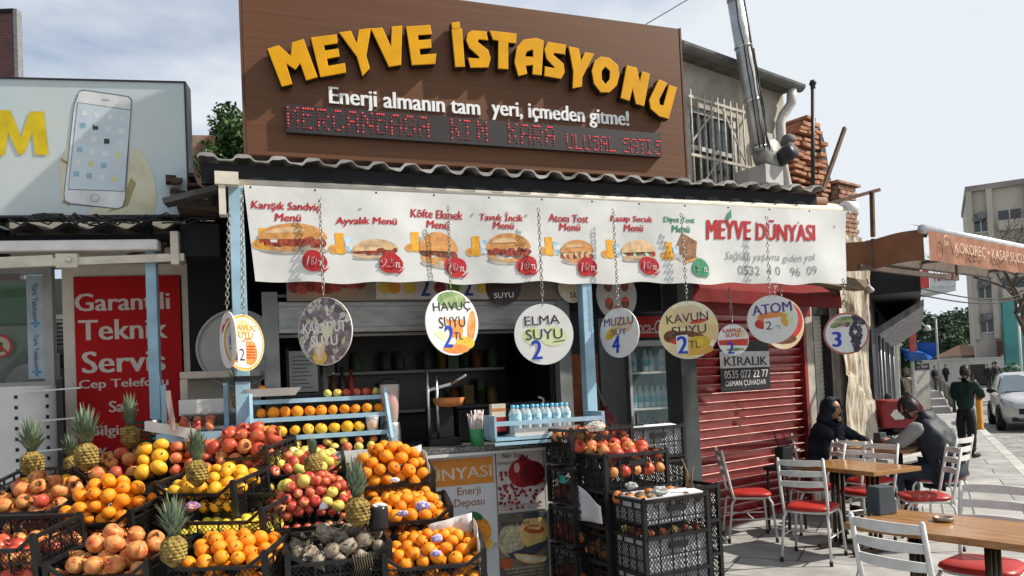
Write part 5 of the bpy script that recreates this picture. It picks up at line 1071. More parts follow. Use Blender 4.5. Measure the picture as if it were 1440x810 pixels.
# billboard with phone
BBD = thing_in(LF, 'phone_billboard', (0, -.02, 2.85), 'large pale blue billboard showing a hand holding a white phone', 'billboard')
mb = MB(); mb.box((.2, 0, 0), (2.80, .12, .90), 0)
phm = [ramp('billboard pale', [(.36, .47, .53), (.46, .54, .56), (.52, .56, .54)], .9, .4), mat('billboard yellow', (.62, .46, .01), .4), mat('phone white', (.62, .64, .63), .35), mat('phone screen', (.50, .58, .63), .35, .06, 4), ramp('skin print', [(.42, .40, .26), (.55, .52, .38), (.60, .58, .48)], 4, .45), mat('phone line', (.12, .13, .15), .5), mat('icon blue', (.25, .42, .52), .5), mat('icon dark', (.05, .055, .06), .5), mat('icon yellow', (.62, .56, .28), .5), mat('skin shade', (.30, .26, .11), .5)]
def L2(x, y, off): q = LF.hit(x, y, -.02); return (q.x, off, q.z-2.85)
def LP(pts, off, m): mb.poly([L2(x, y, off) for x, y in pts][::-1], m)
LP([(-20, 155), (15, 155), (30, 193), (42, 157), (62, 157), (69, 218), (50, 218), (46, 187), (34, 217), (26, 217), (12, 187), (7, 219), (-14, 219), (-22, 160)][::1], -.004, 1)
LP([(96, 205), (100, 250), (90, 250), (86, 225)], -.003, 4); LP([(86, 222), (102, 232), (98, 290), (88, 285)], -.0034, 9); LP([(84, 226), (99, 234), (95, 286), (86, 280)], -.0038, 4)
LP([(184, 208), (197, 211), (210, 230), (217, 250), (221, 275), (216, 303), (182, 303), (120, 303), (135, 290), (176, 282), (180, 250)], -.003, 4); LP([(184, 250), (192, 258), (180, 290), (150, 300), (172, 280)], -.0036, 9)
ph = [(112, 130), (118, 128), (180, 137), (185, 142), (183, 160), (176, 280), (172, 291), (165, 293), (100, 286), (92, 282), (91, 273), (105, 150)]
cxp = sum(x for x, y in ph)/12; cyp = sum(y for x, y in ph)/12
LP([(cxp+(x-cxp)*1.03, cyp+(y-cyp)*1.02) for x, y in ph], -.0045, 5); LP(ph, -.0055, 2); LP([(109, 144), (185, 155), (176, 270), (96, 267)], -.0062, 5); LP([(110, 145), (184, 156), (175.3, 269), (97, 266)], -.0068, 3)
LP([(143, 140), (153, 141), (153, 142), (143, 141)], -.0062, 5)
def disc_px(x, y, rx, off, m): q = L2(x, y, off); mb.disc(q[0], q[2], rx, rx, off, m, 16)
disc_px(134, 279, .027, -.0062, 5); disc_px(134, 279, .023, -.0068, 2)
random.seed(14)
for i in range(4):
    for j in range(6):
        x = 119+i*18-j*2.2; y = 160+j*17+i*2.6; q = L2(x, y, -.0075); s_ = .017
        k = {(2, 2): 7, (1, 1): 7, (0, 1): 6, (2, 4): 6, (1, 4): 8, (3, 3): 8, (0, 3): 6, (3, 5): 8, (0, 5): 6, (1, 5): 6}.get((i, j), 2)
        mb.poly([(q[0]-s_, -.0075, q[2]-s_), (q[0]+s_, -.0075, q[2]-s_), (q[0]+s_, -.0075, q[2]+s_), (q[0]-s_, -.0075, q[2]+s_)], k)
q = L2(136, 175, -.0082); mb.poly([(q[0]-.013, -.0082, q[2]-.013), (q[0]+.013, -.0082, q[2]-.013), (q[0]+.013, -.0082, q[2]+.013), (q[0]-.013, -.0082, q[2]+.013)], 3)
mb.build('board_face', phm, BBD)
mb = MB(); mb.box((.18, -.01, -.015), (2.82, .13, 0)); mb.box((2.80, -.01, 0), (2.812, .13, .9)); mb.box((.18, -.01, .9), (2.812, .13, .91)); mb.build('edge_trim', darkMet, BBD)
for x in (1.6, 2.5): mb = MB(); mb.bar((x, .14, -.3), (x, .14, .85), .05); mb.build('stay', darkMet, BBD)
# roof sheets and awning roller of the phone shop
RF = thing_in(LF, 'shop_roof', (0, 0, 2.72), 'ragged dark sheet roof with crumpled cables under the phone billboard', 'roof')
mb = MB(); mb.smooth = True; mb.grid(lambda u, v: (.2+u*2.55, -.15+v*.9, .03+.022*math.sin(u*70)+v*.1), 200, 2); mb.build('roof_sheet', mat('dark wet sheet', (.06, .065, .075), .4, .35, 5, metal=.3), RF)
mb = MB(); mb.box((.2, .0, -.03), (3.0, .3, .005)); mb.box((2.75, -.06, -.16), (3.0, .1, .06)); mb.build('roof_board', darkM, RF)
mb = MB(); random.seed(17)
for k in range(14):
    x = random.uniform(1.5, 2.7); pts = [(x+i*.08, -.16+random.uniform(-.02, .03), .06+random.uniform(-.03, .05)) for i in range(6)]; mb.tube(pts, .006, 5)
mb.build('cable', wire_m, RF)
AR = thing_in(LF, 'retracted_awning', (0, -.05, 2.6), 'white retracted awning roller with folded arms above the phone shop', 'awning')
mb = MB(); mb.box((.2, -.06, .0), (2.62, .03, .07)); mb.build('roller_cassette', whiteP, AR, bev=.01)
mb = MB(); mb.bar((.2, -.03, -.12), (1.98, -.03, -.06), .04, .07); mb.bar((1.98, -.03, -.07), (2.78, -.03, -.05), .035, .05); mb.box((2.70, -.06, -.1), (2.75, .05, .12)); mb.box((2.0, -.06, -.11), (2.13, .0, -.02)); mb.lathe([(0, 0), (.018, 0), (.018, .01), (0, .01)], 12, (2.08, -.065, -.06), None, Matrix.Rotation(R(90), 4, 'X')); mb.build('arm', creamP, AR)
# perforated white metal columns
PC = thing_in(LF, 'perforated_column', (1.62, .26, 0), 'white perforated metal shop display column at the left edge', 'column')
mb = MB(); mb.smooth = True
pts = []
for k in range(25):
    a = math.pi*k/24; pts.append((-.30*math.cos(a)*1.0-.02, -.12*math.sin(a)))
def colf(u, v):
    a = math.pi*u; return (-.25*math.cos(a)-.02, -.14*math.sin(a), .3+v*1.44)
mb.grid(colf, 24, 1); mb.smooth = False; mb.box((-.27, 0, .3), (.23, .1, 1.74))
o = mb.build('column_shell', mat('perforated white', (.58, .58, .57), .4, .05, 6, metal=.2), PC)
mb = MB()
for k in range(17):
    for a in (1.25, 1.75, 2.55):
        z = .55+k*.07; x = -.255*math.cos(a)-.02; y = -.1445*math.sin(a); mb.cbox((x, y, z), (.018, .004, .022), M=Matrix.Rotation(math.atan2(-.14*math.cos(a), .25*math.sin(a)), 4, 'Z'))
mb.build('hole', darkM, o)
mb = MB()
for z in (1.70, 1.5, 1.3): mb.bar((.08, -.16, z), (.42, -.12, z+.015), .012, .01); 
mb.build('hook', steel, PC)
mb = MB(); mb.box((.23, -.03, 0), (.27, .0, 1.78)); mb.box((-.28, -.0, 0), (-.24, .1, .3)); mb.box((.18, 0, 0), (.23, .1, .3)); mb.build('stand', darkMet, PC)
# ================================================================== crates
crateM = mat('crate plastic', (.010, .011, .012), .38, .25, 12, rnd=.25, spec=.45)
CW, CD, CHH = .50, .34, .24
def latt(mb, W_, z0, z1, y, ribs, cell=.024, th=.0032):
    """diamond lattice in the x-z plane"""
    H = z1-z0; sl = .72
    n = int((W_+H*sl)/cell)+1
    for s in (1, -1):
        for k in range(-int(H*sl/cell)-1, n):
            xa = -W_/2+k*cell; 
            if s > 0: p, q = (xa, z0), (xa+H*sl, z1)
            else: p, q = (xa+H*sl, z0), (xa, z1)
            # clip to the width
            (x0, a0), (x1, a1) = p, q
            def cl(x0, a0, x1, a1):
                for lim, sg in ((-W_/2, 1), (W_/2, -1)):
                    if sg*(x0-lim) < 0 and sg*(x1-lim) < 0: return None
                    if sg*(x0-lim) < 0: t = (lim-x0)/(x1-x0); x0, a0 = lim, a0+(a1-a0)*t
                    if sg*(x1-lim) < 0: t = (lim-x0)/(x1-x0); x1, a1 = lim, a0+(a1-a0)*t
                return x0, a0, x1, a1
            c = cl(x0, a0, x1, a1)
            if c and abs(c[0]-c[2]) > .003: mb.bar((c[0], y+s*.001, c[1]), (c[2], y+s*.001, c[3]), .0025, th, up=(0, 1, 0))
    for k in range(1, ribs): x = -W_/2+W_*k/ribs; mb.bar((x, y-.003, z0), (x, y-.003, z1), .007, .007)
    mb.bar((-W_/2, y-.002, (z0+z1)/2), (W_/2, y-.002, (z0+z1)/2), .006, .006)
def long_panel(y, dip, s):
    mb = MB(); w = CW/2-.02; h = CHH
    mb.box((-w, y-.006, 0), (w, y+.006, .016))
    if dip:
        zt = h*.66; latt(mb, 2*w, .016, zt, y, 4); mb.box((-w*.7, y-.011, zt-.008), (w*.7, y+.011, zt+.010))
        for q in (-1, 1): mb.bar((q*w*.68, y, zt), (q*(w+.005), y, h-.012), .016, .018); mb.bar((q*w*.66, y, zt), (q*w, y, zt), .006, .01)
    else:
        latt(mb, 2*w, .016, h-.02, y, 5); mb.box((-w, y-.012, h-.022), (w, y+.012, h-.002)); mb.box((-.07, y-.008, h-.085), (.07, y+.004, h-.05))
    return mb
def short_panel(x):
    mb = MB(); w = CD/2-.02; h = CHH; t = MB()
    t.box((-w, -.006, 0), (w, .006, .016)); latt(t, 2*w, .016, h-.06, 0, 4); t.box((-w, -.01, h-.022), (w, .01, h-.002)); t.box((-w, -.005, h-.062), (w, .005, h-.054))
    for k in (-1, -.4, .4, 1): t.bar((k*w*.98, 0, h-.06), (k*w*.98, 0, h-.02), .008, .012)
    t.xf(Matrix.Translation((x, 0, 0)) @ Matrix.Rotation(R(90 if x > 0 else -90), 4, 'Z')); return t
def proto_crate(dip):
    t = empty('fruit_crate', (0, 0, 0), 0, 'crate', 'crate')
    long_panel(-CD/2+.006, dip, -1).build('side_panel', crateM, t); long_panel(CD/2-.006, False, 1).build('side_panel', crateM, t)
    short_panel(-CW/2+.006).build('end_panel', crateM, t); short_panel(CW/2-.006).build('end_panel', crateM, t)
    mb = MB(); 
    for k in range(11): x = -CW/2+.02+k*.0455; mb.box((x, -CD/2+.01, .002), (x+.03, CD/2-.01, .008))
    mb.box((-CW/2+.01, -.02, .0), (CW/2-.01, .02, .002)); mb.build('base', crateM, t)
    for sx in (-1, 1):
        for sy in (-1, 1):
            mb = MB(); mb.cbox((sx*(CW/2-.012), sy*(CD/2-.012), CHH/2), (.026, .026, CHH)); mb.cbox((sx*(CW/2-.012), sy*(CD/2-.012), CHH+.003), (.018, .018, .012)); mb.build('corner_post', crateM, t)
    return t
CP_DIP, CP_STR = proto_crate(True), proto_crate(False)
_used = {0: False, 1: False}
def crate(Mx, label, dip=True, group=None):
    pr = CP_DIP if dip else CP_STR
    t = pr if not _used[dip] else copy_tree(pr); _used[dip] = True
    t.rotation_euler = Mx.to_euler(); t.location = Mx.translation; t['label'] = label
    if dip: t.scale = (1, 1, .84)
    if group: t['group'] = group
    return t
# ================================================================== fruit
orM = ramp('orange peel', [(.56, .14, .005), (.74, .20, .005), (.78, .26, .008), (.72, .31, .03)], 14, .55, rnd=True, bump=0)
n, l, b = nodes(orM); v = n.new('ShaderNodeTexNoise'); v.inputs['Scale'].default_value = 260; bp = n.new('ShaderNodeBump'); bp.inputs['Strength'].default_value = .12; bp.inputs['Distance'].default_value = .002
c = n.new('ShaderNodeTexCoord'); l.new(c.outputs['Object'], v.inputs[0]); l.new(v.outputs[0], bp.inputs['Height']); l.new(bp.outputs[0], b.inputs['Normal'])
yeM = ramp('yellow orange peel', [(.68, .27, .01), (.72, .35, .015), (.70, .40, .04)], 1.5, .42, rnd=True)
leM = ramp('lemon peel', [(.62, .40, .02), (.68, .50, .05), (.55, .48, .06)], 6, .4, rnd=True)
poM = ramp('pomegranate skin', [(.28, .03, .018), (.44, .075, .03), (.54, .17, .05), (.60, .29, .09), (.38, .09, .035), (.20, .06, .03)], 20, .5, rnd=True, lo=.25, hi=.75, detail=5)
poR = ramp('red pomegranate skin', [(.32, .02, .02), (.46, .07, .035), (.56, .22, .08)], 14, .35, rnd=True, lo=.25, hi=.75)
apM = ramp('apple skin', [(.34, .018, .02), (.48, .055, .04), (.56, .19, .07), (.64, .44, .14)], 16, .3, rnd=True, lo=.3, hi=.75, stretch=(1, 1, .5))
agM = ramp('yellow apple skin', [(.50, .42, .06), (.60, .50, .12), (.45, .30, .06)], 9, .3, rnd=True)
stemM = mat('fruit stem', (.09, .06, .03), .8, .2, 30)
def f_round(name, r, m, sq=.95, dimple=.06, stem=True, parts=True):
    mb = MB(); k = 12; prof = []
    for i in range(k+1):
        a = math.pi*i/k; rr = r*math.sin(a); z = -r*sq*math.cos(a)
        d = dimple*r*math.exp(-(math.sin(a)/.35)**2) if i > 0 else dimple*r
        prof.append((0 if i in (0, k) else rr, z+(d if z < 0 else -d)))
    mb.lathe(prof, 16, m=0)
    if stem: mb.cbox((0, 0, r*sq-dimple*r+.004), (.006, .006, .008), 1)
    me = mb.mesh(name, [m, stemM]); return me
def f_pom(name, r, m):
    mb = MB(); k = 12
    prof = [(0 if i in (0, k) else r*math.sin(math.pi*i/k)*(1+.03*math.sin(i)), -r*.93*math.cos(math.pi*i/k)) for i in range(k+1)]
    prof = prof[:-1]+[(r*.3, r*.9), (r*.2, r*1.02), (r*.26, r*1.15)]
    vs0 = len(mb.v); mb.lathe(prof, 16, m=0)
    for i in range(vs0, len(mb.v)):
        x, y, z = mb.v[i]; q = math.atan2(y, x); f_ = 1+.035*math.cos(3*q)+.02*math.cos(5*q+1); mb.v[i] = (x*f_, y*f_, z+(0.012*math.cos(6*q) if z > r*1.1 else 0))
    mb.lathe([(0, r*1.0), (r*.2, r*1.02)], 8, m=1); return mb.mesh(name, [m, stemM])
def f_apple(name, r, m):
    mb = MB(); prof = []; k = 14
    for i in range(k+1):
        a = math.pi*i/k; rad = r*(math.sin(a)**.9)*(1+.05*math.cos(a-math.pi)); z = -r*.9*math.cos(a)
        d = .22*r*math.exp(-(math.sin(a)/.38)**2); prof.append((0 if i in (0, k) else rad, z-(d if z > 0 else -d*.5)))
    mb.lathe(prof, 16, m=0); mb.tube([(0, 0, r*.6), (.003, 0, r*.82), (.008, 0, r*1.0)], .0022, 5, 1); return mb.mesh(name, [m, stemM])
def f_lemon(name, r, m):
    mb = MB(); k = 12; prof = [(0 if i in (0, k) else r*math.sin(math.pi*i/k)**.9, -r*1.22*math.cos(math.pi*i/k)) for i in range(k+1)]
    prof[-2] = (r*.16, r*1.2); prof[-1] = (0, r*1.34); prof[1] = (r*.2, -r*1.18); mb.lathe(prof, 14, m=0); return mb.mesh(name, [m])
FM = dict(orange=[f_round('orange', .038, orM), f_round('orange', .036, orM, .9)], yellow=[f_round('mandarin', .040, yeM, .9), f_round('mandarin', .037, yeM, .86)], lemon=[f_lemon('lemon', .031, leM)],
          pom=[f_pom('pomegranate', .045, poM), f_pom('pomegranate', .041, poM)], pomr=[f_pom('pomegranate', .045, poR), f_pom('pomegranate', .044, poM)], apple=[f_apple('apple', .031, apM), f_apple('apple', .028, apM)], yapple=[f_apple('apple', .036, agM), f_apple('apple', .035, apM)])
FN = dict(orange='orange', yellow='mandarin', lemon='lemon', pom='pomegranate', pomr='pomegranate', apple='apple', yapple='apple')
def put(kind, p, label, group, s=1., rot=None, i=None):
    me = random.choice(FM[kind]) if i is None else FM[kind][i]
    o = bpy.data.objects.new(FN[kind], me); COL.objects.link(o); o.location = p
    o.rotation_euler = rot or (random.uniform(-1.2, 1.2), random.uniform(-1.2, 1.2), random.uniform(0, 6.28)); s *= random.uniform(.88, 1.1); o.scale = (s*random.uniform(.95, 1.04), s*random.uniform(.95, 1.04), s*random.uniform(.92, 1.05))
    return tag(o, label, FN[kind], group)
def fill(Mx, kind, r, label, group, z, heap=2, w=None, d=None, front=True, skip=None, mix=None, back=1.):
    """heap of fruit: a domed surface layer rising to the back, a layer under it, one row behind the front lattice"""
    w = (w or CW)-.05; d = (d or CD)-.045; sp = r*1.84; hx, hy = w/2-r*.7, d/2-r*.5; H = (0, .075, .125, .165)[heap]
    def surf(x, y): return z+H*(1-.75*abs(x/hx)**2.4)*(1-.5*max(0, -y/hy)**1.5-.35*max(0, y/hy)**3)+.16*(y+hy)*back*(heap > 0)*.6
    for L_ in range(2):
        ny = max(1, int(2*hy/(sp*.84))+1); nx = max(1, int(2*hx/sp)+1)
        for j in range(ny):
            for i in range(nx):
                x = -hx+2*hx*(i+(.25 if (j+L_) % 2 else -.25)+0.0)/max(1, nx-1)+random.uniform(-.2, .2)*r; y = -hy+2*hy*j/max(1, ny-1)+random.uniform(-.2, .2)*r
                if abs(x) > hx*1.1 or (L_ and (heap == 0 or abs(x) > hx*.8 or j > ny-2 or (heap < 2 and (i+j) % 2))): continue
                if skip and skip(x, y): continue
                k = mix[0] if mix and random.random() < mix[1] else kind
                put(k, Mx @ Vector((x, y, surf(x, y)-L_*r*1.5+random.uniform(-.22, .22)*r)), label, group)
    if front:
        nx = int(w/sp)
        for i in range(nx): put(kind, Mx @ Vector(((i-(nx-1)/2)*w/nx, -d/2+.004, z-r*1.6)), label, group)
STAND = []
def crate_at(px, py, Y, yaw, tilt, label, dip=True, under=1, group='black fruit crates on the left display'):
    """front rim centre of a crate at a pixel, at depth Y"""
    P = at(px, py, Y); rot = Matrix.Rotation(R(yaw), 4, 'Z') @ Matrix.Rotation(R(tilt), 4, 'X')
    hr = CHH*.66*.84 if dip else CHH
    O = P-rot @ Vector((0, -CD/2, hr)); Mx = Matrix.Translation(O) @ rot
    crate(Mx, label, dip, group)
    Mu = Mx
    for k in range(under):
        Mu = Mu @ Matrix.Translation((0, 0, -CHH*.84-.004)); crate(Mu, 'lower black crate under the '+' '.join(label.replace('black ', '').split()[:11]), dip, group)
    STAND.append((Mu, yaw))
    return Mx
random.seed(77)
zr = CHH*.66*.84-.008     # fruit centres of the top full layer, dipped crates
cA = crate_at(135, 812, 3.42, -4, 7, 'black crate heaped with pale pomegranates at the front left corner'); fill(cA, 'pom', .043, 'pale pomegranate heaped in the front left crate', 'pomegranates in the front left crate', zr, 2)
cB = crate_at(-22, 776, 3.45, -6, 8, 'black crate of red pomegranates cut by the left picture edge'); fill(cB, 'pomr', .043, 'red pomegranate in the crate at the bottom left edge', 'pomegranates in the bottom left crate', zr-.05, 0)
cC = crate_at(122, 738, 3.86, -7, 7, 'black crate of oranges behind the front left pomegranates'); fill(cC, 'orange', .038, 'orange heaped in the left middle crate behind the pale pomegranates', 'oranges in the left middle crate', zr, 3)
cD = crate_at(35, 722, 4.05, 6, 7, 'black crate of pomegranates left of the oranges'); fill(cD, 'pom', .043, 'pomegranate in the left crate under the mandarins', 'pomegranates in the left crate', zr, 2, mix=('pomr', .3))
cE = crate_at(165, 672, 4.38, 8, 10, 'black crate of pomegranates with pineapples before the red poster'); fill(cE, 'pom', .043, 'pomegranate in the back crate before the red poster', 'pomegranates in the back left crate', zr, 1, mix=('pomr', .4))
cF = crate_at(272, 696, 4.05, -14, 7, 'black crate of yellow mandarins holding an upright pineapple'); fill(cF, 'yellow', .039, 'large yellow mandarin around the pineapple in the middle crate', 'mandarins around the pineapple', zr, 1, skip=lambda x, y: abs(x) < .045 and abs(y) < .07)
cG = crate_at(306, 736, 3.80, -10, 6, 'black crate with lemons behind its lattice in the middle'); fill(cG, 'lemon', .031, 'lemon in the half empty middle crate', 'lemons in the middle crate', zr-.055, 0)
cH = crate_at(300, 800, 3.48, -3, 6, 'black crate of oranges at the front beside a pineapple'); fill(cH, 'orange', .038, 'orange in the front crate right of the small pineapple', 'oranges in the front middle crate', zr, 1, skip=lambda x, y: x < -.15)
cI = crate_at(322, 646, 4.42, -14, 7, 'black crate of red pomegranates in front of the left post'); fill(cI, 'pomr', .043, 'red pomegranate in the crate in front of the left post', 'pomegranates before the left post', zr+.01, 2)
cN = crate_at(268, 652, 4.62, 4, 10, 'black crate of mandarins at the back by the red poster'); fill(cN, 'orange', .036, 'mandarin orange at the back beside the red poster', 'mandarins by the red poster', zr+.02, 1)
cM = crate_at(55, 690, 4.55, 8, 8, 'black crate of mandarins under the left pineapple'); fill(cM, 'yellow', .039, 'mandarin by the leftmost pineapple', 'mandarins by the leftmost pineapple', zr-.01, 0)
cJ = crate_at(440, 742, 4.0, 12, 11, 'black crate heaped with small red apples in the middle'); fill(cJ, 'apple', .029, 'small red apple heaped in the middle crate', 'apples in the middle crate', zr+.05, 3, mix=('yapple', .12))
cQ = crate_at(478, 790, 3.62, 17, 6, 'black crate of dusty beetroots in front of the red apples')
cK = crate_at(425, 668, 4.42, 16, 10, 'black crate of yellow apples below the orange rack'); fill(cK, 'yapple', .035, 'yellow or red apple in the crate below the orange rack', 'apples below the orange rack', zr, 1)
cO1 = crate_at(552, 684, 4.36, 14, 8, 'black crate of oranges highest in the right hand column'); fill(cO1, 'orange', .038, 'orange heaped in the highest crate of the right column', 'oranges in the highest right crate', zr+.02, 3)
cO2 = crate_at(572, 735, 4.02, 12, 7, 'black crate of oranges second in the right hand column'); fill(cO2, 'orange', .038, 'orange in the second crate of the right column', 'oranges in the second right crate', zr, 1)
cO3 = crate_at(612, 798, 3.66, 8, 7, 'black crate of oranges with a white liner at the front of the right hand column'); fill(cO3, 'orange', .039, 'orange in the front crate of the right column with white liner', 'oranges in the front right crate', zr, 1)
# white liners
for Mx, sx, lb in ((cO3, 1, 'white paper liner standing in the front right orange crate'), (cO1, 1, 'white paper liner at the edge of the highest orange crate')):
    t = empty('paper_liner', Mx.translation, 0, lb, 'paper'); t.rotation_euler = Mx.to_euler()
    mb = MB(); mb.smooth = True; mb.grid(lambda u, v: (sx*(CW/2-.028)-.006*math.sin(u*9), -CD/2+.03+u*(CD-.05), .04+v*(.19+.05*u+.012*math.sin(u*11))), 10, 4); mb.grid(lambda u, v: (-.02+u*(CW/2-.02), CD/2-.028+.005*math.sin(u*12), .06+v*(.19+.05*u)), 8, 4)
    o = mb.build('liner_sheet', mat('liner paper', (.62, .6, .58), .7, .06, 9), t); so = o.modifiers.new('s', 'SOLIDIFY'); so.thickness = .002
# stand beneath
SB_ = empty('display_stand', (-1.0, 4.0, 0), 0, 'dark stepped stand carrying the fruit crates in front of the kiosk', 'stand')
mb = MB()
for Mu, yaw in STAND:
    c = Mu @ Vector((0, 0, 0)); rz = Matrix.Rotation(R(yaw), 3, 'Z')
    lo = min((Mu @ Vector((sx*CW/2, sy*CD/2, 0))).z for sx in (-1, 1) for sy in (-1, 1))
    if lo > .06:
        mb.cbox((c.x+1.0, c.y-4.0, lo-.02), (CW*.98, CD*.98, .03), M=rz.to_4x4())
        for sx in (-1, 1):
            for sy in (-1, 1): q = rz @ Vector((sx*(CW/2-.03), sy*(CD/2-.03), 0)); mb.box((c.x+1+q.x-.014, c.y-4+q.y-.014, 0), (c.x+1+q.x+.014, c.y-4+q.y+.014, lo-.036))
mb.build('stand_frame', darkMet, SB_)
# ------------------------------------------------ rows on the rack, side rack
random.seed(5)
def row(z, y, n_, kind, x0, x1, label, group, s=1.):
    for i in range(n_): put(kind, K.M @ Vector((x0+(x1-x0)*(i+.5)/n_+random.uniform(-.004, .004), y+random.uniform(-.01, .01), z+.035*s)), label, group, s=s)
row(1.455, .0, 11, 'orange', .07, .89, 'orange lined up on the upper shelf of the blue rack', 'oranges on the upper rack shelf', 1.0)
row(1.34, -.075, 10, 'yellow', .02, .84, 'yellow orange lined up on the middle shelf of the blue rack', 'oranges on the middle rack shelf', 1.0)
row(1.57, .09, 6, 'yapple', .50, .89, 'small apple lined up on the top shelf of the blue rack', 'apples on the top rack shelf', .85)
row(1.215, -.17, 11, 'yapple', .03, .89, 'yellow apple lying on the lowest shelf of the blue rack', 'apples on the lowest rack shelf', .95); row(1.26, -.12, 8, 'yapple', .06, .85, 'yellow apple lying on the lowest shelf of the blue rack', 'apples on the lowest rack shelf', .9)
put('orange', K.M @ Vector((.12, .04, 1.645)), 'single mandarin on the white tray at the top of the rack', None, .8)
t = thing_in(K, 'plastic_cup', (.8, -.08, 1.335), 'clear plastic cup on the middle shelf of the blue rack', 'cup'); mb = MB(); mb.lathe([(.0, 0), (.035, 0), (.045, .11), (.043, .11), (.034, .004)], 18); mb.build('cup_shell', glass('clear cup', (.8, .8, .8), .08, .3), t)
for j in range(3):
    for i in range(4): put('apple', K.M @ Vector((-.43+i*.075, .0+j*.07, 1.425+.02*j)), 'red apple in the white tray left of the post', 'apples in the upper left tray', 1.05)
for j in range(3):
    for i in range(6): put('apple' if i > 1 else 'yellow', K.M @ Vector((-.55+i*.085, -.34+j*.08, 1.2+.06*j+(.02 if i % 2 else 0))), 'red apple or mandarin below the left tray in front of the post', 'apples below the left tray', 1.2)
for j in range(2):
    for i in range(3): put('lemon', K.M @ Vector((-.52+i*.06, .0+j*.06, 1.43)), 'small yellow lemon at the left end of the side rack', 'lemons on the side rack', .9)
t = thing_in(K, 'apple_bin', (-.33, -.24, 0), 'dark bin holding red apples below the white side tray', 'bin'); mb = MB(); mb.box((-.3, -.15, 1.05), (.25, .15, 1.12)); mb.box((-.29, -.14, 0), (.24, .14, 1.05)); mb.build('bin_shell', darkM, t)
t = thing_in(K, 'wrapped_straws', (-.40, -.12, 1.42), 'striped paper wrapped stick standing in the left rack', 'straws'); mb = MB(); mb.bar((0, 0, 0), (-.025, 0, .24), .03, .012); mb.build('stick', mat('striped paper', (.55, .42, .38), .6, .4, 60, stretch=(1, 1, .1)), t)
# ------------------------------------------------ pineapples
pinM = ramp('pineapple skin', [(.05, .03, .012), (.14, .085, .02), (.32, .22, .05), (.22, .20, .06)], 34, .6, rnd=True, bump=.3, lo=.25, hi=.72)
pinL = ramp('pineapple leaf', [(.06, .09, .055), (.14, .19, .12), (.28, .33, .22)], 6, .5, rnd=True, lo=.3, hi=.75)
def mk_pine(seed, hb=.145, rb=.056, hc=.185, spread=1.):
    random.seed(seed); mb = MB(); rows_ = 9; cols = 12
    prof = lambda t: rb*(1-.18*abs(2*t-1)**3)*min(1, (.35+2.4*t))*min(1, .45+2.6*(1-t))
    mb.smooth = True; mb.lathe([(0, 0)]+[(prof(i/10)*.93, hb*i/10) for i in range(11)]+[(0, hb)], 18)
    mb.smooth = False
    for j in range(rows_):
        t0 = (j+.5)/rows_
        for i in range(cols):
            a = 2*math.pi*(i+.5*(j % 2))/cols+j*.08; da = math.pi/cols*1.02; dt = .62/rows_
            def P(a_, t_, e=1.0): r_ = prof(min(1, max(0, t_)))*e; return (r_*math.cos(a_), r_*math.sin(a_), hb*t_)
            vs = [P(a-da, t0, .96), P(a, t0-dt, .96), P(a+da, t0, .96), P(a, t0+dt, .96), P(a-da*.4, t0, 1.05), P(a, t0-dt*.4, 1.06), P(a+da*.4, t0, 1.05), P(a, t0+dt*.4, 1.05)]
            mb.add(vs, [(0, 1, 5, 4), (1, 2, 6, 5), (2, 3, 7, 6), (3, 0, 4, 7), (4, 5, 6, 7)])
    body = mb
    mb = MB(); mb.smooth = True
    for k in range(58):
        t0 = k/58; a = k*2.4; L_ = hc*(.45+.55*t0)*random.uniform(.85, 1.12); out_ = (1-t0)*.9*spread+.12; w_ = .0155*(1.15-.35*t0)
        d = Vector((math.cos(a), math.sin(a), 0)); s = Vector((-d.y, d.x, 0)); vs = []; n_ = 5
        for i in range(n_+1):
            u = i/n_; p = Vector((0, 0, hb-.006+.03*t0))+d*(.012+L_*out_*.62*u*(1+.35*u))+Vector((0, 0, L_*(u-.22*out_*u*u)))
            ww = w_*(1-u**1.6)+.0006; vs += [p-s*ww, p+d*-.003*(1-u), p+s*ww]
        fs = []
        for i in range(n_): fs += [(3*i, 3*i+1, 3*i+4, 3*i+3), (3*i+1, 3*i+2, 3*i+5, 3*i+4)]
        mb.add(vs, fs)
    return body, mb
def pine(px, py, Y, label, seed, hpx, tilt=0, az=0, **k):
    """base of the pineapple at a pixel"""
    s = hpx/F*Y/.31; t = empty('pineapple', at(px, py, Y), 0, label, 'pineapple', None); t.rotation_euler = (R(tilt), R(az), seed*1.3); t.scale = (s, s, s)
    b_, l_ = mk_pine(seed, **k); b_.build('fruit_body', pinM, t); l_.build('leaf_crown', pinL, t); return t
pine(46, 672, 4.30, 'leftmost pineapple with greyish leaves on the mandarins', 1, 80)
pine(122, 662, 4.22, 'pineapple with tall pointed leaves before the left edge of the red poster', 2, 84)
pine(184, 630, 4.6, 'dark pineapple standing highest in front of the red poster', 3, 68, spread=.5)
pine(278, 684, 4.02, 'pineapple standing among the yellow mandarins', 4, 80, hc=.18, spread=.7)
pine(245, 797, 3.42, 'pineapple at the front between pomegranates and oranges', 5, 94)
pine(441, 668, 4.20, 'small brown pineapple with short leaves below the orange rack', 6, 66, hc=.09, rb=.058, spread=.6)
pine(504, 742, 3.74, 'yellow green pineapple between the apples and the beetroots', 7, 92, hc=.19, spread=.65)
pine(100, 664, 4.5, 'dark pineapple half hidden at the back left', 8, 50, spread=1.2)
pine(338, 578, 4.95, 'pineapple in the white fruit box behind the left post', 9, 62, spread=1.4)
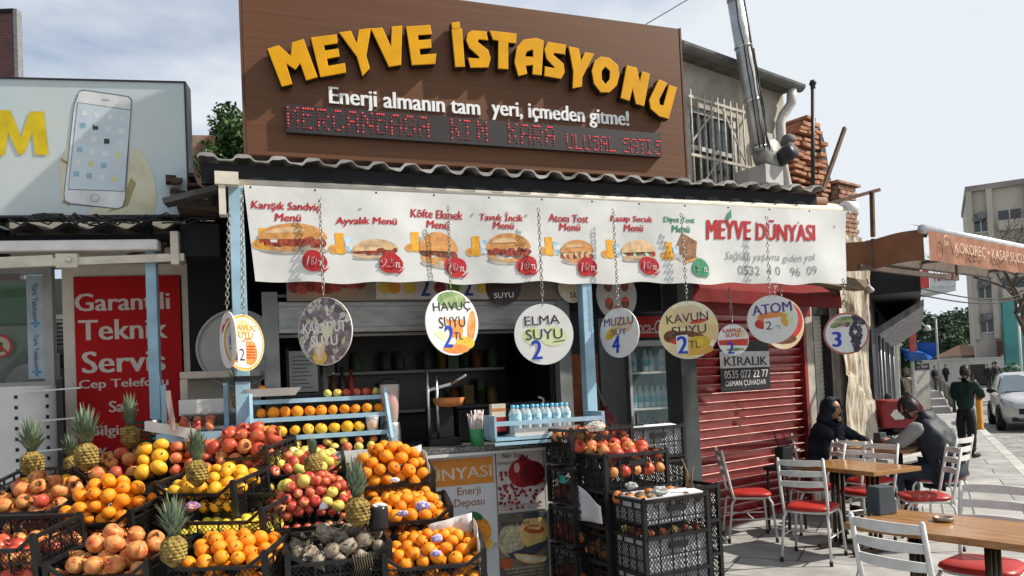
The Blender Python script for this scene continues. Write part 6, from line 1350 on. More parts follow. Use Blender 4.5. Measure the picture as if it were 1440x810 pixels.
# ------------------------------------------------ beetroots
beM = ramp('dusty beetroot', [(.07, .05, .04), (.17, .135, .10), (.32, .27, .21), (.15, .09, .08)], 22, .85, rnd=True, bump=.4)
def f_beet(seed):
    random.seed(seed); mb = MB(); r_ = .042; prof = [(0, -r_*1.9), (.004, -r_*1.5), (.012, -r_*1.15), (r_*.6, -r_*.8), (r_*.95, -r_*.3), (r_, .1*r_), (r_*.85, r_*.6), (r_*.4, r_*.85), (r_*.25, r_*1.0), (0, r_*1.02)]
    mb.lathe(prof, 14); mb.warp(lambda x, y, z: (x*(1+.18*mnoise.noise((x*30, y*30, z*30+seed)))+.004*math.sin(z*60), y*(1+.18*mnoise.noise((x*30+5, y*30, z*30+seed))), z)); return mb.mesh('beetroot', [beM])
BE = [f_beet(s) for s in (1, 2, 3)]
random.seed(15)
for i, (x, y, z, s) in enumerate([(-.05, .03, .245, 1.5), (-.13, -.08, .19, 1.1), (-.03, -.09, .19, 1.2), (.05, -.08, .2, 1.2), (.13, -.04, .215, 1.3), (.19, .02, .225, 1.1), (.2, -.07, .18, 1.0), (-.19, -.05, .18, 1.0), (.11, .06, .24, 1.15), (.02, -.0, .22, 1.1), (-.1, -.12, .155, 1.0), (.1, -.12, .16, 1.0), (.0, -.125, .155, .95), (-.2, .05, .19, 1.), (.06, .1, .23, 1.1)]):
    o = bpy.data.objects.new('beetroot', BE[i % 3]); COL.objects.link(o); o.location = cQ @ Vector((x, y, z-.025)); s *= .82; o.rotation_euler = (random.uniform(-1.6, 1.6), random.uniform(-1.6, 1.6), random.uniform(0, 6)); o.scale = (s, s, s); tag(o, 'dusty grey beetroot in the crate in front of the red apples', 'beetroot', 'beetroots in the front crate')
t = empty('beet_leaves', cQ.translation, 0, 'withered dark leaves between the beetroots', 'leaves'); t.rotation_euler = cQ.to_euler(); mb = MB(); random.seed(19)
for k in range(260):
    x, y = random.uniform(-.21, .21), random.uniform(-.14, .14); z = .15+.05*random.random()+(.05 if x > -.1 and y > -.05 else 0); a = random.uniform(0, 6.28); L_ = random.uniform(.015, .045); d = Vector((math.cos(a), math.sin(a), random.uniform(-.2, .8)))*L_; s = d.cross(Vector((0, 0, 1))).normalized()*L_*.3; p = Vector((x, y, z)); mb.poly([p, p+d*.5+s, p+d, p+d*.5-s])
for k in range(8): x = .06+k*.012; mb.tube([(x, -.17, .16), (x+.01, -.185, .1), (x-.01, -.18, .04)], .003, 4)
mb.build('leaf_scraps', ramp('withered leaf', [(.025, .02, .018), (.07, .055, .03), (.13, .12, .06)], 20, .9), t)
# ------------------------------------------------ crumpled bags and wrappers
def crumple(px, py, Y, r_, col, label, seed, cat='bag', name='plastic_bag', sq=.6):
    t = empty(name, at(px, py, Y), 0, label, cat); bm = bmesh.new(); bmesh.ops.create_icosphere(bm, subdivisions=4, radius=r_)
    for v in bm.verts:
        q = v.co/r_; k = 1+.35*mnoise.noise(q*1.6+Vector((seed, 0, 0)))+.28*abs(mnoise.noise(q*4+Vector((seed, 3, 0))))+.12*mnoise.noise(q*9); v.co *= k; v.co.z *= sq
    me = bpy.data.meshes.new('bag_film'); bm.to_mesh(me); bm.free(); me.materials.append(col); o = bpy.data.objects.new('bag_film', me); COL.objects.link(o); o.parent = t
filmW = mat('white film', (.62, .6, .62), .3, .1, 20); filmL = ramp('printed film', [(.62, .6, .62), (.55, .52, .6), (.2, .16, .38), (.6, .58, .6)], 18, .35)
crumple(594, 711, 3.92, .035, filmL, 'white and violet wrapper on the second crate of oranges', 1, 'wrapper', 'wrapper')
crumple(566, 722, 3.88, .025, filmL, 'lilac wrapper lying on the left of the second orange crate', 2, 'wrapper', 'wrapper')
crumple(614, 757, 3.68, .026, filmL, 'white wrapper with violet print on top of the front right oranges', 3, 'wrapper', 'wrapper')
crumple(613, 778, 3.57, .022, filmL, 'pale wrapper low among the front right oranges', 4, 'wrapper', 'wrapper')
crumple(270, 712, 3.88, .034, ramp('blue print film', [(.6, .6, .62), (.1, .1, .3), (.35, .1, .12), (.6, .6, .6)], 15, .35), 'blue and white printed bag above the lemons', 5, 'wrapper', 'wrapper')
crumple(533, 711, 3.80, .034, filmW, 'white film over the dark jar beside the pineapple', 6, 'film', 'film', .35)
crumple(555, 675, 4.2, .024, filmW, 'small white film on the highest oranges', 7, 'film', 'film', .5)
crumple(455, 712, 3.78, .018, filmW, 'scrap of white film among the red apples', 9, 'film', 'film', .9)
t = empty('dark_jar', at(533, 745, 3.80), 0, 'dark jar with white film on top beside the beetroots', 'jar'); mb = MB(); mb.lathe([(0, 0), (.045, 0), (.05, .02), (.05, .1), (.046, .12), (0, .12)], 18); mb.build('jar_glass', mat('jar dark', (.02, .018, .02), .2), t)
# ================================================================== crate stacks at the right
GR = 'black crates stacked at the right of the counter'
def stack(px, py, Y, yaw, n_, labels, corner=(-1, -1)):
    P = at(px, py, Y); rot = Matrix.Rotation(R(yaw), 4, 'Z'); O = P-rot @ Vector((corner[0]*CW/2, corner[1]*CD/2, CHH)); out_ = []
    # the lowest crate stands on the ground: spread the small remainder over the gaps
    n_ = max(1, round((O.z+CHH)/(CHH+.004))); step = (O.z)/(n_-1) if n_ > 1 else 0
    for k in range(n_):
        Mx = Matrix.Translation((O.x, O.y, O.z-step*k if n_ > 1 else 0)) @ rot @ Matrix.Diagonal((1, 1, 1, 1)); out_.append(Mx)
        crate(Mx, labels[k] if k < len(labels) else labels[-1], False, GR)
    return out_
YW = 27
sA = stack(802, 604, 4.92, YW, 6, ['topmost black crate of the tallest stack, with bagged fruit', 'black crate with a green tag under the top of the tallest stack', 'lower black crate in the tallest stack beside the melon poster'])
sB = stack(887, 602, 5.45, YW, 6, ['black crate lined with white paper behind the tallest stack', 'black crate hidden low behind the tallest stack'])
sC = stack(850, 640, 4.70, YW, 5, ['black crate of pomegranates on the middle stack', 'black crate under the pomegranates of the middle stack'])
sD = stack(904, 704, 4.42, YW, 4, ['black crate with white liner and dusty roots on the front stack', 'second black crate with white liner on the front stack', 'lower black crate of the front stack'])
sE = stack(1012, 680, 4.95, YW, 4, ['black crate topping the stack nearest the red shutter', 'black crate in the stack nearest the red shutter'], corner=(1, -1))
random.seed(41)
fill(sA[0], 'pomr', .042, 'fruit in the topmost crate of the tallest stack', 'fruit in the topmost right crate', CHH-.05, 0, front=True)
fill(sC[0], 'pomr', .044, 'pomegranate on top of the middle stack', 'pomegranates on the middle stack', CHH-.045, 1, front=True)
dusty = ramp('dusty root skin', [(.14, .11, .08), (.28, .22, .16), (.40, .32, .24)], 12, .8, rnd=True)
FM['root'] = [f_round('celery_root', .04, dusty, .85), f_round('celery_root', .036, ramp('kiwi skin', [(.12, .08, .04), (.22, .15, .08)], 20, .9, rnd=True), 1.1)]; FN['root'] = 'celery_root'
fill(sD[0], 'root', .04, 'dusty round root on top of the front crate stack', 'roots on the front crate stack', CHH-.03, 0, front=False, mix=('pom', .12))
for Mx, g in [(m_, 'lower') for m_ in sA[1:4]+sC[1:4]]:
    for i in range(5): put('pom', Mx @ Vector((-.18+i*.09, -.12, .05+.03*(i % 2))), 'fruit dimly seen behind the lattice of a lower crate', 'fruit behind the lattice of the lower crates')
    for i in range(3): put('pomr', Mx @ Vector((-.2, -.06+i*.085, .06+.03*(i % 2))), 'fruit dimly seen behind the lattice of a lower crate', 'fruit behind the lattice of the lower crates')
for i in range(5): put('yapple', sD[0] @ Vector((-.18+i*.085, -.136, .035)), 'yellow apple low behind the lattice of the lined front crate', 'apples in the lined front crate', .78)
for i in range(3): put('yapple', sD[0] @ Vector((-.215, -.08+i*.075, .035)), 'yellow apple low behind the lattice of the lined front crate', 'apples in the lined front crate', .78)
linM = mat('liner board', (.66, .65, .66), .6, .05, 8)
def liner(Mx, z0, z1, lb, flap=True):
    t = empty('crate_liner', Mx.translation, 0, lb, 'paper'); t.rotation_euler = Mx.to_euler(); mb = MB(); a, b_ = CW/2-.025, CD/2-.022
    mb.box((-a, -b_, z0), (a, -b_+.003, z1)); mb.box((-a, b_-.003, z0), (a, b_, z1)); mb.box((-a, -b_+.003, z0), (-a+.003, b_-.003, z1)); mb.box((a-.003, -b_+.003, z0), (a, b_-.003, z1))
    if flap: mb.add([(-.08, -b_, z1), (a, -b_, z1), (a-.02, -b_+.1, z1+.018), (-.06, -b_+.08, z1+.02)], [(0, 1, 2, 3)])
    mb.build('liner_sheet', linM, t)
liner(sD[0], .085, CHH+.004, 'white cardboard liner in the top crate of the front stack'); liner(sD[1], .02, CHH-.02, 'white cardboard liner in the second crate of the front stack'); liner(sB[0], .02, CHH-.012, 'white paper liner in the crate behind the tallest stack')
liner(sD[2], .02, CHH-.02, 'white liner low in the front stack', False)
t = empty('white_sack', sC[1] @ Vector((-.262, -.02, .02)), R(YW), 'white paper hanging out over the side of the middle crate stack', 'paper'); mb = MB(); mb.smooth = True; mb.grid(lambda u, v: (-.008+.012*math.sin(u*5)-.01*v, .16-.30*u, .0+.24*v*(1-.55*u)+.02*u), 8, 6); o = mb.build('paper_sheet', linM, t); o.modifiers.new('s', 'SOLIDIFY').thickness = .002
t = empty('green_tag', sA[1] @ Vector((-CW/2-.004, -.05, .17)), R(YW), 'small turquoise tag on the tallest crate stack', 'tag'); mb = MB(); mb.box((-.003, -.035, -.025), (.001, .035, .025)); mb.build('tag_card', mat('turquoise card', (.03, .33, .26), .5), t)
crumple(838, 600, 4.95, .055, glass('clear bag', (.75, .68, .6), .15, .5), 'clear plastic bag over the fruit on the tallest stack', 11)
crumple(928, 690, 4.40, .045, ramp('newsprint', [(.55, .54, .5), (.4, .4, .38), (.15, .14, .14)], 26, .7), 'crumpled printed paper among the roots on the front stack', 12, 'paper', 'paper_scrap', .5)
crumple(888, 683, 4.48, .032, ramp('newsprint2', [(.5, .49, .46), (.2, .2, .2)], 26, .7), 'small grey paper scrap at the corner of the front stack', 13, 'paper', 'paper_scrap', .6)
t = empty('dry_stalk', at(966, 668, 4.6), 0, 'dry brown stalk standing up behind the roots', 'stalk'); mb = MB(); mb.tube([(0, 0, -.08), (-.0, 0, .02), (-.025, .01, .10)], [.012, .008, .003], 7); mb.tube([(0.02, 0, -.08), (.03, 0, .0), (.045, .01, .05)], [.01, .006, .002], 7); mb.build('stalk_stem', mat('dry stalk', (.2, .12, .06), .9), t)
# ================================================================== tables and chairs
chW = mat('chair white enamel', (.62, .61, .58), .35, .06, 14, dirt=.3, dirtcol=(.25, .2, .16), spec=.5)
seatM = mat('red vinyl', (.36, .025, .02), .38, .12, 9, bump=.1)
footM = mat('black rubber', (.02, .02, .02), .7)
def mk_chair():
    t = empty('cafe_chair', (0, 0, 0), 0, 'chair', 'chair', 'white cafe chairs with red seats')
    mb = MB(); mb.smooth = True
    # padded seat: rounded square, sitter looks to -y
    def sq(a, r): c, s = math.cos(a), math.sin(a); k = (abs(c)**4+abs(s)**4)**-.25; return r*c*k, r*s*k
    rings = [(.0, .472), (.12, .474), (.175, .468), (.196, .455), (.2, .44), (.19, .428), (0, .428)]; n_ = 28; vs = []; fs = []
    for r_, z in rings:
        for k in range(n_): x, y = sq(2*math.pi*k/n_, max(r_, .001)); vs.append((x*(1+.08*(-y/.2)), y, z))
    for i in range(len(rings)-1):
        for k in range(n_): fs.append((i*n_+k, i*n_+(k+1) % n_, (i+1)*n_+(k+1) % n_, (i+1)*n_+k))
    mb.add(vs, fs); s = mb.build('seat', seatM, t)
    mb = MB(); pts = []
    for k in range(25): x, y = sq(2*math.pi*k/24, .18); pts.append((x, y, .418))
    mb.tube(pts, .011, 8); mb.build('seat_frame', chW, t)
    for sx in (-1, 1):
        mb = MB(); mb.tube([(sx*.175, -.15, .418), (sx*.19, -.18, .37), (sx*.21, -.205, .03)], .0115, 10); lg = mb.build('leg', chW, t)
        mb = MB(); mb.tube([(sx*.2095, -.2045, .04), (sx*.211, -.206, 0)], .0145, 10); mb.build('rubber_foot', footM, lg)
        mb = MB(); mb.tube([(sx*.165, .15, .418), (sx*.18, .19, .37), (sx*.2, .235, .03)], .0115, 10); lg = mb.build('leg', chW, t)
        mb = MB(); mb.tube([(sx*.1995, .234, .04), (sx*.2005, .237, 0)], .0145, 10); mb.build('rubber_foot', footM, lg)
        mb = MB(); mb.tube([(sx*.178, .165, .40), (sx*.182, .19, .5), (sx*.185, .215, .62), (sx*.183, .265, .875)], [.0115, .012, .0135, .0135], 10); mb.sphere((sx*.183, .265, .875), .0135, 8, 6); mb.build('back_post', chW, t)
    for z, y in ((.845, .258), (.755, .240), (.665, .223)):
        mb = MB(); mb.smooth = True; n_ = 10; vs = []
        for i in range(n_+1):
            u = i/n_*2-1; x = u*.176; yy = y+.035*(1-u*u); h = .026-.004*u*u
            for dy, dz in ((-.006, -h), (-.006, h), (.006, h), (.006, -h)): vs.append((x, yy+dy, z+dz))
        fs = []
        for i in range(n_):
            for k in range(4): fs.append((4*i+k, 4*i+(k+1) % 4, 4*i+4+(k+1) % 4, 4*i+4+k))
        mb.smooth = False; mb.add(vs, fs); mb.build('back_slat', chW, t)
    mb = MB(); mb.tube([(-.198, -.19, .22), (-.19, .21, .22)], .007, 8); mb.tube([(.198, -.19, .22), (.19, .21, .22)], .007, 8); mb.tube([(-.194, .0, .22), (.194, .0, .22)], .007, 8); mb.build('stretcher', chW, t)
    return t
CHR = mk_chair(); _c = [False]
def chair(p, yaw, label):
    t = CHR if not _c[0] else copy_tree(CHR); _c[0] = True; t.location = (p[0], p[1], 0); t.rotation_euler = (0, 0, R(yaw)); t['label'] = label; return t
woodT = ramp('varnished table top', [(.17, .07, .022), (.27, .125, .042), (.34, .18, .07), (.22, .095, .035)], 3.2, .2, stretch=(10, 1, 6), detail=6, dist=.6, lo=.3, hi=.7)
woodE = ramp('table edge', [(.2, .08, .03), (.3, .14, .05)], 8, .4, stretch=(3, 1, 3))
def mk_table():
    t = empty('cafe_table', (0, 0, 0), 0, 'table', 'table', 'wooden cafe tables on the pavement')      # long side along y
    mb = MB(); mb.box((-.29, -.45, .712), (.29, .45, .75)); mb.build('table_top', woodT, t, bev=.006)
    mb = MB(); mb.box((-.10, -.24, .685), (.10, .24, .711)); mb.build('top_plate', darkMet, t)
    lgM = mat('dark bronze tube', (.055, .042, .03), .35, .15, 12, metal=.7)
    for y in (-.19, .19):
        for x in (-.06, 0, .06):
            mb = MB(); mb.tube([(x, y, .685), (x, y, .04)], .0165, 10); mb.build('column', lgM, t)
        mb = MB(); mb.bar((-.27, y, .03), (.27, y, .03), .04, .03); mb.build('foot_bar', lgM, t)
    mb = MB(); mb.bar((0, -.19, .06), (0, .19, .06), .03, .03); mb.build('stretcher', lgM, t)
    return t
TBL = mk_table(); _t = [False]
def table(c, ax, label):
    """c centre, ax direction of the long side (pointing to the street)"""
    t = TBL if not _t[0] else copy_tree(TBL); _t[0] = True; t.location = (c[0], c[1], 0); t.rotation_euler = (0, 0, math.atan2(ax[1], ax[0])+math.pi/2); t['label'] = label; return t
# front table: corners measured in the photograph
T1a = Vector((.60, -.80)); T1b = Vector((.80, .60)); T1 = Vector((1.81, 4.24))+T1a*.45+T1b*.29
table(T1, T1a, 'front wooden table with a napkin box and an ashtray, cut by the right picture edge')
T2a = Vector((.42, -.907)); T2b = Vector((.907, .42)); T2 = Vector((2.94, 6.24))-T2a*.45+T2b*.29
table(T2, T2a, 'empty wooden table in the middle between white chairs')
T3 = Vector((4.0, 8.3)); T3a = Vector((.603, -.797)); T3b = Vector((.797, .603))
table(T3, T3a, 'farthest wooden table with the seated woman and man')
def yaw_of(d): return math.degrees(math.atan2(d[0], -d[1]))       # local -y looks along d
p = ground(1056, 757); chair((p.x, p.y), yaw_of((1, -.12)), 'single white chair with orange red seat turned sideways in front of the red shutter')
p = T2-T2b*.50+T2a*.02; chair((2.52, 6.52), yaw_of((.60, .80)), 'white chair seen from behind at the near side of the middle table')
p = T1-T1b*.42+T1a*.02; chair((p.x, p.y), yaw_of(T1b)-6, 'nearest white chair seen from behind at the front table')
p = T1+T1b*.46-T1a*.04; chair((p.x, p.y), yaw_of(-T1b)+4, 'white chair facing us across the front table')
p = T2+T2b*.44-T2a*.28; chair((p.x, p.y), yaw_of(-T2b), 'white chair at the far side of the middle table, wall end')
p = T3-T3b*.47+T3a*.10; chair((p.x, p.y), yaw_of(T3b), 'white chair seen from behind at the near side of the farthest table')
p = T2+T2b*.55+T2a*.26; chair((p.x, p.y), yaw_of(-T2b)-38, 'white chair turned sideways at the street end of the middle table')
MANP = T3+T3a*.60; WOMP = T3-T3a*.70
chair((MANP.x, MANP.y), yaw_of(-T3a), 'white chair carrying the seated man in the navy vest')
chair((WOMP.x, WOMP.y), yaw_of(T3a), 'white chair carrying the woman in the dark hood')
p = ground(1150, 735); chair((2.98, 7.62), yaw_of(T2b)+150, 'white chair half hidden by the wall behind the middle table')
# napkin boxes, ashtray
def napkin(p, yaw, label, s=1.):
    t = empty('napkin_dispenser', p, yaw, label, 'napkin dispenser'); mb = MB(); a, b_, h = .062*s, .047*s, .15*s
    mb.add([(-a, -b_, 0), (a, -b_, 0), (a, b_, 0), (-a, b_, 0), (-a*.86, -b_*.86, h), (a*.86, -b_*.86, h), (a*.86, b_*.86, h), (-a*.86, b_*.86, h)], [(3, 2, 1, 0), (4, 5, 6, 7), (0, 1, 5, 4), (1, 2, 6, 5), (2, 3, 7, 6), (3, 0, 4, 7)]); mb.build('dispenser_shell', mat('slate plastic', (.055, .07, .08), .32, .08, 9), t, bev=.006)
    mb = MB(); mb.box((a*.9, -b_*.55, .03*s), (a*.985, b_*.55, .12*s)); mb.build('face_plate', steel, t)
    mb = MB(); mb.smooth = True; mb.grid(lambda u, v: (a*.98+.012*s*v+.006*math.sin(u*6), -b_*.4+u*b_*.8, .05*s+.05*s*v), 6, 3); mb.build('napkin', mat('napkin paper', (.66, .65, .63), .8), t)
    return t
napkin(at(1240, 722, 4.45), R(20), 'dark slate napkin dispenser on the front table', 1.08).location.z = .751
napkin((T3.x-.0, T3.y-.0, .751), R(30), 'black napkin dispenser between the woman and the man')
t = empty('ashtray', at(1327, 738, 4.15), 0, 'round metal ashtray on the front table', 'ashtray'); t.location.z = .751
mb = MB(); mb.lathe([(0, 0), (.045, 0), (.052, .006), (.053, .022), (.048, .024), (.044, .01), (0, .008)], 24); mb.build('ashtray_dish', mat('pewter', (.3, .25, .2), .35, .15, 20, metal=.8), t)
t = empty('shoulder_bag', at(1103, 655, 7.75), W.yaw, 'boxy black bag with a white tissue hung by the red shutter', 'bag'); mb = MB(); mb.box((-.09, -.05, 0), (.09, .05, .2)); mb.build('bag_body', mat('black leather', (.015, .016, .018), .45, .2, 12), t, bev=.012)
mb = MB(); mb.tube([(-.08, 0, .19), (-.07, .05, .34), (.07, .05, .34), (.08, 0, .19)], .007, 6); mb.build('strap', blackM, t); mb = MB(); mb.smooth = True; mb.grid(lambda u, v: (.095+.05*v+.01*math.sin(u*7), -.03+.06*u, .06+.09*u*v+.02*math.sin(v*5)), 6, 6); mb.build('tissue', mat('napkin paper', (.66, .65, .63), .8), t)
t = empty('side_stool', (t.location.x, t.location.y, 0), W.yaw, 'dark stool under the boxy black bag at the red shutter', 'stool'); zt = at(1103, 655, 7.75).z
mb = MB(); mb.box((-.16, -.14, zt-.04), (.16, .14, zt-.001)); mb.build('seat', darkMet, t)
for sx in (-1, 1):
    for sy in (-1, 1): mb = MB(); mb.bar((sx*.14, sy*.12, 0), (sx*.13, sy*.11, zt-.04), .02); mb.build('leg', darkMet, t)
# ================================================================== people
skinM = ramp('skin', [(.36, .19, .125), (.46, .26, .18), (.40, .21, .14)], 9, .5)
hairM = ramp('dark hair', [(.012, .010, .009), (.035, .028, .024)], 40, .5, stretch=(1, 1, .3), bump=.4)
eyeW = mat('eye white', (.55, .53, .5), .3, 0); eyeD = mat('eye dark', (.02, .015, .012), .2, 0); lipM = mat('lips', (.30, .11, .09), .5, .1, 30)
def skin_mesh(name, chains, sub=2, mats=None, blend=None):
    """chains: lists of (pos, radius); vertices closer than 1 mm are shared, so limbs join"""
    bm = bmesh.new(); sl_ = bm.verts.layers.skin.verify(); pts = []
    def V(p, r_):
        p = Vector(p)
        for q, v in pts:
            if (q-p).length < .001: return v
        v = bm.verts.new(p); v[sl_].radius = (r_, r_) if not isinstance(r_, tuple) else r_; pts.append((p, v)); return v
    for ch in chains:
        prev = None
        for p, r_ in ch:
            v = V(p, r_)
            if prev is not None and prev is not v and bm.edges.get((prev, v)) is None: bm.edges.new((prev, v))
            prev = v
    bm.verts.ensure_lookup_table()
    bm.verts[0][sl_].use_root = True
    me = bpy.data.meshes.new('s'); bm.to_mesh(me); bm.free(); o = bpy.data.objects.new('s', me); COL.objects.link(o)
    m1 = o.modifiers.new('skin', 'SKIN'); m1.use_smooth_shade = True; m1.branch_smoothing = .6
    m2 = o.modifiers.new('sub', 'SUBSURF'); m2.levels = sub; m2.render_levels = sub
    out_ = evalmesh(o, name); bpy.data.objects.remove(o); bpy.data.meshes.remove(me)
    return out_
def head_bm(M, s=1., female=False):
    bm = bmesh.new(); bmesh.ops.create_icosphere(bm, subdivisions=5, radius=1.)
    g = lambda q, c, w_: math.exp(-((q[0]-c[0])**2/w_[0]**2+(q[1]-c[1])**2/w_[1]**2+(q[2]-c[2])**2/w_[2]**2))
    for v in bm.verts:
        q = v.co.copy(); x, y, z = q.x*.073, q.y*.093, q.z*.116
        if z < 0: k = 1-.26*(-q.z)**1.5; x *= k; y *= (1-.10*(-q.z)) if y < 0 else (1-.30*(-q.z))
        f_ = max(0, -q.y)
        y -= .024*g(q, (0, -1, -.10), (.15, .5, .17)) + .012*g(q, (0, -1, .12), (.10, .5, .22))     # nose
        y += .011*(g(q, (.36, -.9, .10), (.18, .5, .12))+g(q, (-.36, -.9, .10), (.18, .5, .12)))    # sockets
        y -= .006*g(q, (0, -.9, .32), (.5, .5, .14))                                                # brow
        y -= .007*g(q, (0, -.9, -.42), (.22, .5, .08)) - .004*g(q, (0, -.9, -.31), (.2, .5, .04))   # lips
        y -= .013*g(q, (0, -.8, -.80), (.3, .5, .2))                                                # chin
        x *= 1+.05*g(q, (.7, -.6, -.15), (.4, .4, .3))+.05*g(q, (-.7, -.6, -.15), (.4, .4, .3))
        v.co = M @ (Vector((x, y, z))*s)
    return bm
def shell(M, s, keep, k=1.07, name='hair', m=None, parent=None, rough=.006, seed=0):
    bm = head_bm(M @ Matrix.Identity(4), 1.0); MI = M.inverted(); dele = []
    for v in bm.verts:
        p = MI @ v.co; q = Vector((p.x/.073, p.y/.093, p.z/.116))
        if not keep(q): dele.append(v); continue
        v.co = M @ (p*k+p.normalized()*rough*(mnoise.noise(q*3+Vector((seed, 0, 0)))+.5*mnoise.noise(q*9)))
    bmesh.ops.delete(bm, geom=dele, context='VERTS'); bmesh.ops.recalc_face_normals(bm, faces=bm.faces)
    me = bpy.data.meshes.new(name); bm.to_mesh(me); bm.free()
    for p in me.polygons: p.use_smooth = True
    me.materials.append(m); o = bpy.data.objects.new(name, me); COL.objects.link(o); o.parent = parent
    so = o.modifiers.new('s', 'SOLIDIFY'); so.thickness = .008; so.offset = -1
    return o
def strands(M, parent, n_, seed, k=1.15):
    """combed hair: thin locks over the skull from the forehead back to the nape"""
    random.seed(seed); mb = MB()
    for i in range(n_):
        a = random.uniform(-1.35, 1.35); t0 = random.uniform(-.75, 1.2); t1 = t0+random.uniform(.5, 1.1); pts = []
        for j in range(5):
            t = min(2.35, t0+(t1-t0)*j/4); q = Vector((math.sin(a)*math.cos(t*.25), -math.cos(a)*math.cos(t+.55)*1.0, math.cos(a)*math.sin(t+.55))) if abs(a) < .9 else Vector((math.sin(a), -math.cos(t+.3)*.85*math.cos(a*.6), .75*math.sin(t+.3)*math.cos(a*.5)))
            q = q.normalized()*(k+random.uniform(-.02, .035)); pts.append(M @ Vector((q.x*.073, q.y*.093, q.z*.116)))
        mb.tube(pts, [.0035, .005, .005, .004, .0015], 5)
    mb.build('hair_locks', hairM, parent)
def hand_chains(wrist, fdir, pal, side, curl=.5, s=1.):
    """palm and five fingers from the wrist; fdir finger direction, pal palm normal, side thumb side"""
    f_, n_, t_ = Vector(fdir).normalized(), Vector(pal).normalized(), Vector(side).normalized(); w_ = Vector(wrist); out_ = []
    c = w_+f_*.045*s; out_.append([(w_, .024*s), (c, .026*s), (w_+f_*.085*s, .024*s)])
    for k, L_ in enumerate((.070, .078, .072, .056)):
        b0 = w_+f_*.078*s+t_*(.027-.018*k)*s; a = curl*(.7+.12*k); d1 = (f_*math.cos(a)+n_*math.sin(a)); d2 = (f_*math.cos(a*2.1)+n_*math.sin(a*2.1)); d3 = (f_*math.cos(a*2.9)+n_*math.sin(a*2.9)); L2_ = L_*s
        out_.append([(w_+f_*.05*s+t_*(.02-.013*k)*s, .011*s), (b0, .0092*s), (b0+d1*L2_*.42, .0085*s), (b0+d1*L2_*.42+d2*L2_*.32, .008*s), (b0+d1*L2_*.42+d2*L2_*.32+d3*L2_*.26, .0065*s)])
    b0 = w_+f_*.022*s+t_*.022*s; out_.append([(w_+f_*.018*s+t_*.008*s, .014*s), (b0+t_*.010*s, .0115*s), (b0+t_*.028*s+f_*.026*s+n_*.008*s, .0095*s), (b0+t_*.030*s+f_*.050*s+n_*.016*s, .0075*s)])
    return out_
def merge_meshes(name, meshes, mats, voxel=None):
    bm = bmesh.new()
    for m_ in meshes:
        if isinstance(m_, bmesh.types.BMesh): t = bpy.data.meshes.new('x'); m_.to_mesh(t); m_.free(); bm.from_mesh(t); bpy.data.meshes.remove(t)
        else: bm.from_mesh(m_); bpy.data.meshes.remove(m_)
    me = bpy.data.meshes.new(name); bm.to_mesh(me); bm.free()
    if voxel:
        o = bpy.data.objects.new('v', me); COL.objects.link(o); r_ = o.modifiers.new('r', 'REMESH'); r_.mode = 'VOXEL'; r_.voxel_size = voxel; r_.use_smooth_shade = True
        sm_ = o.modifiers.new('sm', 'SMOOTH'); sm_.factor = .5; sm_.iterations = 2
        me2 = evalmesh(o, name); bpy.data.objects.remove(o); bpy.data.meshes.remove(me); me = me2
    me.materials.clear()
    for m_ in mats: me.materials.append(m_)
    for p in me.polygons: p.use_smooth = True
    return me
def link(me, name, parent, m=None):
    o = bpy.data.objects.new(name, me); COL.objects.link(o); o.parent = parent
    if m is not None: me.materials.clear(); me.materials.append(m)
    return o
def loft(name, rings, n_=24, cap=True):
    """clothing tube: rings of (centre, half width, half depth)"""
    mb = MB(); mb.smooth = True; vs = []; N = len(rings)
    for i, (p, a, b_) in enumerate(rings):
        d = (Vector(rings[min(i+1, N-1)][0])-Vector(rings[max(i-1, 0)][0])).normalized(); x = Vector((1, 0, 0)); y = d.cross(x).normalized()
        for k in range(n_): t = 2*math.pi*k/n_; c, s = math.cos(t), math.sin(t); e = (abs(c)**2.6+abs(s)**2.6)**(-1/2.6); vs.append(Vector(p)+x*a*c*e+y*b_*s*e)
    fs = [(i*n_+k, i*n_+(k+1) % n_, (i+1)*n_+(k+1) % n_, (i+1)*n_+k) for i in range(N-1) for k in range(n_)]
    mb.add(vs, fs); me = mb.mesh(name, []); o = bpy.data.objects.new('l', me); COL.objects.link(o); sb = o.modifiers.new('s', 'SUBSURF'); sb.levels = 2; r_ = evalmesh(o, name); bpy.data.objects.remove(o); return r_
def wrinkle(me, amp, sc_, seed=0):
    for v in me.vertices: q = v.co*sc_; v.co += v.normal*amp*(mnoise.noise(q+Vector((seed, 0, 0)))+.5*mnoise.noise(q*2.3)+.35*math.sin(q.z*5+4*mnoise.noise(q)))
    me.update(); return me
def face(t, M, s=1.):
    for sx in (-1, 1):
        mb = MB(); mb.sphere((sx*.027, -.079, .013), .0105, 12, 8, 0); mb.sphere((sx*.027, -.0868, .013), .0052, 10, 6, 1); mb.xf(M); mb.build('eye', [eyeW, eyeD], t)
        mb = MB(); mb.tube([(sx*.012, -.093, .034), (sx*.028, -.092, .039), (sx*.044, -.083, .034)], [.003, .0042, .002], 6); mb.xf(M); mb.build('eyebrow', hairM, t)
        mb = MB(); mb.smooth = True; mb.lathe([(.0, -.006), (.018, -.004), (.022, .004), (.014, .007), (.009, .002), (0, .002)], 12, M=Matrix.Diagonal((.72, 1, 1.45, 1)) @ Matrix.Rotation(R(90*sx), 4, 'Y')); mb.xf(M @ Matrix.Translation((sx*.073, .008, .0))); mb.build('ear', skinM, t)
    mb = MB(); mb.tube([(-.022, -.086, -.046), (-.008, -.0955, -.0445), (0, -.0945, -.0455), (.008, -.0955, -.0445), (.022, -.086, -.046)], [.002, .0048, .0042, .0048, .002], 6); mb.tube([(-.018, -.087, -.053), (0, -.0955, -.0545), (.018, -.087, -.053)], [.002, .0052, .002], 6); mb.xf(M); mb.build('mouth', lipM, t)
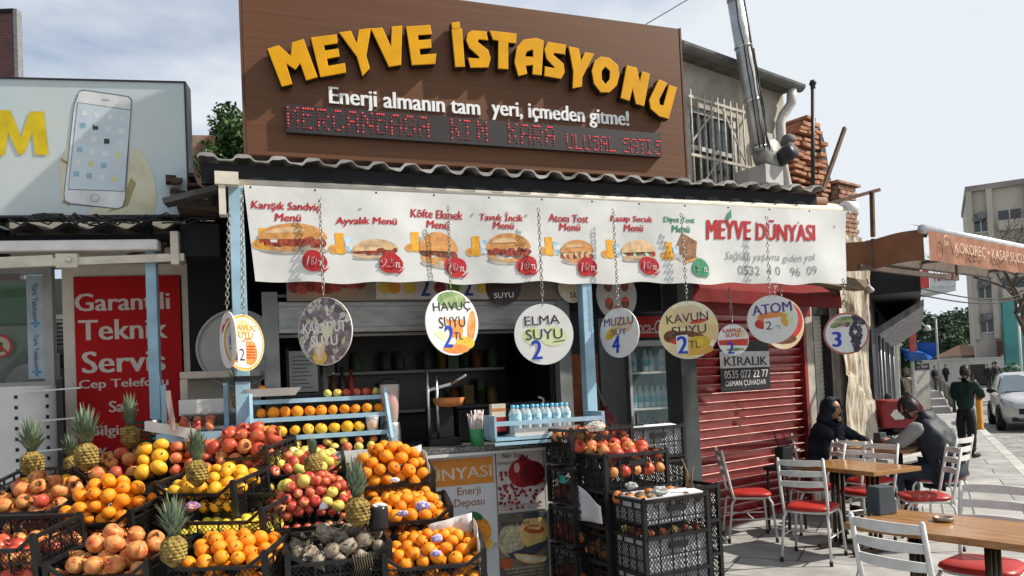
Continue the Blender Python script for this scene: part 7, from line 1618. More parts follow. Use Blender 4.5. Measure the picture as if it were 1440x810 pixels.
Tm = lambda p, rx=0, ry=0, rz=0: Matrix.Translation(p) @ Matrix.Rotation(R(rz), 4, 'Z') @ Matrix.Rotation(R(rx), 4, 'X') @ Matrix.Rotation(R(ry), 4, 'Y')
navy = ramp('navy cloth', [(.006, .008, .016), (.012, .016, .03), (.02, .024, .04)], 6, .8, bump=.15); navyV = ramp('navy quilt', [(.008, .012, .02), (.014, .02, .032)], 7, .6, bump=.15)
greyK = mat('grey knit', (.24, .235, .235), .9, .12, 60, bump=.2); jean = ramp('dark jeans', [(.012, .016, .026), (.03, .038, .055)], 9, .85); shoeM = mat('dark shoe', (.018, .017, .018), .5)
# --- seated woman in a dark hood, hand at the mouth
wt = empty('person', (WOMP.x, WOMP.y, 0), R(yaw_of(T3a)), 'seated woman in a dark navy hooded coat holding a hand to her mouth', 'person')
HM = Tm((.0, -.16, 1.155), 4, 0, 0)
sh_, el, wr = (-.17, -.06, .965), (-.23, -.36, .80), (-.075, -.285, 1.02)
sh2, el2, wr2 = (.17, -.06, .965), (.21, -.34, .80), (.03, -.56, .800)
tor = [((0, .06, .52), .15), ((0, .03, .70), .13), ((0, -.03, .90), .135), ((0, -.07, .99), .085), ((0, -.11, 1.06), .052)]
bc = [tor, [((0, -.03, .90), .135), (sh_, .055), (el, .042), (wr, .028)], [((0, -.03, .90), .135), (sh2, .055), (el2, .042), (wr2, .028)]]
bc += [[((0, .06, .52), .15), ((s*.10, -.02, .50), .09), ((s*.12, -.40, .50), .065), ((s*.12, -.38, .10), .045), ((s*.12, -.50, .05), .035)] for s in (-1, 1)]
bc2 = bc+hand_chains(wr, (.28, .30, .75), (.9, .1, -.2), (-.2, -.9, .3), .75)+hand_chains(wr2, (-.3, -.9, .05), (0, 0, -1), (-.9, .3, .2), .35)
body = merge_meshes('body', [skin_mesh('b', bc), head_bm(HM)]+[skin_mesh('h', h) for h in (hand_chains(wr, (.55, .35, .62), (.7, -.1, -.6), (.2, -.75, .5), .8), hand_chains(wr2, (-.3, -.9, .05), (0, 0, -1), (-.9, .3, .2), .3))], [skinM], .0055)
link(body, 'body', wt); face(wt, HM)
G = lambda ch, k, a=0: [[(p, (r_*k+a)) for p, r_ in c] for c in ch]
coat = [[(p, r_*1.12+.012) for p, r_ in tor[:4]], [((0, -.03, .90), .163), (sh_, .082), (el, .066), (Vector(el).lerp(Vector(wr), .88), .05)], [((0, -.03, .90), .163), (sh2, .082), (el2, .066), (Vector(el2).lerp(Vector(wr2), .9), .048)]]
coat += [[((0, .06, .52), .18), ((s*.10, -.02, .50), .12), ((s*.12, -.40, .49), .095), ((s*.12, -.37, .16), .095)] for s in (-1, 1)]
link(wrinkle(skin_mesh('coat', coat, 3), .012, 10, 1), 'coat', wt, navy)
# hood: shell over the head, open at the face, running down to the shoulders
bm = bmesh.new(); bmesh.ops.create_uvsphere(bm, u_segments=36, v_segments=26, radius=1)
dele = [v for v in bm.verts if v.co.y < -.62 and v.co.z > -.80 and abs(v.co.x) < .62]
for v in bm.verts:
    q = v.co.copy(); x, y, z = q.x*.108, q.y*.128+.012, q.z*.138+.008
    if q.z < -.25: k = 1+1.5*(-q.z-.25)**1.35; x *= k*1.25; y = y*k*.92+.02*(-q.z); z -= .10*(-q.z-.25)
    v.co = HM @ Vector((x, y, z)); v.co += Vector((mnoise.noise(q*2.2), mnoise.noise(q*2.2+Vector((4, 0, 0))), 0))*.012
bmesh.ops.delete(bm, geom=dele, context='VERTS'); me = bpy.data.meshes.new('hood'); bm.to_mesh(me); bm.free()
for p in me.polygons: p.use_smooth = True
o = link(me, 'hood', wt, navy); so = o.modifiers.new('s', 'SOLIDIFY'); so.thickness = .012; so.offset = 0
for s in (-1, 1): link(skin_mesh('shoe', [[((s*.12, -.37, .055), .05), ((s*.12, -.46, .05), .05), ((s*.12, -.58, .035), .036)]]), 'shoe', wt, shoeM)
# --- man at the table in a navy vest with grey sleeves
mt = empty('person', (MANP.x, MANP.y, 0), R(yaw_of(-T3a)), 'bearded seated man in a navy vest with grey sleeves bending over his phone', 'person')
HM = Tm((.0, -.27, 1.17), 18, 0, 0)
tor = [((0, .06, .53), (.17, .135)), ((0, .03, .70), (.165, .13)), ((0, -.06, .90), (.185, .13)), ((0, -.12, 1.01), .09), ((0, -.19, 1.085), .06)]
tor = [(p, r_ if not isinstance(r_, tuple) else max(r_)*.92) for p, r_ in tor]
sh_, el, wr = (-.21, -.10, .97), (-.27, -.27, .80), (-.06, -.50, .805); sh2, el2, wr2 = (.21, -.10, .97), (.27, -.27, .80), (.07, -.48, .805)
bc = [tor, [((0, -.06, .90), .17), (sh_, .066), (el, .05), (wr, .032)], [((0, -.06, .90), .17), (sh2, .066), (el2, .05), (wr2, .032)]]+[[((0, .06, .53), .156), ((s*.11, .0, .51), .1), ((s*.17, -.38, .50), .075), ((s*.16, -.34, .12), .05), ((s*.17, -.46, .05), .04)] for s in (-1, 1)]
body = merge_meshes('body', [skin_mesh('b', bc), head_bm(HM, 1.04), skin_mesh('h', hand_chains(wr, (.35, -.8, .25), (.5, .1, -.5), (.5, .2, .8), .6, 1.08)), skin_mesh('h', hand_chains(wr2, (-.35, -.8, .25), (-.5, .1, -.5), (-.5, .2, .8), .55, 1.08))], [skinM], .006)
link(body, 'body', mt); face(mt, HM)
shell(HM, 1, lambda q: (q.z > .42 or (q.y > .02 and q.z > -.45) or (q.z > .05 and abs(q.x) > .8 and q.y > -.25)), 1.11, 'hair', hairM, mt, .004, 2)
strands(HM, mt, 130, 21)
shell(HM, 1, lambda q: (q.z < -.22 and q.y < .1 and not (abs(q.x) < .36 and -.55 < q.z < -.30 and q.y < -.6)) or (abs(q.x) > .72 and -.4 < q.z < .15 and -.35 < q.y < .05), 1.08, 'beard', hairM, mt, .003, 5)
sl1 = [[(Vector(sh_)*.8+Vector((0, -.02, .19)), .08), (sh_, .088), (el, .07), (Vector(el).lerp(Vector(wr), .9), .045)]]; sl2_ = [[(Vector(sh2)*.8+Vector((0, -.02, .19)), .08), (sh2, .088), (el2, .07), (Vector(el2).lerp(Vector(wr2), .9), .045)]]
link(wrinkle(skin_mesh('sleeve', sl1), .006, 14, 2), 'sleeve', mt, greyK); link(wrinkle(skin_mesh('sleeve', sl2_), .006, 14, 3), 'sleeve', mt, greyK)
link(wrinkle(loft('vest', [((0, .10, .44), .20, .17), ((0, .07, .56), .205, .175), ((0, .04, .70), .205, .165), ((0, .0, .82), .215, .16), ((0, -.05, .92), .225, .145), ((0, -.09, .985), .20, .12), ((0, -.12, 1.03), .13, .095), ((0, -.15, 1.07), .085, .075)]), .010, 10, 4), 'vest', mt, navyV)
link(wrinkle(loft('hood', [((0, -.09, 1.03), .135, .095), ((0, -.10, 1.075), .13, .09), ((0, -.125, 1.11), .105, .075), ((0, -.13, 1.10), .09, .06)]), .006, 12), 'hood', mt, navyV)
link(wrinkle(skin_mesh('trousers', [[((0, .06, .53), .165), ((s*.11, .0, .51), .118), ((s*.17, -.38, .50), .092), ((s*.16, -.34, .14), .068)] for s in (-1, 1)]), .006, 12, 6), 'trousers', mt, jean)
for s in (-1, 1): link(skin_mesh('shoe', [[((s*.16, -.31, .055), .052), ((s*.165, -.42, .05), .055), ((s*.17, -.55, .036), .04)]]), 'shoe', mt, shoeM)
ph = empty('mobile_phone', mt.matrix_basis @ Vector((0, -.58, .835)), R(yaw_of(-T3a)), 'dark mobile phone in the hands of the bearded man', 'phone'); mb = MB(); mb.cbox((0, 0, 0), (.07, .14, .009), M=Matrix.Rotation(R(-25), 4, 'X')); mb.build('phone_body', blackM, ph, bev=.003)
t = empty('wrapped_sandwich', (T3.x-.20, T3.y+.22, .752), .4, 'sandwich on pale paper in front of the hooded woman', 'sandwich'); mb = MB(); mb.sphere((0, 0, .03), .05, 14, 8, 0, (1.7, 1, .6)); mb.build('bread', mat('crust', (.45, .25, .1), .7, .2, 20), t); mb = MB(); mb.smooth = True; mb.grid(lambda u, v: (-.13+.26*u, -.09+.18*v, .002+.012*abs(math.sin(u*7+v*5))), 12, 10); mb.build('paper', mat('napkin paper', (.66, .65, .63), .8), t)
# --- standing man in green
P0 = ground(1362, 643); gt = empty('person', (P0.x, P0.y, 0), R(118), 'young man in a dark green sweatshirt standing with a phone at his mouth', 'person')
HM = Tm((.0, -.045, 1.475), 8, 0, 4)
tor = [((0, .0, .86), .135), ((0, .0, 1.0), .125), ((0, .0, 1.20), .14), ((0, -.0, 1.31), .085), ((0, -.015, 1.38), .055)]
sh_, el, wr = (-.185, .0, 1.27), (-.24, -.10, 1.03), (-.07, -.24, 1.26); sh2, el2, wr2 = (.185, .0, 1.27), (.24, -.08, 1.01), (-.0, -.22, 1.08)
lg = [[((0, .0, .86), .135), ((s*.09, .0, .80), .095), ((s*.10, -.02*s, .46), .062), ((s*.105, .02-.06*s, .10), .045), ((s*.11, -.10-.06*s, .05), .034)] for s in (-1, 1)]
bc = [tor, [((0, 0, 1.20), .14), (sh_, .06), (el, .045), (wr, .03)], [((0, 0, 1.20), .14), (sh2, .06), (el2, .045), (wr2, .03)]]+lg
body = merge_meshes('body', [skin_mesh('b', bc), head_bm(HM), skin_mesh('h', hand_chains(wr, (.15, .35, .7), (.9, .2, 0), (.2, -.8, .4), .85)), skin_mesh('h', hand_chains(wr2, (-.9, -.2, .2), (0, .8, 0), (0, -.2, .9), .6))], [skinM], .0065)
link(body, 'body', gt); face(gt, HM)
shell(HM, 1, lambda q: (q.z > .38 or (q.y > -.05 and q.z > -.55) or (q.z > .05 and abs(q.x) > .8 and q.y > -.25)), 1.12, 'hair', hairM, gt, .005, 3)
strands(HM, gt, 130, 22)
shell(HM, 1, lambda q: q.z < -.35 and q.y < .05 and not (abs(q.x) < .36 and -.58 < q.z < -.36 and q.y < -.6), 1.05, 'beard', hairM, gt, .004, 6)
greenM = ramp('dark green fleece', [(.008, .022, .018), (.016, .038, .030)], 8, .9, bump=.15); blkT = ramp('black trousers', [(.008, .008, .010), (.018, .018, .022)], 9, .8)
sw = [[((0, .0, .77), .14), ((0, .0, .95), .155), ((0, .0, 1.20), .162), ((0, 0, 1.31), .105), ((0, -.01, 1.355), .075)], [((0, 0, 1.20), .162), (sh_, .086), (el, .068), (Vector(el).lerp(Vector(wr), .9), .046)], [((0, 0, 1.20), .162), (sh2, .086), (el2, .068), (Vector(el2).lerp(Vector(wr2), .9), .046)]]
link(wrinkle(skin_mesh('sweatshirt', sw, 3), .011, 10, 3), 'sweatshirt', gt, greenM)
link(wrinkle(skin_mesh('trousers', [[((0, .0, .92), .11), ((0, .0, .85), .125), ((s*.085, .0, .76), .098), ((s*.10, -.02*s, .46), .08), ((s*.105, .02-.06*s, .08), .064)] for s in (-1, 1)]), .007, 10, 5), 'trousers', gt, blkT)
for s in (-1, 1): link(skin_mesh('shoe', [[((s*.105, .03-.06*s, .055), .05), ((s*.11, -.07-.06*s, .05), .052), ((s*.115, -.19-.06*s, .035), .038)]]), 'shoe', gt, shoeM)
ph = empty('mobile_phone', gt.matrix_basis @ Vector((-.03, -.20, 1.36)), R(118), 'small phone held to the mouth of the man in green', 'phone'); mb = MB(); mb.cbox((0, 0, 0), (.012, .05, .12), M=Matrix.Rotation(R(25), 4, 'X')); mb.build('phone_body', blackM, ph, bev=.003)
bgp = empty('shopping_bag', gt.matrix_basis @ Vector((.10, .27, .0)), .3, 'white plastic bag standing behind the legs of the man in green', 'bag'); mb = MB(); mb.smooth = True; mb.lathe([(0, 0), (.08, .01), (.11, .12), (.10, .3), (.05, .46), (.02, .52), (0, .52)], 14); mb.warp(lambda x, y, z: (x*(1+.25*mnoise.noise((x*9, y*9, z*9))), y*.8*(1+.25*mnoise.noise((x*9, y*9, z*9+4))), z)); mb.build('bag_film', filmW, bgp)
# --- passers-by far down the street
def walker(px, py, yaw, hgt, top, leg, label, step=.12, coat_len=.0, hood=None, hair=hairM):
    p = ground(px, py); t = empty('person', p, R(yaw), label, 'person', None); k = hgt/1.72
    S = lambda c: [[(Vector(p_)*k, r_*k) for p_, r_ in x] for x in c]
    hm = Tm(Vector((0, -.01, 1.585))*k) @ Matrix.Diagonal((k, k, k, 1))
    tor = [((0, .0, .94), .13), ((0, .0, 1.10), .125), ((0, .0, 1.30), .145), ((0, 0, 1.41), .085), ((0, -.01, 1.48), .055)]
    arms = [[((0, 0, 1.30), .145), ((s*.19, 0, 1.36), .06), ((s*.24, .03-s*step*.4, 1.10), .046), ((s*.22, -.06-s*step*.8, .88), .034), ((s*.22, -.08-s*step*.8, .80), .03)] for s in (-1, 1)]
    legs = [[((0, .0, .94), .13), ((s*.09, 0, .87), .095), ((s*.095, s*step*.5-.03, .49), .062), ((s*.10, s*step+.02, .10), .045), ((s*.10, s*step-.10, .05), .034)] for s in (-1, 1)]
    link(merge_meshes('body', [skin_mesh('b', S([tor]+arms+legs), 1), head_bm(hm)], [skinM], .011), 'body', t)
    jk = [[((0, 0, .84-coat_len), .15+coat_len*.12), ((0, 0, 1.05), .152), ((0, 0, 1.30), .168), ((0, 0, 1.41), .11), ((0, -.01, 1.45), .075)]]+[[((0, 0, 1.30), .168), ((s*.19, 0, 1.36), .085), ((s*.24, .03-s*step*.4, 1.10), .07), ((s*.22, -.06-s*step*.8, .90), .052)] for s in (-1, 1)]
    link(wrinkle(skin_mesh('jacket', S(jk), 2), .010, 6, px), 'jacket', t, top)
    link(skin_mesh('trousers', S([[((0, .0, .94), .14), ((s*.09, 0, .87), .11), ((s*.095, s*step*.5-.03, .49), .08), ((s*.10, s*step+.02, .08), .062)] for s in (-1, 1)]), 2), 'trousers', t, leg)
    for s in (-1, 1): link(skin_mesh('shoe', S([[((s*.10, s*step+.03, .05), .045), ((s*.10, s*step-.06, .045), .046), ((s*.105, s*step-.16, .035), .034)]]), 1), 'shoe', t, shoeM)
    shell(hm, 1, hood or (lambda q: q.z > .4 or (q.y > -.05 and q.z > -.5)), 1.11, 'hair', hair, t, .01, px)
    return t
blk = mat('black coat', (.014, .014, .017), .8, .2, 9); blk2 = mat('charcoal coat', (.03, .03, .034), .8, .2, 9); greyC = mat('grey jacket', (.16, .17, .18), .8, .15, 9); beige = mat('beige coat', (.36, .30, .24), .85, .12, 9)
walker(1316, 549, 25, 1.68, blk, blk2, 'passer-by in a black jacket walking between the poster stand and the lamp post', .12)
walker(1331, 543, 20, 1.74, blk2, blk, 'passer-by in a charcoal jacket walking toward us by the barriers', .10)
walker(1376, 523, 15, 1.75, blk, blk2, 'most distant passer-by in a dark jacket at the end of the street', .1)
walker(1391, 548, -20, 1.62, blk, blk2, 'woman in a knee length black coat and black boots crossing the street', .16, .28)
walker(1402, 549, 200, 1.76, blk2, mat('dim jeans', (.06, .07, .09), .8), 'passer-by in a dark jacket striding away near the parked car', .24)
walker(1398.5, 546, 190, 1.72, greyC, blk2, 'passer-by in a grey jacket beside the woman in black', .15)
walker(1279, 596, 200, 1.62, beige, blk2, 'person in a pale beige hooded coat seen from behind at the poster stand', .05, .15, lambda q: True, beige)
walker(1259, 604, 160, 1.66, blk, blk, 'person in black standing in the dark shop doorway', .05, .1)
# ================================================================== street beyond
S = Frame((st(0, 0)[0], st(0, 0)[1]), 61.8)          # x runs down the street, y runs to its left (towards the shops)
q = S.I @ (W.M @ Vector((3.78, 0, 0))); SX0, SY = q.x, q.y     # where the street wall starts behind the stone pier
def sh(px, py, off): return S.hit(px, py, off)
BS = thing_in(S, 'black_shop', (SX0, SY, 0), 'black fronted shop with a deep overhanging fascia beyond the stone pier', 'shop')
blkW = mat('black cladding', (.014, .015, .018), .5, .2, 2, dirt=.2, dirtcol=(.04, .04, .045))
mb = MB(); mb.box((.15, .0, 0), (9.5, .3, 3.3)); mb.box((.15, .3, 0), (.45, 6, 3.3)); mb.box((9.2, .3, 0), (9.5, 6, 3.3)); mb.build('wall', blkW, BS)
mb = MB(); mb.prism([(.2, 2.6), (9.4, 2.6), (9.4, 3.35), (.2, 3.35)], -.62, -.0); mb.build('fascia', blkW, BS)
mb = MB(); mb.add([(1.5, -.66, 2.60), (9.5, -.66, 2.60), (9.5, -.02, 2.22), (1.5, -.02, 2.22), (1.5, -.66, 2.5), (9.5, -.66, 2.5), (9.5, -.02, 2.1), (1.5, -.02, 2.1)], [(0, 1, 2, 3), (7, 6, 5, 4), (0, 3, 7, 4), (1, 5, 6, 2), (0, 4, 5, 1), (2, 6, 7, 3)]); mb.build('soffit', ramp('peeling grey sheet', [(.12, .12, .125), (.26, .26, .27), (.36, .36, .36)], 5, .7, stretch=(1, 3, 1)), BS)
for x in (1.2, 2.6, 5.2, 8.2): mb = MB(); mb.box((x, -.03, .1), (x+.06, .0, 2.2)); mb.tube([(x+.2, -.05, .3), (x+.2, -.05, 2.1)], .02, 6); mb.build('door_frame', mat('dull aluminium', (.25, .26, .28), .4, .1, 8, metal=.5), BS)
mb = MB(); mb.box((1.3, -.012, .15), (2.55, -.002, 2.5)); mb.box((5.3, -.012, .15), (8.1, -.002, 2.5)); mb.build('glass_door', dkGlass, BS)
mb = MB(); mb.lathe([(0, .12), (.05, .1), (.07, 0), (0, 0)], 12, (6.9, -.76, 2.35)); mb.bar((6.9, -.76, 2.4), (6.9, -.64, 2.55), .03); mb.build('lamp', whiteP, BS)
# sign with red letters
p = at(1302, 408, 19.5); t = empty('red_letter_sign', p, 0, 'white projecting sign box with red letters under the brown awning', 'sign')
mb = MB(); mb.box((-.12, -.5, -.1), (.48, .9, .02), 0); mb.box((-.12, -.52, .02), (.48, -.4, .34), 0); lett(mb, 'TUNYA', .18, .36, .56, .42, -.53, 1, bold=.03); mb.box((-.12, -.35, .02), (-.1, .9, .5), 1); mb.build('sign_box', [mat('sign white', (.5, .53, .55), .5, .1, 6), mat('sign red', (.45, .03, .04), .5)], t)
# pale buildings further down on the left
pale = ramp('pale render', [(.40, .37, .31), (.52, .49, .43), (.58, .55, .50)], .8, .85); paleW = ramp('white render', [(.48, .48, .47), (.6, .6, .58)], .8, .85)
def block(name, x0, x1, y0, y1, h, m, label, floors, wins, wcol=dkGlass, base=None, cat='building'):
    t = thing_in(S, name, (x0, y0, 0), label, cat); L_, D_ = x1-x0, y1-y0
    mb = MB(); mb.box((0, 0, 0), (L_, D_, h)); mb.build('wall', m, t)
    mb = MB(); mb.box((-.15, -.15, h), (L_+.15, D_+.15, h+.18)); mb.build('cornice', whiteP, t)
    if base:
        mb = MB(); mb.box((.05, -.05, 0), (L_-.05, .0, 3.1)); mb.build('shopfront', base, t)
    for f_ in range(floors):
        for k in range(wins):
            x = L_*(k+.5)/wins; z = 3.9+f_*3; mb = MB(); mb.box((x-.55, -.03, z), (x+.55, .0, z+1.5)); wd = mb.build('window', wcol, t)
            mb = MB(); mb.box((x-.62, -.06, z-.08), (x+.62, -.0, z)); mb.box((x-.6, -.05, z+1.5), (x+.6, 0, z+1.58)); mb.box((x-.03, -.045, z), (x+.03, -.03, z+1.5)); mb.build('frame', whiteP, wd)
    return t
x0 = SX0+9.6
block('white_house', x0, x0+9, SY, SY+7, 4.1, paleW, 'low white rendered building with columns behind the black shop', 0, 0, base=mat('dim shopfront', (.16, .17, .15), .6, .4, 1.2))
t = thing_in(S, 'porch', (x0, SY, 0), 'white columned porch along the low white building', 'porch')
for k in range(4):
    mb = MB(); mb.box((.6+k*2.4, -.12, 0), (.85+k*2.4, -.002, 3.1)); mb.build('column', paleW, t)
mb = MB(); mb.box((.1, -.5, 3.1), (8.9, -.0, 3.3)); mb.box((0, -.56, 3.3), (9, .0, 3.4)); mb.build('porch_roof', mat('porch slab', (.45, .44, .42), .8, .15, 3), t)
block('terracotta_house', x0+9.6, x0+20, SY+1, SY+9, 5.2, ramp('orange render', [(.34, .22, .15), (.42, .30, .22)], .8, .85), 'orange rendered house with a pale tiled eave down the street', 1, 4, base=mat('dim shopfront', (.16, .17, .15), .6, .4, 1.2))
block('cream_house', x0+21, x0+36, SY+.5, SY+9, 4.4, pale, 'low cream building near the trees down the street', 0, 0, base=mat('cream shopfront', (.34, .31, .26), .7, .4, .8))
# blue awning sign and poster stand
p = at(1284, 509, 21); t = empty('blue_shop_awning', p, S.yaw, 'bright blue shop awning box hanging over the pavement', 'awning'); blu = mat('awning blue', (.01, .13, .55), .5, .1, 3)
ax = Vector((.473, .881, 0)); mb = MB(); a = at(1283, 500, 21)-p; rot = Matrix.Rotation(-S.yaw, 3, 'Z')
mb.xf(Matrix.Identity(4)); c0 = [rot @ (at(x, y, Y)-p) for x, y, Y in ((1289, 482, 21.5), (1317, 482, 20.5), (1317, 500, 20.5), (1289, 500, 21.5))]; c1 = [v+rot @ Vector((.25, .9, 0)) for v in c0]
mb.add(c0+c1, [(0, 3, 2, 1), (4, 5, 6, 7), (0, 1, 5, 4), (1, 2, 6, 5), (2, 3, 7, 6), (3, 0, 4, 7)]); mb.build('sign_box', blu, t)
mb = MB(); c0 = [rot @ (at(x, y, Y)-p) for x, y, Y in ((1281, 495, 21), (1300, 496, 20.4), (1313, 503, 20.0), (1306, 506, 20), (1281, 508, 21))]; c1 = [v+rot @ Vector((.3, 1.2, .15)) for v in c0]; mb.add(c0+c1, [(4, 3, 2, 1, 0), (5, 6, 7, 8, 9)]+[(i, (i+1) % 5, 5+(i+1) % 5, 5+i) for i in range(5)]); mb.build('awning_cloth', blu, t)
mb = MB(); c0 = [rot @ (at(x, y, 20.9)-p) for x, y in ((1280, 466), (1288, 464), (1290, 494), (1281, 496))]; mb.poly(c0[::-1]); c1 = [v+rot @ Vector((.05, .2, 0)) for v in c0]; mb.poly(c1); mb.build('red_banner', mat('faded red flag', (.45, .10, .08), .6, .3, 5), t)
mb = MB(); q = rot @ (at(1284, 530, 21.3)-p); mb.tube([q+Vector((0, 0, -1.2)), q+Vector((0, 0, 2.2))], .05, 8); mb.build('post', mat('pale post', (.5, .5, .5), .5), t)
P0 = ground(1297, 580); t = empty('poster_stand', P0, R(12), 'tall poster stand with a dark header on the pavement', 'stand')
mb = MB(); mb.box((-.40, -.04, .02), (.36, .04, 1.75), 0); mb.box((-.36, -.045, .1), (.32, -.041, 1.45), 1); mb.box((-.40, -.05, 1.5), (.36, -.041, 1.72), 2); lett(mb, 'DÖVME & PIERCING', -.02, 1.61, .66, .09, -.053, 3, bold=.01)
mb.box((-.36, -.2, 0), (-.3, .2, .03), 0); mb.box((.26, -.2, 0), (.32, .2, .03), 0); mb.build('stand_board', [mat('stand grey', (.3, .3, .3), .5), ramp('pale poster', [(.34, .32, .27), (.46, .44, .38), (.3, .27, .24)], 3, .6), mat('header dark', (.03, .03, .035), .5), mat('header text', (.4, .4, .4), .5)], t)
# dark barriers
for k in range(4):
    a = ground(1343-k*6.6, 581-k*11.0); b_ = ground(1343-(k+.86)*6.6, 581-(k+.86)*11.0)
    t = empty('street_barrier', a, 0, ['nearest dark barrier behind the man in green', 'second dark barrier in the row on the pavement edge', 'third dark barrier in the row on the pavement edge', 'farthest dark barrier in the row on the pavement edge'][k], 'barrier', 'dark barriers along the pavement edge')
    d = b_-a; mb = MB(); mb.bar((0, 0, .45), d+Vector((0, 0, .45)), .08, .66); mb.build('panel', mat('barrier dark', (.02, .024, .026), .5, .2, 3), t); mb = MB(); mb.bar((0, 0, .79), d+Vector((0, 0, .79)), .12, .05); mb.build('cap', darkMet, t)
    mb = MB(); mb.bar(d*.08, d*.08+Vector((0, 0, .12)), .09, .09); mb.bar(d*.92, d*.92+Vector((0, 0, .12)), .09, .09); mb.build('feet', darkMet, t)
# yellow bollard
def bollard(px, py, label, h=.95):
    P0 = ground(px, py); t = empty('bollard', P0, 0, label, 'bollard', 'yellow bollards along the kerb'); mb = MB(); mb.lathe([(0, 0), (.085, 0), (.085, .03), (.07, .05), (.07, h-.04), (.05, h), (0, h)], 16); mb.build('bollard_post', mat('bollard yellow', (.58, .26, .02), .5, .12, 6, dirt=.3), t)
    mb = MB(); mb.lathe([(.071, h*.72), (.073, h*.73), (.073, h*.82), (.071, h*.83)], 16); mb.build('band', mat('bollard band', (.2, .07, .01), .5), t)
bollard(1379, 604, 'yellow bollard at the kerb beside the man in green', 1.0)
# lamp post thin
P0 = ground(1322, 552); t = empty('lamp_post', P0, 0, 'thin grey lamp post behind the passers-by', 'lamp post'); mb = MB(); mb.tube([(0, 0, 0), (0, 0, 4.6)], .06, 8); mb.build('post', mat('post grey', (.3, .31, .32), .5), t); mb = MB(); mb.lathe([(0, .2), (.12, .15), (.2, 0), (0, -.02)], 12, (0, 0, 4.6)); mb.build('lamp_head', mat('post grey', (.3, .31, .32), .5), t)
# ------------------------------------------------ right side: tower, house, wall, teal hoarding
tw = at(1374, 510, 62); t = empty('apartment_tower', (tw.x, tw.y, 0), R(-29.5), 'tall pale concrete apartment tower with narrow piers at the right edge', 'building')
towM = ramp('tower concrete', [(.31, .275, .225), (.44, .40, .34), (.50, .46, .40)], .35, .9, stretch=(1, 1, .25), detail=9, grough=.65); H_ = 15.8; Wd = 15
mb = MB(); mb.box((0, 0, 0), (Wd, 12, H_)); mb.build('wall', towM, t)
mb = MB(); mb.box((-.12, -.35, H_), (Wd+.3, 12, H_+.45)); mb.build('roof_slab', mat('slab edge', (.26, .24, .22), .9, .2, .8), t)
mb = MB()
for x in (-.1, 1.3, 3.9, 4.6, 7.4, 8.1, 10.9, 14.6): mb.box((x, -.4, 3.6), (x+.42, 0, H_))
mb.build('piers', towM, t)
for f_ in range(4):
    for k, x in enumerate((.45, 2.1, 5.4, 9.0, 12.2)):
        wd_ = .8 if k == 0 else 1.5; z = 4.2+f_*2.75; mb = MB(); mb.box((x, -.04, z), (x+wd_, -.0, z+1.5)); wn_ = mb.build('window', dkGlass, t); mb = MB(); mb.box((x-.05, -.09, z-.1), (x+wd_+.05, 0, z)); mb.box((x+wd_/2-.04, -.07, z), (x+wd_/2+.04, -.04, z+1.5)); mb.build('frame', paleW, wn_)
    mb = MB(); mb.box((2.0, -.9, 4.0+f_*2.75), (3.75, 0, 4.12+f_*2.75)); mb.box((2.0, -.9, 4.12+f_*2.75), (3.75, -.84, 4.8+f_*2.75)); mb.build('balcony', towM, t)
    mb = MB(); mb.box((.3, -.45, 5.0+f_*2.75), (1.0, -.42, 5.45+f_*2.75)); mb.lathe([(0, 0), (.35, 0), (.3, .1), (0, .12)], 14, (.9, -.7, 5.4+f_*2.75), M=Matrix.Rotation(R(80), 4, 'X')); mb.build('air_unit', mat('dish grey', (.16, .16, .16), .6), t)
mb = MB(); mb.box((1.4, -1.2, 0), (Wd, -.42, 3.4)); mb.build('ground_shop', mat('maroon shop band', (.10, .035, .035), .6, .2, .7), t); mb = MB(); mb.box((2.3, -1.26, 2.4), (4.5, -1.2, 3.9), 0); lett(mb, 'Ç', 3.4, 3.15, .8, .9, -1.28, 1, bold=.05); mb.build('shop_sign', [mat('sign white', (.5, .53, .55), .5, .1, 6), mat('sign ink', (.1, .12, .16), .5)], t)
mb = MB(); mb.box((1.6, -1.23, .2), (3.8, -1.205, 2.3)); mb.box((5, -1.23, .2), (6.6, -1.205, 2.3)); mb.build('shop_window', mat('pale shop pane', (.32, .30, .27), .3, .4, 1), t)
hp = at(1357, 505, 66); t = empty('tiled_house', (hp.x, hp.y, 0), R(10), 'small cream house with an orange tiled roof before the trees', 'building')
t.scale = (.55, .55, .62); mb = MB(); mb.box((-.6, 0, 0), (4.4, 5, 4.0)); mb.build('wall', pale, t); mb = MB(); mb.add([(-1.1, -.5, 3.9), (4.9, -.5, 3.9), (4.9, 5.5, 3.9), (-1.1, 5.5, 3.9), (1.2, 2.5, 5.5), (2.8, 2.5, 5.5)], [(0, 1, 5, 4), (1, 2, 5), (2, 3, 4, 5), (3, 0, 4), (3, 2, 1, 0)]); mb.build('roof', ramp('far tiles', [(.36, .20, .13), (.48, .30, .20)], 2.5, .85, stretch=(3, 1, 1)), t)
for x in (.1, 1.6, 3.0): mb = MB(); mb.box((x, -.04, 1.7), (x+1.0, -.005, 3.1)); mb.build('window', dkGlass, t)
gp = at(1300, 505, 60); t = empty('garden_wall', (gp.x, gp.y, 0), R(-4), 'long low cream wall with shrubs at the end of the street', 'wall'); mb = MB(); mb.box((-2, 0, 0), (7.6, .3, 2.0)); mb.box((-2, -.05, 2.0), (7.6, .35, 2.12)); mb.build('wall_body', pale, t); mb = MB(); mb.box((3.4, -.02, 0), (4.6, .0, 1.6)); mb.build('gate', darkMet, t)
p = at(1424, 520, 34); t = empty('teal_hoarding', (p.x, p.y, 0), R(8), 'tall teal building hoarding behind white flag poles at the right edge', 'hoarding'); mb = MB(); mb.box((-.3, 0, 0), (6, .12, 4.4)); mb.build('hoarding_sheet', mat('teal sheet', (.03, .19, .19), .6, .25, .7), t); 
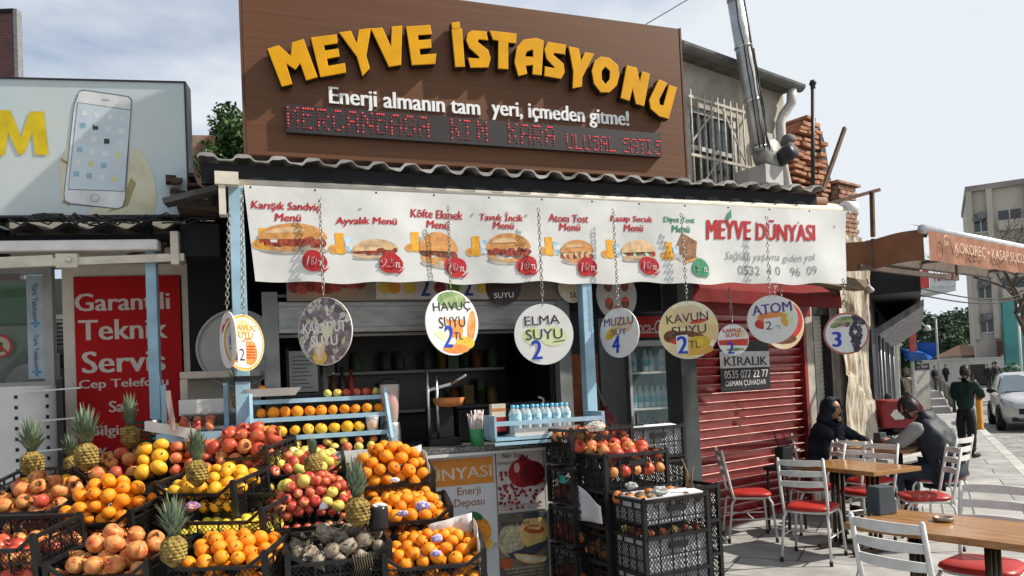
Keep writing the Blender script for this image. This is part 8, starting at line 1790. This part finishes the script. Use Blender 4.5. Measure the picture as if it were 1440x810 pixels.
for x in (0.0, .35, .75): mb = MB(); mb.tube([(x, -.5, 0), (x, -.5, 4.2)], .05, 8); mb.build('pole', whiteP, t)
# ------------------------------------------------ trees
def crown(mb, c, rad, n_, leaf, seed, clumps=14, fn=None):
    random.seed(seed); cl = []
    for k in range(clumps):
        while True:
            v = Vector((random.uniform(-1, 1), random.uniform(-1, 1), random.uniform(-1, 1)))
            if v.length < 1: break
        cl.append((Vector((v.x*rad[0], v.y*rad[1], v.z*rad[2]))*.8, random.uniform(.28, .5)))
    for i in range(n_):
        q, rr = random.choice(cl); d = Vector((random.gauss(0, 1), random.gauss(0, 1), random.gauss(0, 1))).normalized()*rr*(random.random()**.4)
        p = Vector(c)+q+Vector((d.x*rad[0], d.y*rad[1], d.z*rad[2])); a = Vector((random.gauss(0, 1), random.gauss(0, 1), random.gauss(0, .7))).normalized(); b_ = a.orthogonal().normalized(); b_ = (Matrix.Rotation(random.uniform(0, 6.28), 3, a) @ b_)*leaf*.45; a = a*leaf
        mb.poly([p-a*.5, p+b_*.5, p+a*.5, p-b_*.5])
def tree(name, p, h, rad, n_, leaf, seed, m, label, trunk=.15, cz=None, clumps=14):
    t = empty(name, p, 0, label, 'tree'); mb = MB(); cz = cz or h-rad[2]; random.seed(seed)
    mb.tube([(0, 0, 0), (.02*h, 0, h*.3), (0, .02*h, cz)], [trunk, trunk*.8, trunk*.4], 9)
    for k in range(7): a = k*2.4; z = cz*(.55+.06*k); mb.tube([(0, 0, z), (math.cos(a)*rad[0]*.35, math.sin(a)*rad[1]*.35, z+rad[2]*.35), (math.cos(a)*rad[0]*.7, math.sin(a)*rad[1]*.7, z+rad[2]*.6)], [trunk*.4, trunk*.25, trunk*.08], 6)
    mb.build('trunk', barkM, t); mb = MB(); crown(mb, (0, 0, cz), rad, n_, leaf, seed, clumps); mb.build('crown', m, t); return t
tl = [(1300, 90, 7.6, 'far green tree left of the others at the end of the street'), (1316, 96, 9.4, 'tall dark far tree behind the orange house'), (1331, 88, 7.4, 'round far tree in the middle of the grove'), (1346, 92, 8.6, 'dense far tree right of the round one'), (1360, 99, 9.6, 'far tree behind the tiled house'), (1376, 96, 8.2, 'far tree half behind the apartment tower'), (1322, 76, 5.2, 'low bushy tree over the garden wall')]
for i, (px, Y, h, lb) in enumerate(tl):
    p = at(px, 505, Y); tree('far_tree', (p.x, p.y, 0), h, (h*.40, h*.40, h*.36), 2600, .55, 100+i, leafDark, lb, .25, None, 26)
p = LF.M @ Vector((0, 0, 0)); pt = at(314, 215, 8.2); t = tree('roof_cypress', (pt.x, pt.y, 0), at(314, 152, 8.2).z, (.52, .40, .62), 5200, .075, 51, leafM, 'bushy green tree rising between the billboard and the brown sign', .09, None, 22)
bp_ = at(280, 205, 8.0); t = empty('brick_parapet', (bp_.x, bp_.y, 0), R(10), 'bit of red brick wall below the bushy green tree', 'wall'); mb = MB(); mb.box((-.14, 0, 0), (.16, .3, at(280, 190, 8.0).z)); mb.build('brickwork', brickM, t)
# brick block top left
a = at(-60, 108, 14); b_ = at(22, 14, 14); t = empty('brick_tower', (a.x, a.y, 0), 0, 'corner of a dark red brick building above the phone billboard', 'building'); br_ = bpy.data.materials.new('dark brick courses'); br_.use_nodes = True; n, l, bb = nodes(br_); c = n.new('ShaderNodeTexCoord'); mp = n.new('ShaderNodeMapping'); mp.inputs['Rotation'].default_value = (R(90), 0, 0); bk = n.new('ShaderNodeTexBrick'); bk.inputs['Scale'].default_value = 5; bk.inputs['Color1'].default_value = (.10, .03, .025, 1); bk.inputs['Color2'].default_value = (.16, .05, .04, 1); bk.inputs['Mortar'].default_value = (.03, .02, .02, 1); bk.inputs['Mortar Size'].default_value = .03; l.new(c.outputs['Object'], mp.inputs[0]); l.new(mp.outputs[0], bk.inputs['Vector']); l.new(bk.outputs[0], bb.inputs['Base Color'])
mb = MB(); mb.box((-2, 0, 0), (b_.x-a.x-.02, .1, b_.z-.05)); mb.build('wall', br_, t); mb = MB(); mb.box((b_.x-a.x-.02, -.05, 0), (b_.x-a.x+.05, .1, b_.z)); mb.build('corner_trim', greyMet, t)
mb = MB(); mb.box((-2, -.03, b_.z-.05), (b_.x-a.x-.02, .1, b_.z+.02)); mb.build('coping', darkM, t)
# bare tree at the right
def bare(p, h, seed, label):
    t = empty('bare_tree', p, 0, label, 'tree'); random.seed(seed); mb = MB(); tw_ = MB()
    def br(q, d, L_, r_, n_):
        e = q+d*L_; m_ = q+d*L_*.5+Vector((random.uniform(-1, 1), random.uniform(-1, 1), 0))*L_*.06; (mb if n_ > 3 else tw_).tube([q, m_, e], [r_, r_*.8, r_*.6], 6 if n_ > 3 else 4, cap=False)
        if n_ <= 0: return
        for k in range(3 if n_ > 1 else 4):
            a = Vector((random.gauss(0, 1), random.gauss(0, 1), random.gauss(.35, .6))).normalized(); br(q+d*L_*random.uniform(.55, 1), (d*.75+a*.75).normalized(), L_*random.uniform(.58, .8), max(.008, r_*.58), n_-1)
    br(Vector((0, 0, 0)), Vector((0, 0, 1)), h*.34, .16, 6); mb.build('trunk', barkM, t); tw_.build('crown', mat('bare twigs', (.075, .06, .05), .9), t); return t
p = at(1452, 560, 26); bare((p.x, p.y, 0), 8.6, 4, 'bare branched tree at the right edge in front of the apartment tower')
p = at(1418, 545, 32); t = empty('green_shrub', (p.x, p.y, 0), 0, 'dark green shrub behind the parked car', 'shrub'); mb = MB(); crown(mb, (0, 0, .75), (.8, .7, .8), 1500, .13, 61, 10); mb.build('foliage', leafM, t); mb = MB(); mb.tube([(0, 0, 0), (0, 0, .8)], .05, 7); mb.build('stem', barkM, t)
p = at(1268, 505, 22); t = empty('potted_tree', (p.x, p.y, 0), 0, 'leafy pot plant in front of the white columned porch', 'plant'); mb = MB(); crown(mb, (0, 0, 2.1), (.55, .5, .7), 1200, .12, 63, 9); mb.build('foliage', leafM, t); mb = MB(); mb.tube([(0, 0, .4), (0, 0, 2)], .04, 7); mb.lathe([(0, 0), (.2, 0), (.27, .45), (0, .42)], 14); mb.build('stem', barkM, t)
# ------------------------------------------------ parked car
cw = ground(1414, 605, -.13); SDv = SD; t = empty('parked_car', cw+SD*1.25+SN*.70, S.yaw-math.pi/2, 'silver white hatchback parked at the kerb, cut by the right picture edge', 'car')
carP = mat('silver white paint', (.50, .51, .52), .25, .04, 3, metal=.25, coat=.6)
# local: front at -y, x to the car's left as seen from the front; length 3.9
st_ = [(-1.95, .50, .62, .30), (-1.88, .68, .70, .24), (-1.6, .79, .82, .22), (-1.1, .82, .92, .20), (-.75, .83, .96, .20), (0, .84, .98, .20), (.8, .84, 1.0, .20), (1.5, .82, 1.02, .22), (1.85, .74, .98, .28), (1.93, .64, .8, .36)]
mb = MB(); mb.smooth = True; rows_ = []
for y, wd_, hz, zb in st_:
    half_ = [(wd_*.90, zb), (wd_*.985, zb+.14), (wd_, zb+(hz-zb)*.5), (wd_*.985, hz-.10), (wd_*.93, hz-.02), (wd_*.6, hz+.035), (0, hz+.05)]; rows_.append([(x, y, z) for x, z in half_]+[(-x, y, z) for x, z in half_[-2::-1]])
n_ = len(rows_[0]); vs = [p for r_ in rows_ for p in r_]; fs = [(i*n_+k, (i+1)*n_+k, (i+1)*n_+k+1, i*n_+k+1) for i in range(len(rows_)-1) for k in range(n_-1)]; fs += [tuple(range(n_)), tuple(range(len(vs)-1, len(vs)-n_-1, -1))]; fs += [(i*n_, i*n_+n_-1, (i+1)*n_+n_-1, (i+1)*n_) for i in range(len(rows_)-1)]
mb.add(vs, fs); mb.build('body', carP, t)
gs = [(-.98, .72, .94, .005), (-.35, .66, 1.40, 1), (.2, .66, 1.47, 1), (1.1, .64, 1.45, 1), (1.75, .60, 1.05, 1)]
mb = MB(); mb.smooth = True; vs = []
for y, wd_, z, _ in gs: vs += [(wd_*1.12, y, .97), (wd_*.98, y, z-.06), (wd_*.8, y, z), (0, y, z+.025), (-wd_*.8, y, z), (-wd_*.98, y, z-.06), (-wd_*1.12, y, .97)]
fs = [(i*7+k, i*7+7+k, i*7+8+k, i*7+1+k) for i in range(4) for k in range(6)]; mb.add(vs, fs, 0); mb.build('roof', carP, t)
ws = mat('windscreen', (.10, .14, .17), .06, .1, 1, spec=.9)
mb = MB(); mb.add([(-.74, -1.0, .99), (.74, -1.0, .99), (.60, -.36, 1.405), (-.60, -.36, 1.405)], [(0, 1, 2, 3)]); mb.build('windscreen', ws, t)
for s in (-1, 1):
    mb = MB(); mb.add([(s*.80, -.78, 1.0), (s*.80, .25, 1.0), (s*.672, .25, 1.40), (s*.672, -.30, 1.37)], [(0, 1, 2, 3)]); mb.add([(s*.80, .32, 1.0), (s*.78, 1.25, 1.0), (s*.66, 1.02, 1.38), (s*.672, .32, 1.40)], [(0, 1, 2, 3)]); mb.build('side_window', ws, t)
    mb = MB(); mb.sphere((s*.93, -.62, 1.02), .10, 12, 8, None, (1, .7, .75)); mb.bar((s*.8, -.6, .97), (s*.9, -.62, 1.0), .03); mb.build('mirror', blackM, t)
    mb = MB(); mb.add([(s*.60, -1.915, .60), (s*.76, -1.66, .66), (s*.80, -1.42, .80), (s*.70, -1.60, .80), (s*.55, -1.86, .72)], [(0, 1, 2, 3, 4)]); mb.warp(lambda x, y, z: (x*1.015, y-.015, z+.01)); mb.build('headlight', mat('headlight lens', (.45, .47, .5), .1, .2, 20, metal=.5), t)
    for y in (-1.22, 1.25):
        Mx = Matrix.Translation((s*.79, y, .30)) @ Matrix.Rotation(R(90), 4, 'Y'); mb = MB(); mb.lathe([(.19, -.09), (.28, -.095), (.305, -.06), (.305, .06), (.28, .095), (.19, .09)], 26, M=Mx); wh = mb.build('wheel', mat('tyre', (.02, .02, .02), .8), t); mb = MB(); mb.lathe([(0, -.05), (.06, -.07), (.19, -.08), (.2, .0), (.19, .08), (.06, .07), (0, .05)], 20, M=Mx); mb.build('rim', steel, wh)
        mb = MB(); pts = [(s*.842, y+.36*math.cos(a), .30+.36*math.sin(a)) for a in [math.pi*k/10 for k in range(11)]]; mb.tube(pts, .022, 6); mb.build('wheel_arch', blackM, t)
mb = MB(); mb.box((-.45, -1.975, .44), (.45, -1.93, .58)); mb.box((-.6, -1.95, .26), (.6, -1.86, .36)); mb.build('grille', blackM, t); mb = MB(); mb.box((-.26, -1.99, .36), (.26, -1.976, .46)); mb.build('number_plate', whiteP, t)
# ------------------------------------------------ scooter with a red box
p = Vector((5.03, 10.3, 0)); t = empty('delivery_scooter', p, R(172), 'parked black scooter carrying a large red delivery box', 'scooter'); t.scale = (.88, .95, .96)
for y, nm in ((-.62, 0), (.58, 0)):
    Mx = Matrix.Translation((0, y, .24)) @ Matrix.Rotation(R(90), 4, 'Y'); mb = MB(); mb.lathe([(.15, -.045), (.21, -.05), (.24, -.02), (.24, .02), (.21, .05), (.15, .045)], 24, M=Mx); wh = mb.build('wheel', mat('tyre', (.02, .02, .02), .8), t); mb = MB(); mb.lathe([(0, -.04), (.15, -.03), (.16, 0), (.15, .03), (0, .04)], 16, M=Mx); mb.build('rim', greyMet, wh)
scM = mat('scooter black', (.018, .02, .024), .3, .1, 8); scC = mat('scooter cream', (.40, .36, .27), .4, .1, 8)
mb = MB(); mb.smooth = True; mb.lathe([(0, -.3), (.14, -.28), (.19, -.1), (.18, .15), (.1, .3), (0, .32)], 16, (0, .38, .52), M=Matrix.Rotation(R(80), 4, 'X') @ Matrix.Diagonal((1, .9, 1.25, 1))); mb.build('rear_body', scC, t)
mb = MB(); mb.box((-.13, -.42, .26), (.13, .12, .33)); mb.bar((0, -.45, .3), (0, -.62, .95), .28, .07); mb.sphere((0, -.6, .42), .2, 14, 8, None, (.6, .9, .6)); mb.build('leg_shield', scM, t, bev=.01)
mb = MB(); mb.smooth = True; mb.sphere((0, .18, .79), .3, 16, 8, None, (.5, 1.15, .2)); mb.build('seat', mat('scooter seat', (.014, .014, .015), .5), t)
mb = MB(); mb.tube([(-.34, -.50, 1.02), (-.12, -.60, 1.02), (.12, -.60, 1.02), (.34, -.50, 1.02)], .018, 8); mb.sphere((0, -.66, .98), .12, 14, 8, None, (1, .8, .8)); mb.build('handlebar', blackM, t)
for s in (-1, 1): mb = MB(); mb.tube([(s*.22, -.56, 1.03), (s*.27, -.56, 1.2)], .008, 6); mb.lathe([(0, -.006), (.055, -.006), (.06, 0), (.055, .006), (0, .006)], 14, (s*.28, -.56, 1.24), M=Matrix.Rotation(R(90), 4, 'X')); mb.build('mirror', darkMet, t)
mb = MB(); mb.sphere((0, .70, .68), .1, 12, 8, None, (1, .5, .6)); mb.build('tail_light', mat('tail lens', (.35, .03, .03), .2), t); mb = MB(); mb.box((-.10, .74, .42), (.10, .75, .58)); mb.build('number_plate', whiteP, t); mb = MB(); mb.tube([(.16, .2, .28), (.18, .72, .32)], [.035, .05], 10); mb.build('exhaust', steel, t)
mb = MB(); mb.box((-.12, .3, .82), (.12, .7, .86)); mb.build('carrier', darkMet, t)
mb = MB(); mb.prism([(-.27, .87), (.27, .87), (.29, 1.13), (.21, 1.24), (-.21, 1.24), (-.29, 1.13)], .26, .76, 0); bx = mb.build('delivery_box', mat('box red', (.26, .03, .035), .45, .1, 5), t, bev=.02); mb = MB(); mb.lathe([(0, 0), (.095, 0), (.095, .003), (0, .003)], 6, (.06, .765, 1.05), M=Matrix.Rotation(R(-90), 4, 'X') @ Matrix.Diagonal((1.2, .8, 1, 1))); mb.sm = [False]*len(mb.sm); mb.build('badge', whiteP, bx)
